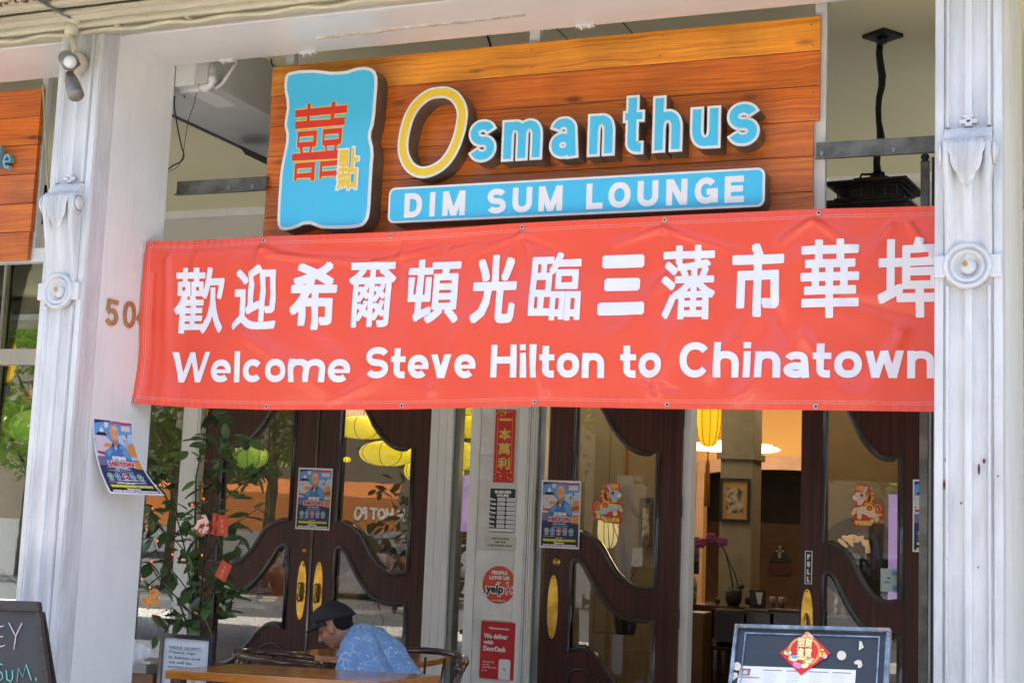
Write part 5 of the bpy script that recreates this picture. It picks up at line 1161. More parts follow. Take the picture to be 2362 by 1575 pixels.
# delivery sticker
a, b = pY(1106, 1562, YPI), pY(1190, 1436, YPI); W, H = b.x - a.x, b.z - a.z; M_dd = flat('sticker_crimson', (.56, .012, .02)); Yq = YPq - .004
mb = MB().use(M_dd); mb.prism(rrect(a.x, a.z, b.x, b.z, .010, 4), Yq, Yq + .003)
Tt('DOORDASH', .36, .865, .82, .895, M_w, .0005, .001); R_(.22, .885, .34, .90, M_w, .0005); R_(.27, .865, .345, .877, M_w, .0005)
Tt('We deliver', .09, .70, .80, .79, M_w, .0005, .0022); Tt('with', .09, .60, .38, .675, M_w, .0005, .0022); Tt('DoorDash', .09, .48, .74, .57, M_w, .0005, .0022)
Tt('Get the app', .09, .275, .43, .305, M_w, .0005, .0005); Tt('or visit', .09, .23, .28, .258, M_w, .0005, .0005); Tt('doordash.com', .09, .185, .50, .212, M_w, .0005, .0005)
for x in (.10, .19): mb.use(M_w); mb.poly([(a.x + W * (x + .02 * math.cos(t)), a.z + H * .14 + W * .02 * math.sin(t)) for t in [j * .785 for j in range(8)]], lambda u, v: (u, Yq - .0005, v))
mb.use(M_w); mb.poly([(a.x + W * .56, a.z + H * .005), (a.x + W * .90, a.z + H * .005), (a.x + W * .90, a.z + H * .33), (a.x + W * .86, a.z + H * .355), (a.x + W * .60, a.z + H * .355), (a.x + W * .56, a.z + H * .33)], lambda u, v: (u, Yq - .0005, v))
R_(.66, .185, .76, .195, M_dd, .001); R_(.70, .165, .78, .175, M_dd, .001)
o = build('delivery_sticker', mb); tag(o, 'crimson delivery service sticker at the foot of the pilaster', 'sticker')
# PULL plate
a, b = pY(1856, 1346, YDL), pY(1874, 1270, YDL); W, H = b.x - a.x, b.z - a.z; Yq = YDL - .004
mb = MB().use(M_w); mb.box(a.x, b.x, Yq, YDL, a.z, b.z); rect(mb, a.x + .006, a.z + .006, b.x - .006, b.z - .006, Yq - .0004, M_k)
for k, ch in enumerate('PULL'):
    z0_ = a.z + H * (.735 - k * .225); mb.use(M_w); gw = W * .40; stroke_flat(mb, glyph(ch, gw, H * .165, .011), .011, lambda u, v, l: (a.x + W * .30 + u, Yq - .0008 - l, z0_ + v))
o = build('pull_sign', mb); tag(o, 'black and white vertical PULL sign on the door leaf', 'sign')
# payment stickers
Yq = YDL + .024; mb = MB(); a, b = pY(2031, 1363, Yq), pY(2076, 1312, Yq); W, H = b.x - a.x, b.z - a.z
rect(mb, a.x, a.z, b.x, b.z, Yq, flat('sticker_mint', (.50, .62, .56))); R_(.6, .72, .9, .88, M_sky, .0006); R_(.62, .05, .92, .28, M_sky, .0006); Tt('VISA', .15, .36, .5, .46, M_capr, .0006, .0012); R_(.35, .56, .5, .62, M_k, .0006); R_(.15, .12, .5, .15, M_grey, .0006)
o = build('payment_sticker', mb); tag(o, 'pale mint payment card sticker low on the right door glass', 'sticker')
mb = MB(); a, b = pY(2076, 1373, Yq), pY(2095, 1305, Yq); W, H = b.x - a.x, b.z - a.z; Yq -= .002
rect(mb, a.x, a.z, b.x, b.z, Yq, flat('sticker_lilac', (.66, .62, .70))); R_(.2, .82, .75, .96, M_capr, .0006); R_(.15, .45, .48, .56, M_pr, .0006); R_(.48, .45, .8, .56, M_or, .0006); R_(.2, .66, .75, .69, M_k, .0006); R_(.15, .30, .8, .33, M_navy, .0006); R_(.15, .22, .8, .24, M_or, .0006); R_(.45, .04, .85, .09, M_pr, .0006)
o = build('payment_sticker', mb); tag(o, 'white strip of card logos at the edge of the right door glass', 'sticker')
# new year pony cut-outs
def pony(label, ox, oy, sc, Y, flip, body, word_):
    """traced from a 1307x1568 view; ox,oy = picture position of that view's origin"""
    mb = MB(); X = (lambda x: (1307 - x)) if flip else (lambda x: x)
    def P(mat, pts, l):
        w_ = [XZ(ox + X(x) / sc, oy + y / sc, Y) for x, y in pts]; mb.use(mat); mb.poly(w_, lambda u, v: (u, Y - l, v))
    def E(mat, cx, cy, rx, ry, l, n=16, rot=0):
        P(mat, [(cx + rx * math.cos(t) * math.cos(rot) - ry * math.sin(t) * math.sin(rot), cy + rx * math.cos(t) * math.sin(rot) + ry * math.sin(t) * math.cos(rot)) for t in [2 * math.pi * k / n for k in range(n)]], l)
    g = .0004; red = flat('pony_red', (.66, .04, .015)); org = flat('pony_orange', (.80, .30, .03)); yel = flat('pony_yellow', (.84, .62, .10)); hoof = flat('pony_cream', (.78, .66, .38))
    mb.use(red); base = [(650, 190), (720, 190), (760, 180), (860, 155), (900, 160), (1000, 200), (1040, 240), (1040, 430), (1110, 490), (1115, 570), (1060, 640), (1020, 690), (1000, 740), (1050, 800), (1110, 850), (1150, 960), (1140, 1070), (1080, 1090), (1070, 1200), (1110, 1310), (1100, 1370), (960, 1410), (820, 1390), (560, 1360), (470, 1290), (330, 1300), (250, 1160), (210, 1040), (190, 920), (200, 800), (270, 710), (370, 680), (480, 710), (540, 760), (480, 640), (460, 560), (500, 480), (470, 400), (560, 350), (620, 290)]
    P(red, base, 0)
    for cx, cy, rx, ry in ((560, 430, 90, 40), (560, 540, 90, 45), (600, 640, 90, 50), (650, 740, 110, 50), (640, 540, 70, 150)): E(org, cx, cy, rx, ry, g)
    for cx, cy in ((510, 430), (510, 570), (560, 690), (690, 640), (720, 720)): E(yel, cx, cy, 40, 14, 2 * g)
    E(org, 870, 270, 150, 85, g); E(yel, 850, 260, 60, 18, 2 * g); E(yel, 950, 270, 45, 35, 2 * g); E(red, 950, 270, 20, 15, 3 * g); E(yel, 860, 330, 50, 15, 2 * g)
    P(body, [(660, 220), (710, 220), (770, 300), (800, 390), (980, 380), (1010, 440), (1090, 500), (1095, 580), (1040, 610), (1000, 680), (950, 660), (960, 760), (820, 760), (780, 650), (690, 560), (730, 480), (720, 400), (660, 300)], 4 * g)
    E(M_pink, 715, 300, 25, 55, 5 * g, 12, -.3); E(M_w, 1020, 550, 75, 60, 5 * g); E(M_pr, 1018, 548, 14, 12, 6 * g, 8); E(M_pr, 985, 635, 25, 18, 6 * g, 8); E(M_k, 830, 475, 48, 52, 5 * g); E(M_w, 818, 460, 14, 14, 6 * g, 8)
    P(red, [(720, 530), (830, 575), (915, 585), (915, 570), (830, 560), (730, 515)], 6 * g); P(red, [(915, 575), (930, 520), (990, 480), (1000, 492), (945, 530), (930, 580)], 6 * g)
    P(body, [(470, 850), (520, 780), (700, 790), (760, 800), (990, 860), (980, 960), (960, 1060), (850, 1080), (820, 1010), (650, 1080), (640, 1110), (520, 1120), (480, 1140), (420, 1130), (410, 1040), (450, 960)], 4 * g)
    P(body, [(990, 830), (1060, 840), (1110, 930), (1100, 960), (1000, 950)], 4 * g); E(hoof, 1075, 1000, 65, 62, 5 * g); E(hoof, 895, 1100, 75, 72, 5 * g); E(hoof, 390, 1190, 72, 70, 5 * g); E(hoof, 530, 1220, 50, 60, 5 * g)
    for cx, cy in ((1060, 960), (890, 1050), (400, 1150)): E(yel, cx, cy, 60, 28, 6 * g)
    P(M_k, [(1005, 1030), (1040, 1070), (1080, 1075), (1060, 1050), (1010, 1010)], 6 * g); P(M_k, [(790, 1080), (820, 1150), (850, 1175), (840, 1140), (810, 1070)], 6 * g); P(M_k, [(320, 1150), (340, 1230), (380, 1260), (350, 1210)], 6 * g)
    E(yel, 605, 850, 115, 112, 5 * g, 20); E(M_pr, 605, 845, 85, 80, 6 * g); E(org, 600, 850, 45, 35, 7 * g, 10); P(yel, [(740, 800), (780, 790), (960, 830), (1000, 830), (990, 870), (940, 880), (760, 830)], 6 * g)
    E(org, 370, 860, 110, 130, g); E(M_grn, 350, 800, 90, 45, 2 * g); E(M_pr, 370, 880, 75, 90, 3 * g); E(yel, 390, 890, 45, 50, 4 * g); E(M_pr, 400, 895, 28, 32, 5 * g); E(yel, 370, 1060, 60, 60, 2 * g); E(M_pink, 280, 1040, 35, 25, 3 * g)
    P(red, [(520, 1180), (1060, 1130), (1100, 1340), (560, 1350)], 3 * g)
    a = XZ(ox + min(X(540), X(1040)) / sc, oy + 1345 / sc, Y); b = XZ(ox + max(X(540), X(1040)) / sc, oy + 1215 / sc, Y); mb.use(yel); text(mb, word_, lambda u, v, l: (u, Y - 8 * g - l, v), a[0], a[1], b[0], b[1], bold=.0028)
    for cx, cy in ((1090, 280), (560, 270), (250, 1240)): P(flat('tape', (.40, .30, .15)), [(cx - 45, cy - 45), (cx + 45, cy - 45), (cx + 45, cy + 45), (cx - 45, cy + 45)], -g)
    o = build('pony_cutout', mb); tag(o, label, 'decoration')
pony('red-edged paper pony with pale blue body on the folded door', 1350, 1100, 13.07, YDC + .022, False, flat('pony_pale_blue', (.42, .58, .64)), '馬上成功')
pony('red-edged paper pony with pink body on the right door', 1950, 1104, 12.6, YDL + .022, True, flat('pony_pale_pink', (.82, .58, .46)), '平安喜樂')
# ================================================================== INTERIOR
def pointlight(name, loc, e, col, r=.12):
    l = bpy.data.lights.new(name, 'POINT'); l.energy = e; l.color = col; l.shadow_soft_size = r; o = bpy.data.objects.new(name, l); C.objects.link(o); o.location = loc; return o
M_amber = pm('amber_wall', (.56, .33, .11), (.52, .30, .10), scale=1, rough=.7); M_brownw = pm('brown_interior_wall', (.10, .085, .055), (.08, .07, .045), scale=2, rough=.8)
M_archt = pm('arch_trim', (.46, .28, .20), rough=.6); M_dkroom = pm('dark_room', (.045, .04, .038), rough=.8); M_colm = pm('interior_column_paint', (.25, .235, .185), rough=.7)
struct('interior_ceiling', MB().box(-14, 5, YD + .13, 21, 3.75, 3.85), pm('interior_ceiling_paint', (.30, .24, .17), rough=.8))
YA = 16.2
ax0 = pY(1624, 1100, YA).x; ax1 = pY(1990, 1100, YA).x; zs_ = pY(1630, 1092, YA).z; zm = pY(1760, 1082, YA).z
N = 20; acx = (ax0 + ax1) / 2
arch = [(ax0, -.02), (ax1, -.02)] + [(ax1 + (ax0 - ax1) * k / N, zs_ + (zm - zs_) * math.sin(math.pi * k / N) ** .8) for k in range(N + 1)]
mb = MB().prism([(-14, 0), (5, 0), (5, 3.8), (-14, 3.8)], YA, YA + .18, [arch]) if False else None
def with_hole(x0, x1):
    m = MB(); m.box(x0, ax0, YA, YA + .18, 0, 3.8); m.box(ax1, x1, YA, YA + .18, 0, 3.8)
    top = arch[2:]; 
    for (a, b), (c, e) in zip(top, top[1:]):
        m.add([(a, YA, b), (c, YA, e), (c, YA, 3.8), (a, YA, 3.8), (a, YA + .18, b), (c, YA + .18, e)], [(0, 1, 2, 3), (0, 1, 5, 4)])
    return m
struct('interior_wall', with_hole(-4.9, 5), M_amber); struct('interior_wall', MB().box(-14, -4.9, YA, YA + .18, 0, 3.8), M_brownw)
mb = MB(); top = arch[2:] ; pts = [(ax1, YA - .02, 0)] + [(a, YA - .02, b) for a, b in top] + [(ax0, YA - .02, 0)]
for (a, b), (c, e) in zip([(ax1, 0)] + top, top + [(ax0, 0)]):
    ta = 1.0; k = .15
    def outp(x, z): dx, dz = x - acx, (z - .6); L_ = math.hypot(dx, dz); return (x + dx / L_ * k, z + dz / L_ * k)
    A_, B_ = (a, b), (c, e); Ao, Bo = outp(*A_), outp(*B_)
    mb.add([(A_[0], YA - .025, A_[1]), (B_[0], YA - .025, B_[1]), (Bo[0], YA - .025, Bo[1]), (Ao[0], YA - .025, Ao[1])], [(0, 1, 2, 3)])
build('arch_trim', mb, M_archt)['kind'] = 'structure'
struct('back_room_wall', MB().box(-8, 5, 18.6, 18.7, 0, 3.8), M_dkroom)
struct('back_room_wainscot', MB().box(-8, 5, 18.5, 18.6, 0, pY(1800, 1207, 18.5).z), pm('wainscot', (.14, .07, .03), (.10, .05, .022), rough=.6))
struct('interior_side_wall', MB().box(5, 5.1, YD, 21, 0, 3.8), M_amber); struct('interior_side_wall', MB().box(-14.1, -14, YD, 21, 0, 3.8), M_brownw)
struct('interior_side_partition', MB().box(-5.0, -4.88, 13.2, YA, 0, 3.8), M_brownw)
# grey column with cap moulding and picture
YC_ = 13.4; x0, x1 = pY(1664, 1000, YC_).x, pY(1738, 1000, YC_).x; xs = x1
dcol = pX(1758, 1000, x1).y
ic = thing('interior_column', 'square grey column inside with a ledge moulding near its top', 'column', ((x0 + x1) / 2, YC_, 0))
boxo('column_shaft', x0, x1, YC_, min(dcol, YC_ + .7), 0, 3.75, M_colm, ic); zc_ = pY(1700, 1052, YC_).z
boxo('column_ledge', x0 - .03, x1 + .03, YC_ - .04, min(dcol, YC_ + .7) + .03, zc_ - .03, zc_ + .03, M_colm, ic)
def picture(pxa, pya, pxb, pyb, Y, label, mk):
    a, b = pY(pxa, pyb, Y), pY(pxb, pya, Y); t = thing('framed_picture', label, 'picture', ((a.x + b.x) / 2, Y, a.z)); f_ = .022
    m = MB(); m.prism([(a.x, a.z), (b.x, a.z), (b.x, b.z), (a.x, b.z)], Y - .03, Y - .002, [[(a.x + f_, a.z + f_), (b.x - f_, a.z + f_), (b.x - f_, b.z - f_), (a.x + f_, b.z - f_)]]); build('frame', m, M_black, t)
    m = MB(); rect(m, a.x + f_, a.z + f_, b.x - f_, b.z - f_, Y - .008, mk); build('mount', m, None, t)
    m = MB(); w_, h_ = b.x - a.x, b.z - a.z; rect(m, a.x + w_ * .22, a.z + h_ * .2, b.x - w_ * .22, b.z - h_ * .22, Y - .010, pm('small_painting', (.42, .36, .28), (.05, .05, .05), scale=16, rough=.5, lo=.42, hi=.56)); build('painting', m, None, t)
picture(1660, 1104, 1731, 1201, YC_, 'black framed picture with tan mount on the grey interior column', flat('tan_mount', (.42, .26, .12)))
picture(1474, 1148, 1507, 1258, 13.5, 'dark framed picture dimly seen through the folded door glass', flat('dim_mount', (.10, .085, .06)))
struct('interior_partition', MB().box(pY(1300, 1100, 13.55).x, pY(1560, 1100, 13.55).x, 13.52, 13.6, 0, 3.75), pm('tan_partition', (.20, .165, .10), (.17, .14, .085), rough=.8))
# oblong orange lantern with tassel
M_lan = pm('orange_silk', (.85, .42, .03), (.80, .36, .02), rough=.6, emit=(1, .42, .01), es=.24); M_lany = pm('yellow_silk', (.80, .68, .05), (.74, .62, .04), rough=.6, emit=(1, .72, .02), es=.12); M_lang = pm('green_silk', (.42, .60, .12), rough=.6, emit=(.4, .7, .1), es=.04); M_rib = pm('lantern_rib', (.22, .10, .01), rough=.6)
def lantern(name, label, c, rx, rz, mat, n=10, flatk=1, tassel=True, cat='lantern', group=None, cap=True):
    rx *= c[1] / math.hypot(c[0], c[1]); t = thing(name, label, cat, c, group); prof = [(rx * math.cos(a) ** flatk, rz * math.sin(a)) for a in [-math.pi / 2 + math.pi * k / 14 for k in range(15)]]; prof = [(max(r, .16 * rx if cap else .01), z) for r, z in prof]
    m = MB(); m.lathe(prof, c, 'Z', n * 3); build('shade', m, mat, t)
    for k in range(n):
        a = 2 * math.pi * k / n + .2; m = MB(); m.tube([(c[0] + r * 1.012 * math.cos(a), c[1] + r * 1.012 * math.sin(a), c[2] + z) for r, z in prof], .0035, 4); build('rib', m, M_rib, t)
    m = MB(); m.tube([(c[0], c[1], c[2] + rz), (c[0], c[1], 3.74)], .004, 5); build('cord', m, M_rib, t)
    if tassel: m = MB(); m.tube([(c[0], c[1], c[2] - rz), (c[0], c[1], c[2] - rz - .12)], .006, 5); m.tube([(c[0], c[1], c[2] - rz - .12), (c[0], c[1], c[2] - rz - .16), (c[0], c[1], c[2] - rz - .52)], [.012, .02, .028], 8); build('tassel', m, pm('tassel_orange', (.50, .20, .03), rough=.8), t)
    return t
p = pY(1635, 955, 12.2); rzz = p.z - pY(1635, 1029, 12.2).z
lantern('silk_lantern', 'glowing orange melon-shaped lantern inside the open entrance', tuple(p), (pY(1664, 955, 12.2).x - pY(1607, 955, 12.2).x) / 2, rzz, M_lan, 9, .55)
# disc ceiling lamp behind the column
p = pY(1690, 1034, 14.8); dl = thing('ceiling_lamp', 'wide cream disc lamp glowing behind the grey interior column', 'lamp', tuple(p)); rr_ = (pY(1798, 1040, 14.8).x - pY(1582, 1040, 14.8).x) / 2
M_glow = pm('lamp_glow', (.9, .8, .6), rough=.4, emit=(1, .78, .48), es=.8)
m = MB(); m.lathe([(.01, .07), (rr_ * .55, .065), (rr_ * .8, .045), (rr_, .0), (rr_ * .92, -.02), (.01, -.03)], p, 'Z', 40); build('shade', m, M_glow, dl)
m = MB()
for z, r in ((.045, .82), (.02, .93)): m.tube([(p.x + rr_ * r * math.cos(a), p.y + rr_ * r * math.sin(a), p.z + z) for a in [k * .157 for k in range(40)]], .006, 4, True)
build('rings', m, pm('lamp_ring', (.55, .45, .3)), dl); m = MB(); m.tube([p + Vector((0, 0, .06)), (p.x, p.y, 3.74)], .01, 6); build('rod', m, M_black, dl)
pointlight('lamp_light', (p.x, p.y, p.z - .15), 20, (1, .72, .42), .4); pointlight('lamp_light', (p.x - .2, p.y, p.z + .4), 3, (1, .75, .45), .3)
# yellow saucer lanterns seen through the double doors and the slim window
SAU = [(838, 986, 72, 24, 12.6), (893, 1046, 66, 26, 12.1), (975, 1085, 44, 27, 12.9), (1080, 985, 52, 24, 12.8), (1068, 1052, 42, 30, 11.9), (1050, 1092, 22, 15, 13.2), (1095, 935, 46, 22, 12.6), (930, 1000, 40, 20, 13.4), (800, 1130 - 70, 10, 6, 14.5)]
SL = ['broad yellow saucer lantern high behind the double doors', 'yellow saucer lantern nearest the right door leaf glass', 'yellow saucer lantern half cut off by the door stile', 'yellow saucer lantern high in the slim window', 'lowest large yellow saucer lantern in the slim window', 'small yellow lantern low in the slim window',
      'topmost yellow lantern just under the banner in the slim window', 'yellow saucer lantern tucked between the two broad ones', 'tiny far yellow lantern inside behind the double doors']
for (px, py, a_, b_, Y), L_ in zip(SAU, SL):
    p = pY(px, py, Y); k = (pY(px + 100, py, Y).x - p.x) / 100
    lantern('saucer_lantern', L_, tuple(p), a_ * k, b_ * k, M_lany, 8, .8, False, group='yellow saucer lanterns inside the restaurant', cap=False)
for px, py, a_, b_, Y, L_, m_ in ((578, 1052, 42, 26, 12.2, 'green saucer lantern behind the left door leaf glass', M_lang), (96, 986, 78, 34, 12.5, 'green saucer lantern in the left bay window', M_lang)):
    p = pY(px, py, Y); k = (pY(px + 100, py, Y).x - p.x) / 100; lantern('saucer_lantern', L_, tuple(p), a_ * k, b_ * k, m_, 9, .8, False, cap=False)
p = pY(8, 832, 12.0); k = .0040
lantern('silk_lantern', 'orange round lantern in the left bay window', tuple(p), 42 * k, 60 * k, M_lan, 9, .6)
p = pY(1402, 1218, 12.3); k = .0040; lantern('paper_lantern', 'cream paper lantern glowing behind the folded door glass', tuple(p), 26 * k, 44 * k, pm('cream_paper', (.75, .66, .35), rough=.7, emit=(1, .75, .3), es=.10), 7, .5, False)
cable('tassel_strip', 'gold tassel strip hanging behind the folded door glass', [(1447, 1025), (1447, 1050), (1446, 1095)], 12.1, .018, pm('tassel_orange', (.50, .20, .03)), 'tassel')
# cream slatted ceiling panel light
a, b = pY(790, 975, 13.2), pY(846, 940, 13.2); lt = thing('slatted_light', 'cream slatted ceiling light box above the yellow lanterns', 'light', (a.x, 13.2, a.z))
for k in range(7): boxo('slat', a.x + (b.x - a.x) * k / 7, a.x + (b.x - a.x) * (k + .8) / 7, 13.2, 13.5, a.z, b.z + .2, M_glow if k == 99 else pm('slat_cream', (.7, .55, .38), emit=(1, .7, .4), es=.10), lt, 0)
for X, Y, e in ((-5.9, 12.8, 11), (-7.2, 13.5, 8), (-4.5, 12.6, 8), (-9.5, 12.5, 9), (-2.4, 14.6, 11), (-3.4, 12.4, 3), (-1.9, 11.6, 5)): pointlight('lantern_light', (X, Y, 3.3), e, (1, .76, .45), .25)
p = pY(65, 746, 14.5); m = MB(); m.lathe([(.001, .02), (.09, .02), (.09, -.01), (.001, -.01)], p, 'Z', 20); o = build('downlight', m, pm('downlight_glow', (1, .9, .7), emit=(1, .72, .4), es=6)); tag(o, 'small bright warm downlight in the left bay window', 'lamp')
# bar counter, stools, orchid, bottles
YK = 12.3; zc1 = pY(1700, 1398, YK).z
bar = thing('bar_counter', 'dark bar counter inside the open entrance', 'counter', (pxX(1720, YK), YK, 0))
xk0, xk1 = pxX(1560, YK), pxX(1960, YK)
boxo('counter_top', xk0, xk1, YK - .05, YK + .55, zc1 - .04, zc1, M_chairw, bar); boxo('counter_front', xk0 + .05, xk1, YK + .02, YK + .5, 0, zc1 - .04, pm('counter_brown', (.045, .025, .015), rough=.4), bar)
xe = pY(1590, 1450, 11.9).x
boxo('end_panel', xe - .25, pxX(1622, 11.9, 1450), 11.9, 12.2, 0, zc1 - .05, pm('counter_oak', (.20, .10, .035), (.14, .07, .025), rough=.5), bar)
M_leath = pm('black_leather', (.022, .022, .023), rough=.35, bump=.1, coat=.3)
def stool(px0, label):
    X = pxX(px0, 11.7, 1440); t = thing('bar_stool', label, 'bar stool', (X, 11.6, 0), 'black leather stools along the bar'); zb = pY(px0, 1403, 11.7).z
    o = boxo('backrest', X - .14, X + .16, 11.62, 11.70, zb - .34, zb, M_leath, t, .03); o = boxo('seat', X - .16, X + .18, 11.62, 12.0, .62, .72, M_leath, t, .03)
    for dx, dy in ((-.13, 0), (.15, 0), (-.13, .3), (.15, .3)): boxo('leg', X + dx - .015, X + dx + .015, 11.65 + dy, 11.68 + dy, 0, .62, M_chairw, t, 0)
stool(1690, 'black leather bar stool nearest the open door jamb'); stool(1752, 'middle black leather bar stool at the counter'); stool(1812, 'black leather bar stool beside the PULL door leaf')
M_orch = pm('orchid_purple', (.30, .06, .20), (.20, .03, .13), rough=.6); M_ol = pm('orchid_leaf', (.012, .022, .010), rough=.4)
def PK(px, py, Y=12.45): return pY(px, py, Y)
orc = thing('orchid', 'potted purple orchid arching over the bar counter', 'orchid', tuple(PK(1692, 1392)))
q = PK(1692, 1392); m = MB(); m.lathe([(.05, 0), (.07, .04), (.075, .12), (.06, .14), (.001, .13)], (q.x, 12.45, zc1), 'Z', 14); build('pot', m, M_black, orc)
m = MB()
for (a, b, c_, w_) in (((1692, 1390), (1668, 1352), (1655, 1385), .05), ((1694, 1390), (1712, 1352), (1726, 1385), .06), ((1690, 1390), (1685, 1345), (1690, 1360), .04), ((1698, 1388), (1700, 1350), (1712, 1352), .04)):
    m.ball(PK((a[0] + b[0]) / 2, (a[1] + b[1]) / 2), w_ * .5, .02, w_ * 1.4, 8); m.ball(PK(*c_), w_ * .5, .02, w_ * .6, 8)
build('leaves', m, M_ol, orc)
m = MB(); m.tube([PK(1692, 1360), PK(1684, 1315), PK(1674, 1275), PK(1664, 1252), PK(1648, 1242), PK(1620, 1248)], .006, 5); m.tube([PK(1704, 1355), PK(1696, 1325), PK(1684, 1300), PK(1676, 1278)], .005, 5); build('stem', m, M_ol, orc)
for i, (px, py) in enumerate(((1617, 1252), (1640, 1240), (1665, 1249))):
    q = PK(px, py); m = MB()
    for k in range(5): a = k * 1.256 + i; m.ball((q.x + .032 * math.cos(a), q.y, q.z + .026 * math.sin(a)), .026, .008, .022, 8)
    m.ball((q.x, q.y - .012, q.z - .005), .011, .011, .011, 6); build('flower', m, M_orch, orc)
bt = thing('soap_bottle', 'clear pump bottle of green liquid at the counter end', 'bottle', tuple(PK(1597, 1392))); q = PK(1597, 1392)
kk = pY(1697, 1392, 12.45).x - pY(1597, 1392, 12.45).x; kk /= 100
m = MB(); m.lathe([(.001, 0), (9.5 * kk, 0), (9.5 * kk, 27 * kk), (.001, 27 * kk)], (q.x, 12.45, zc1), 'Z', 16); build('green_liquid', m, pm('green_liquid', (.10, .30, .06), rough=.1, coat=.6), bt)
m = MB(); m.lathe([(9.6 * kk, 27 * kk), (9.6 * kk, 48 * kk), (4 * kk, 56 * kk), (3 * kk, 62 * kk), (.001, 62 * kk)], (q.x, 12.45, zc1), 'Z', 16); build('bottle_body', m, pm('bottle_clear', (.35, .38, .34), rough=.08, coat=.5), bt)
m = MB(); m.tube([(q.x, 12.45, zc1 + 62 * kk), (q.x, 12.45, zc1 + 76 * kk), (q.x - 7 * kk, 12.43, zc1 + 76 * kk)], 1.6 * kk, 6); build('pump', m, M_w, bt)
m = MB(); m.box(q.x - 7 * kk, q.x + 2 * kk, 12.45 - 10.4 * kk, 12.45 - 9.4 * kk, zc1 + 18 * kk, zc1 + 42 * kk); build('label', m, M_navy, bt)
a, b = pY(1729, 1391, 12.3), pY(1765, 1352, 12.3); cs = thing('counter_card', 'small black acrylic card stand on the bar counter', 'card', tuple(a))
boxo('holder', a.x, b.x, 12.3, 12.33, zc1, zc1 + (b.z - a.z), M_k, cs, 0); m = MB(); rect(m, a.x + .01, zc1 + .02, b.x - .01, zc1 + (b.z - a.z) - .01, 12.298, flat('card_dark', (.05, .05, .06))); m.use(M_w); m.add([(a.x + .05, 12.297, zc1 + .13), (b.x - .02, 12.297, zc1 + .13), (b.x - .035, 12.297, zc1 + .03), (b.x - .06, 12.297, zc1 + .03)], [(0, 1, 2, 3)]); build('card', m, None, cs)
for i, px in enumerate((1782, 1803)):
    q = pY(px, 1392, 12.35); m = MB(); m.lathe([(.001, 0), (.022, 0), (.03, .1), (.027, .1), (.02, .01), (.001, .01)], (q.x, 12.35, zc1), 'Z', 12); o = build('drinking_glass', m, pm('glassware', (.22, .21, .20), rough=.05, coat=.8)); tag(o, ('drinking glass on the bar next to the small card', 'drinking glass on the bar nearest the PULL door')[i], 'glass')
# triangular restroom sign and oval plate on the back wall
tg = pY(1800, 1250, 18.48); mb = MB(); T0, T1, T2 = pY(1799, 1250, 18.48), pY(1774, 1296, 18.48), pY(1825, 1296, 18.48)
mb.use(M_k).prism([(T1.x, T1.z), (T2.x, T2.z), (T0.x, T0.z)], 18.46, 18.48); mb.use(M_grey); h1, h2 = pY(1799, 1266, 18.46), pY(1799, 1286, 18.46); mb.box(h1.x - .02, h1.x + .02, 18.45, 18.458, h2.z, h1.z); mb.ball((h1.x, 18.455, h1.z + .03), .025, .004, .025, 8)
mb.box(h1.x - .055, h1.x + .055, 18.45, 18.457, (h1.z + h2.z) / 2 + .02, (h1.z + h2.z) / 2 + .045)
o = build('restroom_sign', mb); tag(o, 'black triangular restroom sign with a walking figure on the back wall', 'sign')
a, b = pY(1770, 1325, 18.48), pY(1828, 1301, 18.48); o = build('wall_plaque', MB().prism(rrect(a.x, a.z, b.x, b.z, (b.z - a.z) / 2.05, 6), 18.46, 18.48), flat('dark_red_plaque', (.08, .015, .012))); tag(o, 'dark red rounded plaque under the triangular sign', 'sign')
a, b = pY(1588, 1322, 14.0), pY(1614, 1238, 14.0); mb = MB(); rect(mb, a.x, a.z, b.x, b.z, 14.0, pm('night_poster', (.30, .16, .10), (.03, .05, .12), scale=9, rough=.4, lo=.4, hi=.6)); rect(mb, a.x, a.z, b.x, a.z + (b.z - a.z) * .35, 13.998, M_k)
o = build('wall_poster', mb); tag(o, 'dark blue and orange poster on the wall behind the pump bottle', 'poster')
# purple lit strip on the side of the column and behind the right door
a, b = pY(2077, 1200, 11.5), pY(2096, 1040, 11.5)
def sheet_box(name, pxa, pya, pxb, pyb, Y, mat, label, cat): a, b = pY(pxa, pyb, Y), pY(pxb, pya, Y); o = build(name, MB().box(a.x, b.x, Y, Y + .02, a.z, b.z), mat); return tag(o, label, cat)
sheet_box('tv_screen', 2072, 1035, 2106, 1290, 11.3, pm('screen_teal_purple', (.03, .10, .12), (.10, .05, .16), scale=2.5, rough=.2, emit=(.20, .45, .60), es=.16), 'bright wall screen glowing behind the right door glass', 'screen')
sheet_box('lilac_panel', 2048, 1140, 2074, 1392, 11.2, pm('lilac_glow_cloth', (.36, .22, .46), (.30, .18, .40), rough=.8, emit=(.45, .28, .6), es=.12), 'self-glowing lilac fabric panel behind the payment stickers', 'panel')  # weak emission puts lilac light into the cloth colour
sheet_box('lilac_panel', 1062, 1096, 1081, 1225, 12.4, pm('lilac_glow_cloth', (.36, .22, .46)), 'lilac hanging panel in the slim window', 'panel')
struct('interior_wall_right', MB().box(pY(1890, 1000, 12.9).x, 5, 12.9, 13.0, 0, 3.75), pm('tan_wall', (.30, .23, .12), (.27, .20, .10), rough=.8))
q = pY(1985, 1290, 11.8); m = MB(); m.lathe([(.001, 0), (.34, 0), (.34, .05), (.001, .05)], (q.x, 11.8, q.z), 'Y', 30); o = build('round_mirror', m, pm('dark_mirror', (.02, .016, .014), rough=.1, coat=.8)); tag(o, 'large dark round mirror behind the pink pony', 'mirror')
a = pY(1960, 1240, 11.6); va = thing('reflection_shapes', 'gilt petal shapes added for reflections in the right door glass', 'lamp', tuple(a))  # glowing shapes added for the peach reflections in the glass
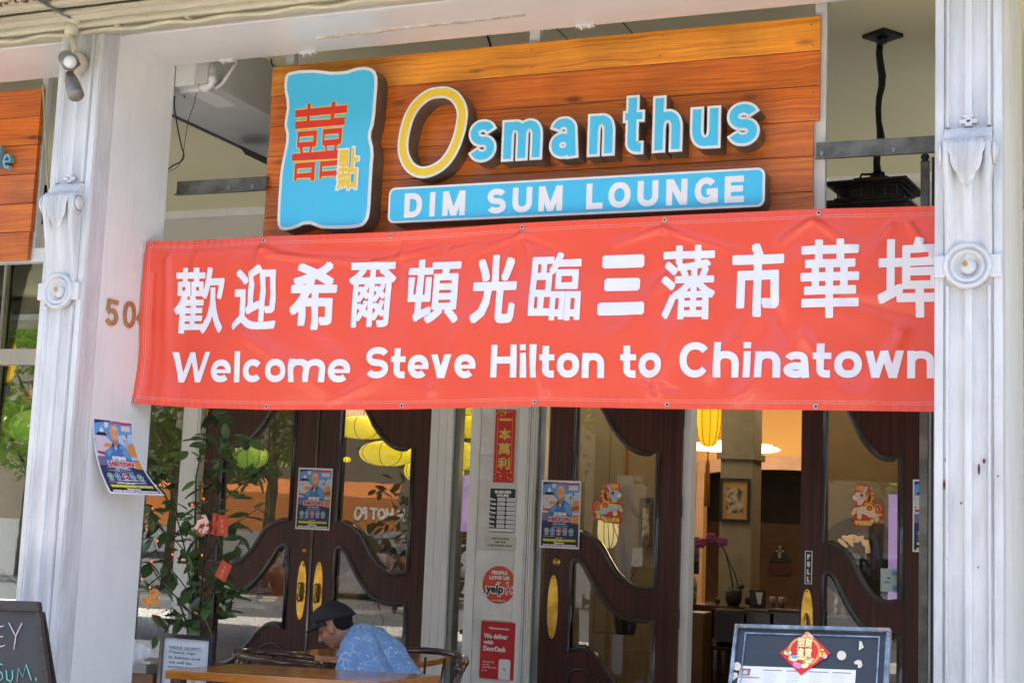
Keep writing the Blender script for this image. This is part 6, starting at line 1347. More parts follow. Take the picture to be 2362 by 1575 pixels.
m = MB(); M_lum = pm('luminous', (.55, .30, .14), rough=.3, emit=(.9, .5, .25), es=.07)
for px, py, r, s_, an in ((1944, 1252, .05, .35, .7), (1956, 1243, .055, .4, .4), (1969, 1238, .05, .35, .1), (1982, 1243, .045, .4, -.6), (1992, 1250, .035, .5, 1.3), (1962, 1252, .035, .4, .9)): m.ball(pY(px, py, 11.6), r, .02, r * s_, 8, Matrix.Rotation(an, 3, 'Y'))
build('petals', m, M_lum, va); m = MB(); m.tube([pY(1998, 1245, 11.6), pY(2001, 1260, 11.6), pY(2002, 1275, 11.6)], .02, 6); build('drop', m, M_lum, va)
# jars on a shelf in the left bay
sh = thing('wall_shelf', 'interior shelf of jars in the left bay window', 'shelf', tuple(pY(60, 930, 13)))
a, b = pY(20, 932, 13), pY(140, 926, 13); build('shelf_board', MB().box(a.x, b.x, 13, 13.3, a.z - .02, a.z), M_colm, sh)
for px, m_, lab in ((34, pm('silver_jar', (.5, .5, .5), rough=.25, metal=.7), 'silver jar on the left bay shelf'), (62, pm('brown_jar', (.35, .18, .05), rough=.35), 'squat brown jar on the left bay shelf')):
    q = pY(px, 925, 13.1); m = MB(); m.lathe([(.001, 0), (.055, 0), (.085, .06), (.08, .12), (.05, .15), (.05, .17), (.001, .17)], (q.x, 13.1, a.z), 'Z', 14); o = build('jar', m, m_); tag(o, lab, 'jar')
# ---- dining furniture and diners inside the left room
def dining(px, Y, label):
    X = pxX(px, Y, 1420); t = thing('dining_table', label, 'table', (X, Y, 0), 'dining tables inside the left room'); boxo('table_top', X - .5, X + .5, Y - .4, Y + .4, .72, .76, M_chairw, t); boxo('pedestal', X - .05, X + .05, Y - .05, Y + .05, .02, .72, M_black, t)
    r = random.Random(px)
    for k in range(5):
        c = (X + r.uniform(-.4, .4), Y + r.uniform(-.32, .2), .76); m = MB(); R1 = r.uniform(.05, .12); m.lathe([(.001, 0), (R1 * .5, 0), (R1, .025), (R1 * .97, .03), (R1 * .5, .01), (.001, .01)], c, 'Z', 18); o = build('dish', m, M_w); tag(o, ['white saucer', 'white plate', 'round white dish', 'small white bowl', 'shallow white plate'][k] + ' on the ' + label, 'dish')
dining(575, 11.7, 'near dining table inside the left leaf'); dining(880, 11.9, 'dining table inside the right leaf'); dining(380, 11.9, 'dining table inside the narrow window')
q = pxX(610, 11.7, 1400); m = MB(); m.lathe([(.001, 0), (.035, 0), (.035, .14), (.012, .2), (.014, .3), (.001, .3)], (q, 11.6, .76), 'Z', 12); o = build('bottle', m, pm('amber_bottle', (.20, .10, .02), rough=.1, coat=.7)); tag(o, 'amber bottle standing on the near dining table', 'bottle')
def remesh_body(name, mb, mat, parent=None, vox=.012, sm=6):
    o = build(name, mb, mat, parent); r = o.modifiers.new('r', 'REMESH'); r.mode = 'VOXEL'; r.voxel_size = vox; r.use_smooth_shade = True
    s = o.modifiers.new('s', 'SMOOTH'); s.iterations = sm; s.factor = .6
    bpy.context.view_layer.update(); dg = bpy.context.evaluated_depsgraph_get(); me = bpy.data.meshes.new_from_object(o.evaluated_get(dg)); o.modifiers.clear(); old = o.data; o.data = me; bpy.data.meshes.remove(old)
    if mat and not me.materials: me.materials.append(mat)
    me.polygons.foreach_set('use_smooth', [True] * len(me.polygons)); return o
def limb(mb, pts, rs):
    """capsule chain with tapering radii, overlapping balls for the remesher"""
    for (a, b), (r0, r1) in zip(zip(pts, pts[1:]), zip(rs, rs[1:])):
        a, b = Vector(a), Vector(b); n = max(2, int((b - a).length / (min(r0, r1) * .45)))
        for k in range(n + 1): t = k / n; mb.ball(a.lerp(b, t), r0 + (r1 - r0) * t, n=10)
M_skinp = pm('skin', (.46, .22, .13), (.40, .18, .10), scale=9, rough=.5); M_hair = pm('dark_hair', (.022, .016, .013), (.008, .006, .005), scale=60, rough=.7, bump=.8, bscale=260, spec=.25)
def diner(px, Y, label, cloth, face=-1, s=1.0, hat=None):
    X = pxX(px, Y, 1380); t = thing('person', label, 'person', (X, Y, 0)); m = MB(); z = .46
    limb(m, [(X, Y, z), (X, Y - .03, z + .3), (X, Y - .04, z + .48)], [.15, .155, .12]); limb(m, [(X - .19, Y - .04, z + .46), (X, Y - .04, z + .5), (X + .19, Y - .04, z + .46)], [.06, .07, .06])
    limb(m, [(X, Y - .04, z + .5), (X, Y - .05, z + .62)], [.06, .052]); m.ball((X, Y - .06, z + .73), .078, .095, .115, 14); m.ball((X, Y - .06 + .0, z + .70), .06, .08, .09, 12)
    m.ball((X + .0, Y - .155, z + .72), .014, .02, .022, 8)
    for sx in (-1, 1): limb(m, [(X + sx * .2, Y - .04, z + .45), (X + sx * .24, Y - .1, z + .2), (X + sx * .14, Y - .33, z + .26)], [.055, .045, .032]); m.ball((X + sx * .11, Y - .38, z + .27), .035, .045, .02, 8); limb(m, [(X + sx * .09, Y, z), (X + sx * .1, Y - .38, z + .02), (X + sx * .1, Y - .36, .05)], [.085, .06, .045])
    remesh_body('body', m, M_skinp, t, .02, 4)
    m = MB(); limb(m, [(X, Y, z - .02), (X, Y - .03, z + .3), (X, Y - .04, z + .47)], [.17, .175, .14]); limb(m, [(X - .2, Y - .04, z + .455), (X, Y - .04, z + .49), (X + .2, Y - .04, z + .455)], [.075, .08, .075])
    for sx in (-1, 1): limb(m, [(X + sx * .2, Y - .04, z + .45), (X + sx * .24, Y - .1, z + .2), (X + sx * .17, Y - .26, z + .24)], [.07, .06, .045]); limb(m, [(X + sx * .09, Y, z), (X + sx * .1, Y - .38, z + .02), (X + sx * .1, Y - .36, .12)], [.1, .075, .06])
    remesh_body('clothes', m, cloth, t, .02, 4)
    m = MB(); m.ball((X, Y - .045, z + .765), .085, .1, .10, 14); m.ball((X, Y - .0, z + .70), .075, .06, .09, 12); build('hair', m, hat or M_hair, t)
diner(895, 12.6, 'seated figure in dark grey, added for a pedestrian reflected in the glass', pm('dark_grey_cloth', (.035, .035, .038))); diner(822, 12.7, 'seated diner in a tan top behind the double doors', pm('tan_cloth', (.26, .17, .08)))  # dark grey figure stands in for a pedestrian's reflection
diner(940, 12.2, 'seated figure in a red top, added for another reflected pedestrian', pm('red_cloth', (.40, .04, .025))); diner(640, 12.5, 'seated diner in a brown top behind the left leaf', pm('rust_cloth', (.30, .10, .04))); diner(410, 12.8, 'seated diner in black behind the narrow window', pm('black_cloth', (.02, .02, .022)))  # red-topped figure likewise replaces a reflected pedestrian
# bare twig arrangement behind folded door
tw = thing('twig_arrangement', 'bare branches in a dark vase behind the folded door glass', 'branches', tuple(pY(1450, 1380, 11.9)))
rng = random.Random(11)
for k in range(9):
    a = pY(1440 + rng.uniform(-8, 12), 1360, 11.9); b = pY(1440 + rng.uniform(-40, 55), rng.uniform(1120, 1250), 11.9 + rng.uniform(-.2, .2)); c_ = a.lerp(b, .5) + Vector((rng.uniform(-.08, .08), 0, .02)); m = MB().tube([a, c_, b], [.007, .005, .002], 5); build('branch', m, M_rib, tw)
q = pY(1445, 1380, 11.9); m = MB(); m.lathe([(.001, -.3), (.08, -.3), (.12, -.1), (.07, .08), (.08, .1), (.001, .1)], q, 'Z', 14); build('vase', m, M_black, tw)
# ================================================================== ALCOVE OBJECTS
TZ = .76
def cutpoly(loop, z0, z1):
    m = MB(); n = len(loop); m.add([(x, y, z) for z in (z0, z1) for x, y in loop], [tuple(range(n)), tuple(range(n, 2 * n))] + [(i, (i + 1) % n, n + (i + 1) % n, n + i) for i in range(n)]); return m
cs_ = [pZ(*p, TZ) for p in ((430, 1547), (874, 1573), (1015, 1556), (520, 1526))]
c0 = Vector(cs_[1]); ex = (Vector(cs_[0]) - c0).normalized(); ey = (Vector(cs_[2]) - c0).normalized()
tb = thing('table', 'long honey-coloured wooden table in front of the seated man', 'table', (c0.x - .8, c0.y + .2, 0))
far = Vector(pZ(1015, 1556, TZ)); lf = Vector(pZ(487, 1550, TZ)) + ex * .25; lb2 = lf + (far - c0) * 1.0
quad = [lf.xy[:], c0.xy[:], far.xy[:], lb2.xy[:]]
nb_ = 4
for k in range(nb_):
    t0_, t1_ = k / nb_ + .002, (k + 1) / nb_ - .002; A0 = lf.lerp(lb2, t0_); A1 = lf.lerp(lb2, t1_); B0 = c0.lerp(far, t0_); B1 = c0.lerp(far, t1_)
    o = build('table_board', cutpoly([A0.xy[:], B0.xy[:], B1.xy[:], A1.xy[:]], TZ - .045, TZ), M_tablew, tb); bevel(o, .003)
ctr = (lf + c0 + far + lb2) / 4
for P_ in (lf, c0, far, lb2):
    q = P_.lerp(ctr, .10); build('leg', MB().bar((q.x, q.y, 0), (q.x, q.y, TZ - .045), .06, .06, (1, 0, 0)), M_chairw, tb)
# second table further back
b2 = thing('table', 'small orange-edged wooden table further back by the doors', 'table', tuple(pZ(730, 1508, .74)))
A, B = pY(688, 1515, 8.9), pY(1010, 1530, 8.7); zt = A.z + .04
o = build('table_top', MB().box(A.x, B.x - .2, 8.75, 9.35, zt - .04, zt), M_tablew, b2); bevel(o, .004); build('pedestal', MB().box((A.x + B.x) / 2 - .05, (A.x + B.x) / 2 + .05, 9.0, 9.1, 0, zt - .04), M_black, b2)
# bentwood armchairs
def armchair(cx, cy, ang, label, zarm=.70, open_=1):
    t = thing('armchair', label, 'chair', (cx, cy, 0), 'dark bentwood armchairs'); ca, sa = math.cos(ang), math.sin(ang)
    W_ = lambda x, y, z: (cx + x * ca - y * sa, cy + x * sa + y * ca, z)
    pts = [W_(-.27, -.24, zarm - .02), W_(-.28, -.05, zarm)] + [W_(.28 * math.cos(a), .0 + .27 * math.sin(a), zarm + .03 * math.sin(a)) for a in [math.pi * (1 - k / 10) for k in range(11)]] + [W_(.28, -.05, zarm), W_(.27, -.24, zarm - .02)]
    m = MB().tube(pts, [.03, .024] + [.022] * 11 + [.024, .03], 10); m.ball(pts[0], .036, .036, .028, 12); m.ball(pts[-1], .036, .036, .028, 12); build('arm_rail', m, M_chairw, t)
    m = MB().lathe([(.001, -.02), (.21, -.02), (.235, 0), (.22, .025), (.001, .03)], (cx, cy, .45), 'Z', 28); build('seat', m, M_chairw, t)
    for x, y in ((-.19, -.17), (.19, -.17), (-.17, .18), (.17, .18)):
        build('leg', MB().tube([W_(x * 1.15, y * 1.15, 0), W_(x, y, .44)], [.016, .02], 8), M_chairw, t)
    for a in (.0, .6, 1.1, 1.57, 2.05, 2.55, 3.14): build('spindle', MB().tube([W_(.2 * math.cos(a), .2 * math.sin(a) * .95, .46), W_(.275 * math.cos(a), .265 * math.sin(a), zarm - .01)], .009, 6), M_chairw, t)
    return t
q = pY(640, 1517, 8.2); armchair(q.x, 8.2, 2.2, 'dark bentwood armchair behind the table left of the man', q.z)
q = pY(985, 1522, 7.9); armchair(q.x - .05, 7.9, .30, 'dark bentwood armchair at the right end of the table', q.z)
# ---- man at the table
MY = 7.35
mk = lambda px, py, dy=0: pY(px, py, MY + dy)
man = thing('person', 'man in black cap and blue floral shirt bending over the table', 'person', (mk(860, 1500).x, MY + .1, 0))
u_ = (mk(960, 1450).x - mk(860, 1450).x) / 100
m = MB(); hc = mk(772, 1441); hd = mk(762, 1455)      # head: face turned to picture left and down
fd = Vector((-.80, -.22, -.56)).normalized()           # facing direction
upv = Vector((-.50, -.10, .86)); upv = (upv - fd * upv.dot(fd)).normalized(); sd_ = fd.cross(upv).normalized()
HR = Matrix((sd_, -fd, upv)).transposed()              # columns: side, back, up
def H(x, y, z): return hc + sd_ * x + fd * y + upv * z
S = 1.04
m.ball(H(0, -.012, .03), .077 * S, .098 * S, .098 * S, 20, HR); m.ball(H(0, .012, -.035), .062 * S, .078 * S, .085 * S, 18, HR); m.ball(H(0, .035, -.085), .042 * S, .05 * S, .036 * S, 14, HR); m.ball(H(0, .058, -.102), .022, .022, .018, 10, HR)
# brow, nose, lips, cheeks, ears
m.ball(H(0, .083, .022), .046, .014, .012, 10, HR); limb(m, [H(0, .092, .008), H(0, .108, -.014), H(0, .117, -.032)], [.009, .011, .014]); m.ball(H(.012, .100, -.036), .009, .01, .008, 8, HR); m.ball(H(-.012, .100, -.036), .009, .01, .008, 8, HR)
m.ball(H(0, .090, -.060), .024, .012, .006, 10, HR); m.ball(H(0, .087, -.071), .021, .011, .007, 10, HR)
for s_ in (-1, 1): m.ball(H(s_ * .036, .068, -.03), .022, .02, .022, 10, HR); m.ball(H(s_ * .080, .012, -.018), .013, .020, .032, 10, HR); m.ball(H(s_ * .090, .006, -.008), .008, .014, .018, 8, HR)
nb0 = H(0, -.03, -.06); nb1 = mk(805, 1468, .03)
sh_c = mk(838, 1482, .02); shL = mk(815, 1496, -.18); shR = mk(868, 1476, .18); hip = mk(938, 1606, .10)
limb(m, [nb0, nb1, sh_c], [.058, .060, .075]); limb(m, [sh_c, mk(888, 1524, .05), hip], [.10, .125, .135]); limb(m, [shL, sh_c, shR], [.06, .08, .06])
elL = mk(800, 1580, -.24); haL = mk(740, 1605, -.12); elR = mk(860, 1610, .16); haR = mk(760, 1612, .02)
limb(m, [shL, elL, haL], [.055, .043, .028]); limb(m, [shR, elR, haR], [.055, .043, .028])
for hnd, sgn in ((haL, -1), (haR, 1)):
    dirv = Vector((-.9, -.2 * sgn, -.25)).normalized(); sv = dirv.cross(Vector((0, 0, 1))).normalized(); m.ball(hnd + dirv * .04, .042, .036, .018, 10)
    for f_, ln in ((-1.5, .060), (-.5, .072), (.5, .068), (1.5, .052)): p0 = hnd + dirv * .07 + sv * .017 * f_; limb(m, [p0, p0 + dirv * ln * .55 + Vector((0, 0, -.004)), p0 + dirv * ln + Vector((0, 0, -.022))], [.0095, .009, .008])
    p0 = hnd + dirv * .02 - sv * .035; limb(m, [p0, p0 + dirv * .03 - sv * .018, p0 + dirv * .055 - sv * .016], [.012, .0105, .0095])
for s_ in (-.1, .1): limb(m, [hip + Vector((0, s_, 0)), hip + Vector((-.42, s_ * 1.3, .03)), hip + Vector((-.45, s_ * 1.3, -.42))], [.095, .065, .048]); limb(m, [hip + Vector((-.45, s_ * 1.3, -.42)), hip + Vector((-.6, s_ * 1.3, -.44))], [.045, .035])
remesh_body('body', m, M_skinp, man, .0075, 5)
# shirt
ms = bpy.data.materials.new('floral_shirt'); ms.use_nodes = True; t_ = ms.node_tree; n_ = t_.nodes; l_ = t_.links; bb = n_['Principled BSDF']; bb.inputs['Roughness'].default_value = .8
tc = n_.new('ShaderNodeTexCoord'); dn = n_.new('ShaderNodeTexNoise'); dn.inputs['Scale'].default_value = 9; l_.new(tc.outputs['Object'], dn.inputs[0])
mx_ = n_.new('ShaderNodeMix'); mx_.data_type = 'VECTOR'; mx_.inputs[0].default_value = .10; l_.new(tc.outputs['Object'], mx_.inputs[4]); l_.new(dn.outputs[1], mx_.inputs[5])
v1 = n_.new('ShaderNodeTexVoronoi'); v1.feature = 'DISTANCE_TO_EDGE'; v1.inputs['Scale'].default_value = 24; l_.new(mx_.outputs[1], v1.inputs[0])
r1 = n_.new('ShaderNodeValToRGB'); r1.color_ramp.elements[0].position = .014; r1.color_ramp.elements[0].color = (1, 1, 1, 1); r1.color_ramp.elements[1].position = .03; r1.color_ramp.elements[1].color = (0, 0, 0, 1); l_.new(v1.outputs[0], r1.inputs[0])
n2 = n_.new('ShaderNodeTexNoise'); n2.inputs['Scale'].default_value = 16; l_.new(tc.outputs['Object'], n2.inputs[0]); r2 = n_.new('ShaderNodeValToRGB'); r2.color_ramp.elements[0].position = .44; r2.color_ramp.elements[1].position = .50; l_.new(n2.outputs[0], r2.inputs[0])
mm = n_.new('ShaderNodeMath'); mm.operation = 'MULTIPLY'; l_.new(r1.outputs[0], mm.inputs[0]); l_.new(r2.outputs[0], mm.inputs[1])
v2 = n_.new('ShaderNodeTexVoronoi'); v2.inputs['Scale'].default_value = 44; l_.new(mx_.outputs[1], v2.inputs[0]); r3 = n_.new('ShaderNodeValToRGB'); r3.color_ramp.elements[0].position = .20; r3.color_ramp.elements[0].color = (1, 1, 1, 1); r3.color_ramp.elements[1].position = .30; r3.color_ramp.elements[1].color = (0, 0, 0, 1); l_.new(v2.outputs[0], r3.inputs[0])
m3 = n_.new('ShaderNodeMath'); m3.operation = 'MULTIPLY'; l_.new(r3.outputs[0], m3.inputs[0]); r4 = n_.new('ShaderNodeMapRange'); r4.inputs[1].default_value = .5; r4.inputs[2].default_value = .53; l_.new(n2.outputs[0], r4.inputs[0]); l_.new(r4.outputs[0], m3.inputs[1])
m4 = n_.new('ShaderNodeMath'); m4.operation = 'MAXIMUM'; l_.new(mm.outputs[0], m4.inputs[0]); l_.new(m3.outputs[0], m4.inputs[1])
mc = n_.new('ShaderNodeMix'); mc.data_type = 'RGBA'; mc.inputs[6].default_value = (.19, .36, .62, 1); mc.inputs[7].default_value = (.62, .70, .84, 1); l_.new(m4.outputs[0], mc.inputs[0]); l_.new(mc.outputs[2], bb.inputs['Base Color'])
m = MB(); limb(m, [mk(822, 1480, .02), sh_c, mk(888, 1524, .05), hip], [.082, .112, .142, .155]); limb(m, [shL, sh_c, shR], [.074, .095, .074])
limb(m, [shL, shL.lerp(elL, .95)], [.078, .078]); limb(m, [shR, shR.lerp(elR, .8)], [.078, .072]); limb(m, [mk(835, 1490, -.10), mk(850, 1560, -.12), mk(900, 1610, -.02)], [.10, .13, .14])
sho = remesh_body('shirt', m, ms, man, .010, 6)
for v in sho.data.vertices:
    c_ = v.co; n_1 = noise.noise((c_.x * 7 + c_.z * 5, c_.y * 5, c_.z * 9)); n_2 = noise.noise((c_.x * 19, c_.y * 12, c_.z * 26)); v.co = c_ + v.normal * (.011 * n_1 + .005 * abs(n_2) + .007 * (1 - abs(noise.noise((c_.x * 9 - c_.z * 6, c_.y * 9, c_.z * 3))) * 4) * .4)
# collar + apron straps of the seated man
m = MB(); cpts = [mk(806, 1462, -.09), mk(797, 1482, -.10), mk(790, 1508, -.10)]
m.add([mk(808, 1455, -.10), mk(826, 1470, -.13), mk(816, 1500, -.14), mk(806, 1515, -.13), mk(803, 1490, -.12)], [(0, 1, 2, 3, 4)]); m.add([mk(783, 1498, -.09), mk(797, 1490, -.10), mk(795, 1520, -.11), mk(775, 1512, -.10)], [(0, 1, 2, 3)])
o = build('collar', m, ms, man); sl = o.modifiers.new('t', 'SOLIDIFY'); sl.thickness = .006
m = MB(); m.tube([mk(795, 1490, -.13), mk(797, 1512, -.15), mk(812, 1545, -.17), mk(815, 1580, -.17)], [.007, .009, .016, .018], 6); m.tube([mk(800, 1525, -.16), mk(815, 1580, -.18)], .02, 6); build('apron_strap', m, M_black, man)
# hair below the cap
m = MB(); m.ball(H(0, -.036, .012), .0782 * S, .076 * S, .074 * S, 18, HR); m.ball(H(0, -.046, -.030), .062 * S, .052 * S, .048 * S, 14, HR)
for s_ in (-1, 1): m.ball(H(s_ * .066, .022, .014), .010, .010, .022, 8, HR)
build('hair', m, M_hair, man)
for s_ in (-1, 1):
    m = MB(); m.ball(H(s_ * .032, .089, .006), .014, .006, .005, 8, HR); e_ = build('eye', m, pm('lowered_eyelid', (.22, .10, .06)), man)
    m = MB(); m.tube([H(s_ * .015, .097, .024), H(s_ * .034, .095, .029), H(s_ * .052, .082, .025)], [.004, .005, .003], 6); build('eyebrow', m, M_hair, man)
M_cap = pm('black_cap', (.010, .010, .011), (.014, .014, .015), rough=.75, bump=.3, bscale=300)
m = MB(); n1 = 24; vs = []
for i in range(9):
    a = math.pi / 2 * i / 8
    for k in range(n1): b = 2 * math.pi * k / n1; vs.append(H(math.sin(a) * math.cos(b) * .093 * S, -.016 + math.sin(a) * math.sin(b) * .117 * S, .032 + math.cos(a) * .108 * S + .040 * math.sin(b) * math.sin(a) ** 2 - .004))
m.add(vs, [(i * n1 + k, i * n1 + (k + 1) % n1, (i + 1) * n1 + (k + 1) % n1, (i + 1) * n1 + k) for i in range(8) for k in range(n1)], True)
cap = build('cap', m, M_cap, man); sl = cap.modifiers.new('t', 'SOLIDIFY'); sl.thickness = .006
m = MB(); vs = []
for i in range(5):
    for k in range(11): b = math.pi * (.08 + .84 * k / 10); r = 1 + .16 * i / 1.0 * math.sin(b) ** 1.2 * .95; vs.append(H(math.cos(b) * .088 * S * (1 - .01 * i), -.012 + math.sin(b) * .108 * S * r, .030 + .040 * math.sin(b) - .016 * (i / 4) - .010 * i / 4 * math.cos(b) ** 2))
m.add(vs, [(i * 11 + k, i * 11 + k + 1, (i + 1) * 11 + k + 1, (i + 1) * 11 + k) for i in range(4) for k in range(10)], True); br_ = build('brim', m, M_cap, cap); sl = br_.modifiers.new('t', 'SOLIDIFY'); sl.thickness = .005
m = MB(); m.ball(H(0, -.012, .035 + .100 * S), .008, .008, .004, 8, HR); build('button', m, M_cap, cap)
# white embroidery on the cap front
m = MB(); rng = random.Random(3)
def capP(b, a, o_=.004): return H(math.sin(a) * math.cos(b) * (.091 * S + o_), -.012 + math.sin(a) * math.sin(b) * (.112 * S + o_), .035 + math.cos(a) * (.098 * S + o_))
for k in range(7):
    b0_ = 1.95 + rng.uniform(-.28, .28); a0_ = 1.02 + rng.uniform(-.22, .25); m.tube([capP(b0_, a0_), capP(b0_ + rng.uniform(-.12, .12), a0_ + .10), capP(b0_ + rng.uniform(-.15, .15), a0_ + .16)], .0022, 5)
build('embroidery', m, M_w, cap)
# ---- guest notice in a black frame on a stand
YGN = 6.7
gs = thing('guest_notice', 'black framed DEAR GUEST notice on a stand beside the plant', 'notice', tuple(pY(430, 1700, YGN)))
a, b = pY(372, 1640, YGN), pY(492, 1468, YGN); a.x = pY(366, 1560, YGN).x; bx_ = pY(488, 1560, YGN).x; f_ = .022
m = MB().prism([(a.x, a.z), (bx_, a.z), (bx_, b.z), (a.x, b.z)], YGN - .014, YGN + .01, [[(a.x + f_, a.z + f_), (bx_ - f_, a.z + f_), (bx_ - f_, b.z - f_), (a.x + f_, b.z - f_)]]); o = build('frame', m, pm('frame_black', (.02, .024, .03), rough=.25, coat=.5), gs); bevel(o, .004)
m = MB(); W, H_ = bx_ - a.x, b.z - a.z; rect(m, a.x + f_, a.z + f_, bx_ - f_, b.z - f_, YGN - .002, flat('notice_paper', (.66, .70, .74)))
L8 = ('DEAR GUEST,', 'Please sign', 'in below and', 'we will be', 'assisting you', 'soon. Thank', 'you.'); M_gt = flat('notice_ink', (.22, .23, .25))
px_h = (b.z - pY(430, 1575, YGN).z) / 107
for k, s in enumerate(L8):
    zt_ = b.z - (27 + 10.8 * k) * px_h; ww = (.62, .52, .60, .44, .62, .56, .18)[k] * W; m.use(M_gt); text(m, s, sheet(YGN - .003), a.x + W * .17, zt_ - 6.5 * px_h, a.x + W * .17 + ww, zt_, bold=.0009)
rect(m, a.x + W * .17, b.z - 35.2 * px_h, a.x + W * .79, b.z - 34.4 * px_h, YGN - .0032, M_gt)
m.use(flat('smiley_yellow', (.60, .58, .22))); cxx, czz = pY(446, 1567, YGN).x, pY(446, 1567, YGN).z; m.poly([(cxx + .019 * math.cos(t), czz + .019 * math.sin(t)) for t in [k * .314 for k in range(20)]], lambda u, v: (u, YGN - .003, v))
for dx in (-.006, .006): rect(m, cxx + dx - .0015, czz + .002, cxx + dx + .0015, czz + .009, YGN - .0036, M_k)
for k in range(5): rect(m, cxx - .009 + k * .0036, czz - .008 - .002 * (1 - abs(k - 2) / 2), cxx - .006 + k * .0036, czz - .0065 - .002 * (1 - abs(k - 2) / 2), YGN - .0036, M_k)
build('notice_sheet', m, None, gs); build('stand', MB().box((a.x + bx_) / 2 - .02, (a.x + bx_) / 2 + .02, YGN + .01, YGN + .04, 0, b.z - .1), M_black, gs); build('stand_base', MB().box((a.x + bx_) / 2 - .16, (a.x + bx_) / 2 + .16, YGN - .1, YGN + .16, 0, .02), M_black, gs)
# host stand clutter left of notice
cu = pY(322, 1500, 6.62); m = MB(); vs = []
for i in range(9):
    for j in range(5):
        a_ = i / 8; q = pY(300 + (346 - 300) * (a_ ** .9), 1470 + 48 * a_ * .55 + j / 4 * (68 - 50 * a_), 6.6 + .1 * math.sin(a_ * 2.4)); vs.append(q)
m.add(vs, [(i * 5 + j, (i + 1) * 5 + j, (i + 1) * 5 + j + 1, i * 5 + j + 1) for i in range(8) for j in range(4)], True); o = build('paper_sheet', m, M_w); tag(o, 'curled white paper sheet poking out behind the stucco pillar', 'paper'); sl = o.modifiers.new('t', 'SOLIDIFY'); sl.thickness = .001
hs_ = thing('host_stand', 'small brown host stand with grey tray behind the notice', 'stand', tuple(pY(330, 1600, 6.9)))
a, b = pY(285, 1575, 6.9), pY(372, 1536, 6.9); boxo('body', a.x, b.x + .02, 6.8, 7.1, 0, b.z - .03, pm('stand_brown', (.16, .06, .03), rough=.4), hs_); o = boxo('tray', a.x - .02, b.x, 6.76, 7.1, b.z - .03, b.z + .02, pm('tray_grey', (.22, .23, .24), rough=.4), hs_)
boxo('cream_edge', a.x + .05, b.x + .01, 6.78, 6.82, b.z + .02, b.z + .035, pm('cream_edge', (.6, .55, .42)), hs_)
# ---- plant: ficus-like shrub in a pot
pb = pY(440, 1560, 8.6); pl_ = thing('potted_shrub', 'tall leafy potted shrub hung with red packets left of the doors', 'plant', (pb.x, 8.6, 0))
m = MB(); m.lathe([(.001, 0), (.16, 0), (.21, .36), (.22, .38), (.19, .38), (.18, .33), (.001, .32)], (pb.x, 8.6, 0), 'Z', 24); build('pot', m, pm('glazed_pot', (.04, .03, .03), rough=.2, coat=.5), pl_)
M_leaf = pm('shrub_leaf', (.10, .19, .055), (.045, .10, .03), scale=20, rough=.32, spec=.6, rand=.45); M_stem = pm('shrub_stem', (.05, .035, .02), rough=.7)
def leafmesh():
    m = MB(); n = 6; vs = []
    for i in range(n + 1):
        t = i / n; w_ = .62 * math.sin(math.pi * min(1, t * .97 + .02)) ** .8 * (1 - .25 * t)
        for s_ in (-1, 0, 1): vs.append((s_ * w_ * .5, t, -.10 * t * t + (.06 * abs(s_))))
    m.add(vs, [(i * 3 + j, i * 3 + j + 1, (i + 1) * 3 + j + 1, (i + 1) * 3 + j) for i in range(n) for j in range(2)], True); return m
lm = leafmesh(); me = bpy.data.meshes.new('leaf'); me.from_pydata(lm.v, [], lm.f); me.materials.append(M_leaf); me.polygons.foreach_set('use_smooth', [True] * len(me.polygons))
rng = random.Random(21); SH = WL[pl_.name]; tips = []
PY_ = lambda px, py, d=0: pY(px, py, 8.6 + d)
stems = [[(445, 1560), (452, 1480), (462, 1400), (470, 1300), (480, 1200), (500, 1100), (520, 1010)], [(442, 1560), (446, 1450), (440, 1350), (425, 1260), (405, 1180), (390, 1120)], [(448, 1560), (462, 1450), (500, 1340), (530, 1290), (560, 1240)], [(441, 1560), (432, 1440), (410, 1380), (370, 1340), (345, 1300)],
         [(452, 1430), (455, 1330), (450, 1200), (452, 1100), (470, 1010), (490, 955)], [(480, 1200), (520, 1150), (560, 1115), (600, 1085), (615, 1070)], [(462, 1400), (410, 1330), (370, 1290), (350, 1240)], [(450, 1300), (400, 1240), (360, 1210), (345, 1170)], [(500, 1100), (530, 1060), (560, 1035), (575, 1015)], [(405, 1180), (370, 1130), (350, 1090)], [(445, 1440), (420, 1420), (395, 1400), (380, 1430)], [(470, 1300), (520, 1220), (570, 1190), (610, 1160)], [(452, 1480), (480, 1440), (510, 1400), (540, 1380)]]
for i, s in enumerate(stems):
    d0 = rng.uniform(-.12, .12); pts = [PY_(px, py, d0 * (k / len(s))) for k, (px, py) in enumerate(s)]; m = MB().tube(pts, [max(.0022, .009 * (1 - .8 * k / len(pts))) * (1 if i < 5 else .55) for k in range(len(pts))], 6); build('stem', m, M_stem, pl_)
    for (a, b) in zip(pts[1:], pts[2:] + [pts[-1]]):
        L_ = (b - a).length
        for k in range(max(2, int(L_ / .042))):
            q = a.lerp(b, rng.random()); tips.append(q)
zones = [(395, 1190, 60, 60), (480, 1090, 60, 70), (440, 1250, 70, 60), (390, 1330, 60, 60), (480, 1330, 60, 60), (420, 1430, 60, 45), (520, 1200, 60, 60), (500, 1010, 60, 50), (590, 1090, 40, 30), (350, 1200, 30, 60), (540, 1380, 40, 30), (360, 1080, 30, 40)]
for zx, zy, a, b in zones:
    for k in range(11): tips.append(PY_(zx + rng.gauss(0, a * .55), zy + rng.gauss(0, b * .55), rng.uniform(-.16, .16)))
rng.shuffle(tips); cnt = 0
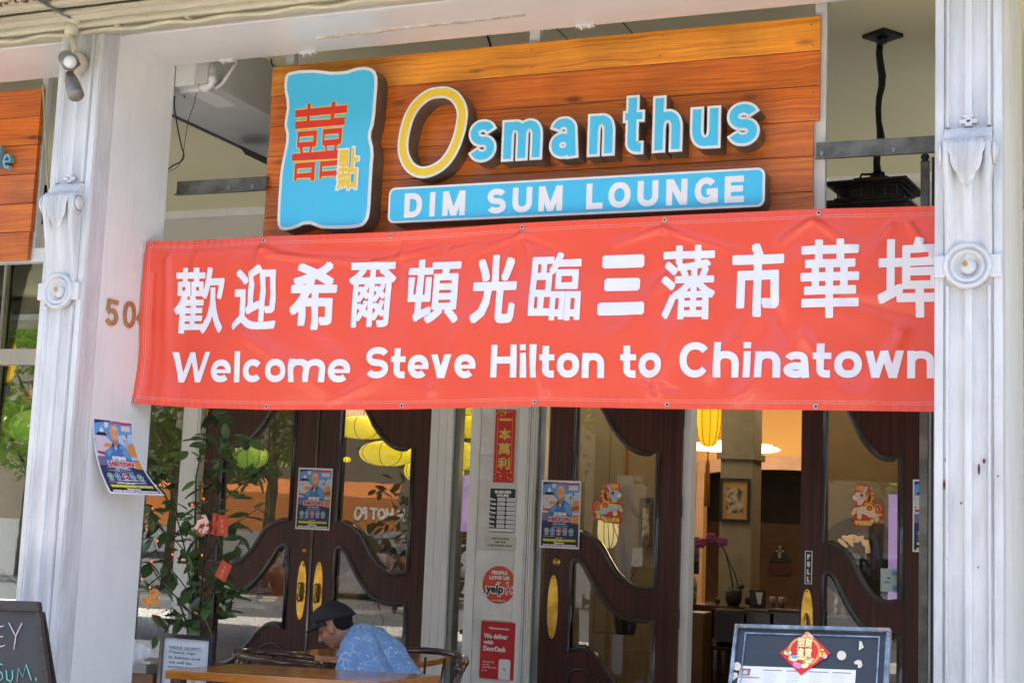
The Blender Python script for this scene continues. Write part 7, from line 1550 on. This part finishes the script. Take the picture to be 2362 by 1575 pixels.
for q in tips:
    if cnt >= 292: break
    L_ = rng.uniform(.085, .155); yaw = rng.uniform(0, 2 * math.pi); pit = rng.uniform(-1.1, .35); rol = rng.uniform(-.8, .8)
    o = bpy.data.objects.new('leaf', me); C.objects.link(o); o.parent = pl_
    M4 = Matrix.Translation(q - SH) @ Matrix.Rotation(yaw, 4, 'Z') @ Matrix.Rotation(pit, 4, 'X') @ Matrix.Rotation(rol, 4, 'Y') @ Matrix.Scale(L_, 4)
    o.matrix_local = M4; cnt += 1
M_pk = flat('red_packet', (.62, .03, .02), rough=.35)
def packet(px, py, w_, h_, rot, label, d=-.25, s='恭喜發財'):
    q = PY_(px, py, d); k = (PY_(px + 100, py, d).x - q.x) / 100; W, H_ = w_ * k, h_ * k; m = MB(); ca, sa = math.cos(rot), math.sin(rot)
    f = lambda u, v, l=0: (q.x + u * ca - v * sa, q.y - l, q.z + u * sa + v * ca)
    m.use(M_pk); m.add([f(x, z, l) for l in (0, .004) for x, z in ((-W / 2, -H_ / 2), (W / 2, -H_ / 2), (W / 2, H_ / 2), (-W / 2, H_ / 2))], [(0, 1, 2, 3), (4, 5, 6, 7), (0, 1, 5, 4), (1, 2, 6, 5), (2, 3, 7, 6), (3, 0, 4, 7)])
    m.use(M_gold)
    for j, ch in enumerate('本萬利'): text(m, ch, lambda u, v, l: f(u, v, .005 + l), -W * .14, H_ * (.12 - j * .26), W * .14, H_ * (.32 - j * .26))
    m.use(M_stem); m.tube([f(0, H_ / 2), f(.005, H_ / 2 + .05)], .001, 4)
    o = build('red_packet', m); tag(o, label, 'red packet', 'red packets hung on the shrub')
packet(513, 1211, 26, 40, .10, 'upper red lucky packet hanging on the shrub'); packet(516, 1316, 27, 36, -.42, 'lower tilted red lucky packet hanging on the shrub'); packet(494, 1208, 12, 42, -.12, 'folded red packet side-on beside the upper packet')
# horse ornament and glossy ornament
def cut(name, pts, mat, label, cat, d=-.28, th=.006):
    w_ = [XZ(*p, 8.6 + d) for p in pts]; m = MB().prism(w_, 8.6 + d, 8.6 + d + th); o = build(name, m, mat); return tag(o, label, cat)
cut('horse_ornament', [(x / 4.704 + 300, 1250 + y / 4.704) for x, y in ((130, 600), (200, 590), (215, 520), (270, 510), (300, 510), (325, 560), (300, 575), (290, 625), (310, 640), (305, 700), (280, 705), (260, 665), (240, 695), (220, 690), (230, 655), (200, 670), (210, 715), (190, 735), (165, 690), (135, 650))],
    pm('orange_spotted_card', (.80, .34, .06), (.62, .14, .03), scale=60, rough=.5, lo=.42, hi=.5), 'orange spotted galloping horse ornament low in the shrub', 'ornament')
cut('foil_ornament', [(447, 1215), (462, 1190), (474, 1186), (482, 1205), (484, 1222), (470, 1236), (455, 1233)], pm('foil_white_red', (.65, .62, .60), (.30, .02, .02), scale=22, rough=.2, metal=.3, lo=.47, hi=.53), 'shiny red and white foil ornament left of the packets', 'ornament')
# string of little red lights
FLN = ['lowest on its long stem', 'near the foil ornament', 'at the far left edge', 'left, above the spotted horse', 'just above the spotted horse', 'right of the main stem, mid height', 'beside the notice top', 'topmost, above the packets', 'upper left, under the curling poster', 'centre, between two stems', 'on the right, near the upper packet', 'left of the centre stems']
for i, (px, py) in enumerate(((363, 1247), (398, 1278), (350, 1295), (328, 1335), (346, 1354), (466, 1280), (360, 1415), (443, 1163), (352, 1172), (420, 1290), (470, 1150), (338, 1220))):
    q = PY_(px, py, -.22); m = MB(); m.ball(q, .006, .006, .008, 8)
    o = build('fairy_light', m, pm('red_bulb', (.7, .03, .02), rough=.2, emit=(1, .06, .03), es=.8)); tag(o, 'tiny red fairy light bulb on the shrub, ' + FLN[i], 'light', 'red fairy lights on the shrub')
# ---- menu board, right foreground
TLp, TRp = pY(1697, 1440, 5.30), pY(2055, 1450, 5.26)
xax = (TRp - TLp); Wd = xax.length; xax.normalize(); dn_ = Vector((0, -.42, -.92)); dn_ = (dn_ - xax * dn_.dot(xax)).normalized(); nrm = xax.cross(dn_).normalized()
if nrm.y > 0: nrm = -nrm
mbd = thing('menu_board', 'steel framed black menu A-board with a red diamond in front', 'menu board', (TLp.x + Wd / 2, 5.2, 0))
def MP(u, v, l=0): return TLp + xax * u + dn_ * v + nrm * l
Lb = 1.25
def panel(m, u0, v0, u1, v1, l0, l1): m.add([MP(u, v, l) for l in (l0, l1) for u, v in ((u0, v0), (u1, v0), (u1, v1), (u0, v1))], [(0, 1, 2, 3), (4, 5, 6, 7), (0, 1, 5, 4), (1, 2, 6, 5), (2, 3, 7, 6), (3, 0, 4, 7)])
M_bl = pm('board_slate', (.030, .036, .045), (.022, .026, .033), scale=3, rough=.35, dirt=((.10, .12, .14), 30, .74))
m = MB(); panel(m, .01, .01, Wd - .01, Lb, -.02, 0); build('slate_panel', m, M_bl, mbd)
M_fr = pm('worn_steel_frame', (.34, .40, .44), (.10, .12, .14), scale=18, rough=.3, metal=.7, dirt=((.02, .02, .02), 26, .62))
for nm, q in (('top_rail', (0, 0, Wd, .016)), ('side_rail', (0, .016, .014, Lb)), ('side_rail', (Wd - .014, .016, Wd, Lb))): m = MB(); panel(m, *q, -.02, .014); o = build(nm, m, M_fr, mbd); bevel(o, .003)
for q in ((.04, .030, Wd - .035, .035), (.040, .035, .045, Lb), (Wd - .040, .035, Wd - .035, Lb)): m = MB(); panel(m, *q, 0, .006); build('inner_bead', m, M_fr, mbd)
m = MB()
for u, v in ((.012, .006), (.026, .006), (.006, .02), (.006, .034), (Wd - .04, .008), (Wd - .026, .008), (Wd - .012, .008), (Wd - .006, .024), (Wd - .006, .04)): m = MB(); m.ball(MP(u, v, .015), .004, .004, .004, 8); build('rivet', m, pm('copper_rivet', (.60, .30, .20), metal=.6, rough=.4), mbd)
# rear leg panel of the A
m = MB(); q0, q1 = MP(.02, .03, -.03), MP(Wd - .02, .03, -.03); m.add([q0, q1, Vector((q1.x, q1.y + .45, 0)), Vector((q0.x, q0.y + .45, 0))], [(0, 1, 2, 3)]); o = build('rear_leaf', m, M_bl, mbd); sl = o.modifiers.new('t', 'SOLIDIFY'); sl.thickness = .015
def uv_of(px, py):                   # picture point -> board coordinates
    d = ray(px, py); o0 = Vector((0, 0, EZ)); t = (TLp - o0).dot(nrm) / d.dot(nrm); P_ = o0 + d * t - TLp; return P_.dot(xax), P_.dot(dn_)
def MPp(pts, l): return [uv_of(*p) for p in pts]
def bpoly(m, mat, pxs, l): m.use(mat); m.poly([uv_of(*p) for p in pxs], lambda u, v: MP(u, v, l))
m = MB(); U0, V0 = uv_of(1709, 1536); U1, V1 = uv_of(1974, 1545)
pw = flat('menu_paper', (.70, .71, .76)); vt = (V0 + V1) / 2
bpoly(m, pw, ((1709, 1535), (1975, 1545), (1968, 1640), (1690, 1625)), .003)
Mq = flat('menu_heading', (.25, .12, .14)); Ml = flat('menu_line', (.48, .48, .52))
bpoly(m, Mq, ((1709, 1541), (1733, 1542), (1729, 1558), (1706, 1557)), .0036); bpoly(m, Ml, ((1716, 1546), (1726, 1546), (1724, 1555), (1713, 1554)), .004)
for c in range(5):
    xa = 1738 + c * 53 - (25 if c == 0 else 0) * 0; y0 = 1542 + c * 2.0
    if c: bpoly(m, Mq, ((xa - 30 + 0, y0), (xa + 14, y0 + 1.5), (xa + 14, y0 + 3.4), (xa - 30, y0 + 2)), .0036)
    for r in range(6): bpoly(m, Ml, ((xa - 30, y0 + 7 + r * 5), (xa - 6 + (r * 7 % 9), y0 + 8 + r * 5), (xa - 6 + (r * 7 % 9), y0 + 8.9 + r * 5), (xa - 30, y0 + 7.9 + r * 5)), .0036)
bpoly(m, Mq, ((1704, 1560), (1752, 1562), (1752, 1564), (1704, 1562)), .0038)
o = build('menu_sheet', m); tag(o, 'white printed menu sheet on the black A-board', 'menu')
m = MB(); dm = [(1864, 1456), (1917, 1507), (1849, 1558), (1799, 1506)]
bpoly(m, M_pr, dm, .006); bpoly(m, flat('diamond_cream', (.75, .62, .40)), ((1864, 1457), (1880, 1472), (1862, 1469), (1847, 1473)), .0066); bpoly(m, M_or, ((1858, 1458), (1867, 1458), (1866, 1468), (1858, 1468)), .007)
cxp, cyp = 1856, 1503; r1_ = [(cxp + 38 * math.cos(t), cyp + 34 * math.sin(t)) for t in [k * math.pi / 16 for k in range(32)]]; r2_ = [(cxp + 32 * math.cos(t), cyp + 29 * math.sin(t)) for t in [k * math.pi / 16 for k in range(32)]]
bpoly(m, M_or, r1_, .0066); bpoly(m, M_pr, r2_, .0072)
u0_, v0_ = uv_of(1838, 1516); u1_, v1_ = uv_of(1878, 1472); m.use(flat('diamond_gold', (.80, .72, .34)))
for (s, a0_, a1_) in (('招', 0, .5), ('財', .5, 1)): text(m, s, lambda u, v, l: MP(u, -v, .008 + l), u0_ + (u1_ - u0_) * a0_, -(v0_ * .5 + v1_ * .5), u0_ + (u1_ - u0_) * (a1_ - .04), -v1_, bold=.0016)
for (s, a0_, a1_) in (('進', 0, .5), ('寶', .5, 1)): text(m, s, lambda u, v, l: MP(u, -v, .008 + l), u0_ + (u1_ - u0_) * a0_, -v0_, u0_ + (u1_ - u0_) * (a1_ - .04), -(v0_ * .5 + v1_ * .5) - .002, bold=.0016)
def blob(mat, cx, cy, rx, ry, l=.0082, n=12, rot=0): bpoly(m, mat, [(cx + rx * math.cos(t) * math.cos(rot) - ry * math.sin(t) * math.sin(rot), cy + rx * math.cos(t) * math.sin(rot) + ry * math.sin(t) * math.cos(rot)) for t in [2 * math.pi * k / n for k in range(n)]], l)
dg_ = flat('diamond_gold', (.80, .72, .34)); blob(dg_, 1857, 1520, 23, 3.2, rot=.05); blob(dg_, 1818, 1506, 9, 6); blob(M_grn, 1818, 1503, 5, 3, .009); blob(M_pink, 1820, 1509, 3.5, 3, .009)
blob(dg_, 1832, 1519, 12, 7); blob(M_sky, 1834, 1516, 7, 4, .009); blob(flat('diamond_pink', (.66, .22, .46)), 1840, 1535, 11, 7, rot=.5); blob(dg_, 1866, 1524, 9, 7); blob(dg_, 1858, 1536, 9, 6, rot=-.3); blob(M_grn, 1855, 1528, 2.5, 5, .009)
for cx_, cy_ in ((1898, 1500), (1902, 1508), (1893, 1508), (1894, 1513)): blob(M_yl, cx_, cy_, 3.5, 3)
blob(M_pink, 1904, 1515, 6, 5.5, .010)
o = build('diamond_sign', m); tag(o, 'red diamond good-fortune paper with gold characters on the menu board', 'decoration')
def magnet(cx, cy, r, label, pts=None):
    m = MB(); L = pts or [(cx + r * math.cos(t), cy + r * math.sin(t)) for t in [k * math.pi / 10 for k in range(20)]]
    w_ = [uv_of(*p) for p in L]; n = len(w_); m.add([MP(u, v, l) for l in (.001, .007) for u, v in w_], [tuple(range(n)), tuple(range(n, 2 * n))] + [(i, (i + 1) % n, n + (i + 1) % n, n + i) for i in range(n)])
    o = build('magnet', m, flat('shell_cream', (.62, .58, .48))); tag(o, label, 'magnet', 'cream magnets on the menu board')
magnet(1942, 1512, 10.5, 'round cream magnet right of the red diamond'); magnet(1701, 1537, 9.5, 'round cream magnet at the top left of the menu')
magnet(0, 0, 0, 'broken cream shard magnet near the board top right', [(1983, 1479), (1988, 1480), (1993, 1493), (1986, 1497), (1982, 1500)]); magnet(0, 0, 0, 'chipped crescent magnet above the menu corner', [(1971, 1527), (1980, 1522), (1988, 1525), (1990, 1535), (1985, 1541), (1979, 1539), (1981, 1533), (1972, 1532)])
magnet(0, 0, 0, 'broken half magnet at the left of the menu', [(1690, 1551), (1701, 1552), (1703, 1560), (1690, 1570), (1681, 1573), (1683, 1560)])
# ---- chalkboard, left foreground
Cp, Cq = pY(92, 1387, 5.2), pY(174, 2000, 4.95); ln = (Cq - Cp); Lc = ln.length; dnc = ln.normalized(); xac = (pY(-40, 1383, 5.25) - Cp); Wc = .62; xac.normalize(); nc = xac.cross(dnc).normalized()
if nc.y > 0: nc = -nc
cb = thing('chalkboard', 'chalkboard with rustic wood frame and coloured lettering, bottom left', 'chalkboard', (Cp.x - .3, 5.1, 0))
def CP(u, v, l=0): return Cp + xac * u + dnc * v + nc * l
def cpanel(m, u0, v0, u1, v1, l0, l1): m.add([CP(u, v, l) for l in (l0, l1) for u, v in ((u0, v0), (u1, v0), (u1, v1), (u0, v1))], [(0, 1, 2, 3), (4, 5, 6, 7), (0, 1, 5, 4), (1, 2, 6, 5), (2, 3, 7, 6), (3, 0, 4, 7)])
M_fw = pm('charred_frame_wood', (.035, .026, .020), (.015, .012, .010), scale=8, rough=.6, dirt=((.24, .09, .03), 17, .60), stretch=(1, 1, 3))
m = MB(); cpanel(m, .02, .02, Wc - .02, 1.05, -.01, 0); build('slate', m, pm('chalk_slate', (.035, .036, .04), (.025, .026, .03), scale=4, rough=.6, dirt=((.09, .09, .10), 8, .66)), cb)
for q in ((0, 0, Wc, .05), (0, .05, .034, 1.1), (Wc - .034, .05, Wc, 1.1)): m = MB(); cpanel(m, *q, -.012, .014); o = build('frame_rail', m, M_fw, cb); bevel(o, .004)
def uvc(px, py):
    d = ray(px, py); o0 = Vector((0, 0, EZ)); t = (Cp - o0).dot(nc) / d.dot(nc); P_ = o0 + d * t - Cp; k_ = xac.dot(dnc); a_, b_ = P_.dot(xac), P_.dot(dnc); return (a_ - k_ * b_) / (1 - k_ * k_), (b_ - k_ * a_) / (1 - k_ * k_)
def chalk(strokes, mat, w_=3.2):
    for s in strokes:
        m = MB(); pts = [CP(*uvc(*p), .0035) for p in s]; m.tube(pts, w_ * .00085, 5); build('chalk_stroke', m, mat, cb)
CK = pm('chalk_pink_white', (.70, .58, .66), rough=.9); CT = pm('chalk_teal', (.20, .62, .55), rough=.9)
chalk([[(-6, 1447), (-8, 1470), (-6, 1493), (12, 1488)], [(-6, 1447), (10, 1443)], [(-6, 1470), (8, 1467)], [(22, 1436), (36, 1464)], [(52, 1437), (38, 1466), (34, 1497)]], CK)
chalk([[(8, 1533), (2, 1530), (-6, 1540), (6, 1552), (8, 1562), (-2, 1573)], [(16, 1545), (18, 1566), (26, 1572), (31, 1562), (30, 1545)], [(41, 1572), (44, 1540), (54, 1560), (62, 1532), (74, 1568)], [(84, 1562), (86, 1570)]], CT)
m = MB(); q0, q1 = CP(.02, .05, -.03), CP(Wc - .02, .05, -.03); m.add([q0, q1, Vector((q1.x, q1.y + .4, 0)), Vector((q0.x, q0.y + .4, 0))], [(0, 1, 2, 3)]); o = build('rear_leaf', m, M_fw, cb); sl = o.modifiers.new('t', 'SOLIDIFY'); sl.thickness = .012
# thin twigs reaching into the left bay window
cable('twig', 'pale dry twig rising in front of the left bay window', [(0, 1308), (12, 1322), (25, 1330), (42, 1342)], 5.9, .002, pm('dry_twig', (.45, .40, .22)), 'twig')

# ================================================================== ACROSS THE STREET (seen reflected in the glass)
MG = 2 * (YDL + .027)
def VP_(px, py, Yv): p = pY(px, py, Yv); return Vector((p.x, MG - Yv, p.z))
opp = thing('opposite_building', 'sunlit tan building across the street seen reflected in the glass', 'building', (-14, -22, .9))
boxo('facade_wall', -48, 12, -30, -22, .9, 12, pm('opposite_plaster', (.13, .10, .07), (.10, .08, .055), rough=.8), opp, 0)
for k in range(12):
    X = -44 + k * 4.4
    for z in (5.2, 8.4): boxo('window', X, X + 1.6, -21.97, -21.9, z, z + 2.0, pm('opp_window', (.03, .04, .05), rough=.1), opp, 0)
a = VP_(500, 1212, 34); b = VP_(917, 1146, 34)
aw = thing('awning', 'orange shop awning across the street lettered N HOT POT', 'awning', (a.x, a.y, a.z)); xl_, xr2 = a.x - 6, b.x
Ya = a.y; m = MB(); m.add([(xl_, Ya, a.z), (xr2, Ya, a.z - .1), (xr2, Ya, b.z - .05), (xl_, Ya, b.z + .1), (xl_, Ya - .9, b.z + .5), (xr2 - .3, Ya - .9, b.z + .35)], [(0, 1, 2, 3), (3, 2, 5, 4)])
build('canvas', m, pm('awning_orange', (.42, .13, .02), (.38, .11, .018), rough=.8), aw)
c0_, c1_ = VP_(918, 1202, 34), VP_(816, 1168, 34); m = MB(); xa_, xb_ = sorted((c0_.x, c1_.x)); text(m, 'N HOT PO' if 'N HOT PO' in ALLTXT else 'N HOT POT', lambda u, v, l: (xa_ + xb_ - u, Ya + .02 + l, v), xa_ - .2, c0_.z, xb_, c1_.z, bold=.02); build('lettering', m, flat('awning_letters', (.62, .60, .55)), aw)
M_tl = pm('street_tree_leaf', (.26, .36, .05), (.12, .21, .03), scale=3, rough=.55, rand=.2); M_bark = pm('street_tree_bark', (.10, .075, .05), rough=.9, bump=.6)
def street_tree(x, y, h, r, label, seed):
    t = thing('street_tree', label, 'tree', (x, y, 0)); rg = random.Random(seed); m = MB(); m.tube([(x, y, 0), (x + .1, y, h * .4), (x, y + .1, h * .75)], [.14, .11, .05], 8)
    for k in range(7): a_ = rg.uniform(0, 6.28); m.tube([(x + .05, y, h * (.4 + .05 * k)), (x + r * .6 * math.cos(a_), y + r * .6 * math.sin(a_), h * (.55 + .06 * k))], [.05, .015], 5)
    build('trunk', m, M_bark, t); m = MB()
    for k in range(2600):
        c_ = rg.randrange(16); cr = random.Random(seed * 100 + c_); cc = Vector((x + cr.uniform(-.75, .75) * r, y + cr.uniform(-.75, .75) * r, h * .45 + cr.uniform(0, 1) * h * .55))
        q = cc + Vector((rg.gauss(0, 1), rg.gauss(0, 1), rg.gauss(0, .8))) * r * .22; d = Vector((rg.uniform(-1, 1), rg.uniform(-1, 1), rg.uniform(-.6, .6))).normalized(); e = d.orthogonal().normalized(); s_ = rg.uniform(.06, .13)
        m.add([q - d * s_, q + e * s_ * .6, q + d * s_, q - e * s_ * .6], [(0, 1, 2, 3)])
    o = build('crown', m, M_tl, t)
for i, (px, Yv, h, r) in enumerate(((400, 24.5, 5.6, 1.5), (620, 26, 5.4, 1.3), (1010, 25, 5.2, 1.2), (2010, 23.5, 5.2, 1.7), (1500, 27, 5.8, 1.4), (60, 25, 5.6, 1.7))):
    q = VP_(px, 1100, Yv); street_tree(q.x, q.y, h, r, ['sunlit street tree reflected in the narrow window', 'street tree reflected in the left door leaf', 'street tree reflected beside the slim window', 'street tree reflected around the pink pony', 'street tree reflected in the folded door', 'street tree reflected in the left bay window'][i], i + 3)
def car(x, y, z, label, mat):
    t = thing('parked_car', label, 'car', (x, y, z)); prof_ = [(-2.1, .35), (2.1, .35), (2.15, .7), (1.9, .9), (1.2, .98), (.7, 1.4), (-.9, 1.42), (-1.6, 1.0), (-2.1, .92)]
    o = build('body', MB().prism([(x + a, z + b) for a, b in prof_], y - .85, y + .85), mat, t); bevel(o, .08, 3, 30)
    build('side_window', MB().prism([(x - 1.3, z + 1.0), (x + 1.0, z + 1.0), (x + .62, z + 1.33), (x - .85, z + 1.35)], y + .852, y + .86), M_k, t)
    for dx in (-1.35, 1.35):
        for sy in (-.8, .8): m = MB(); m.lathe([(.001, -.1), (.33, -.1), (.33, .1), (.001, .1)], (x + dx, y + sy, z + .33), 'Y', 18); w_ = build('wheel', m, M_dark, t)
q = VP_(830, 1400, 27); car(q.x, q.y, -.14, 'grey parked car reflected low in the double doors', pm('car_grey', (.25, .27, .30), rough=.25, coat=.8, metal=.3)); q = VP_(1935, 1400, 26); car(q.x + .5, q.y, -.14, 'white parked car reflected in the right door', pm('car_white', (.7, .7, .7), rough=.25, coat=.8))
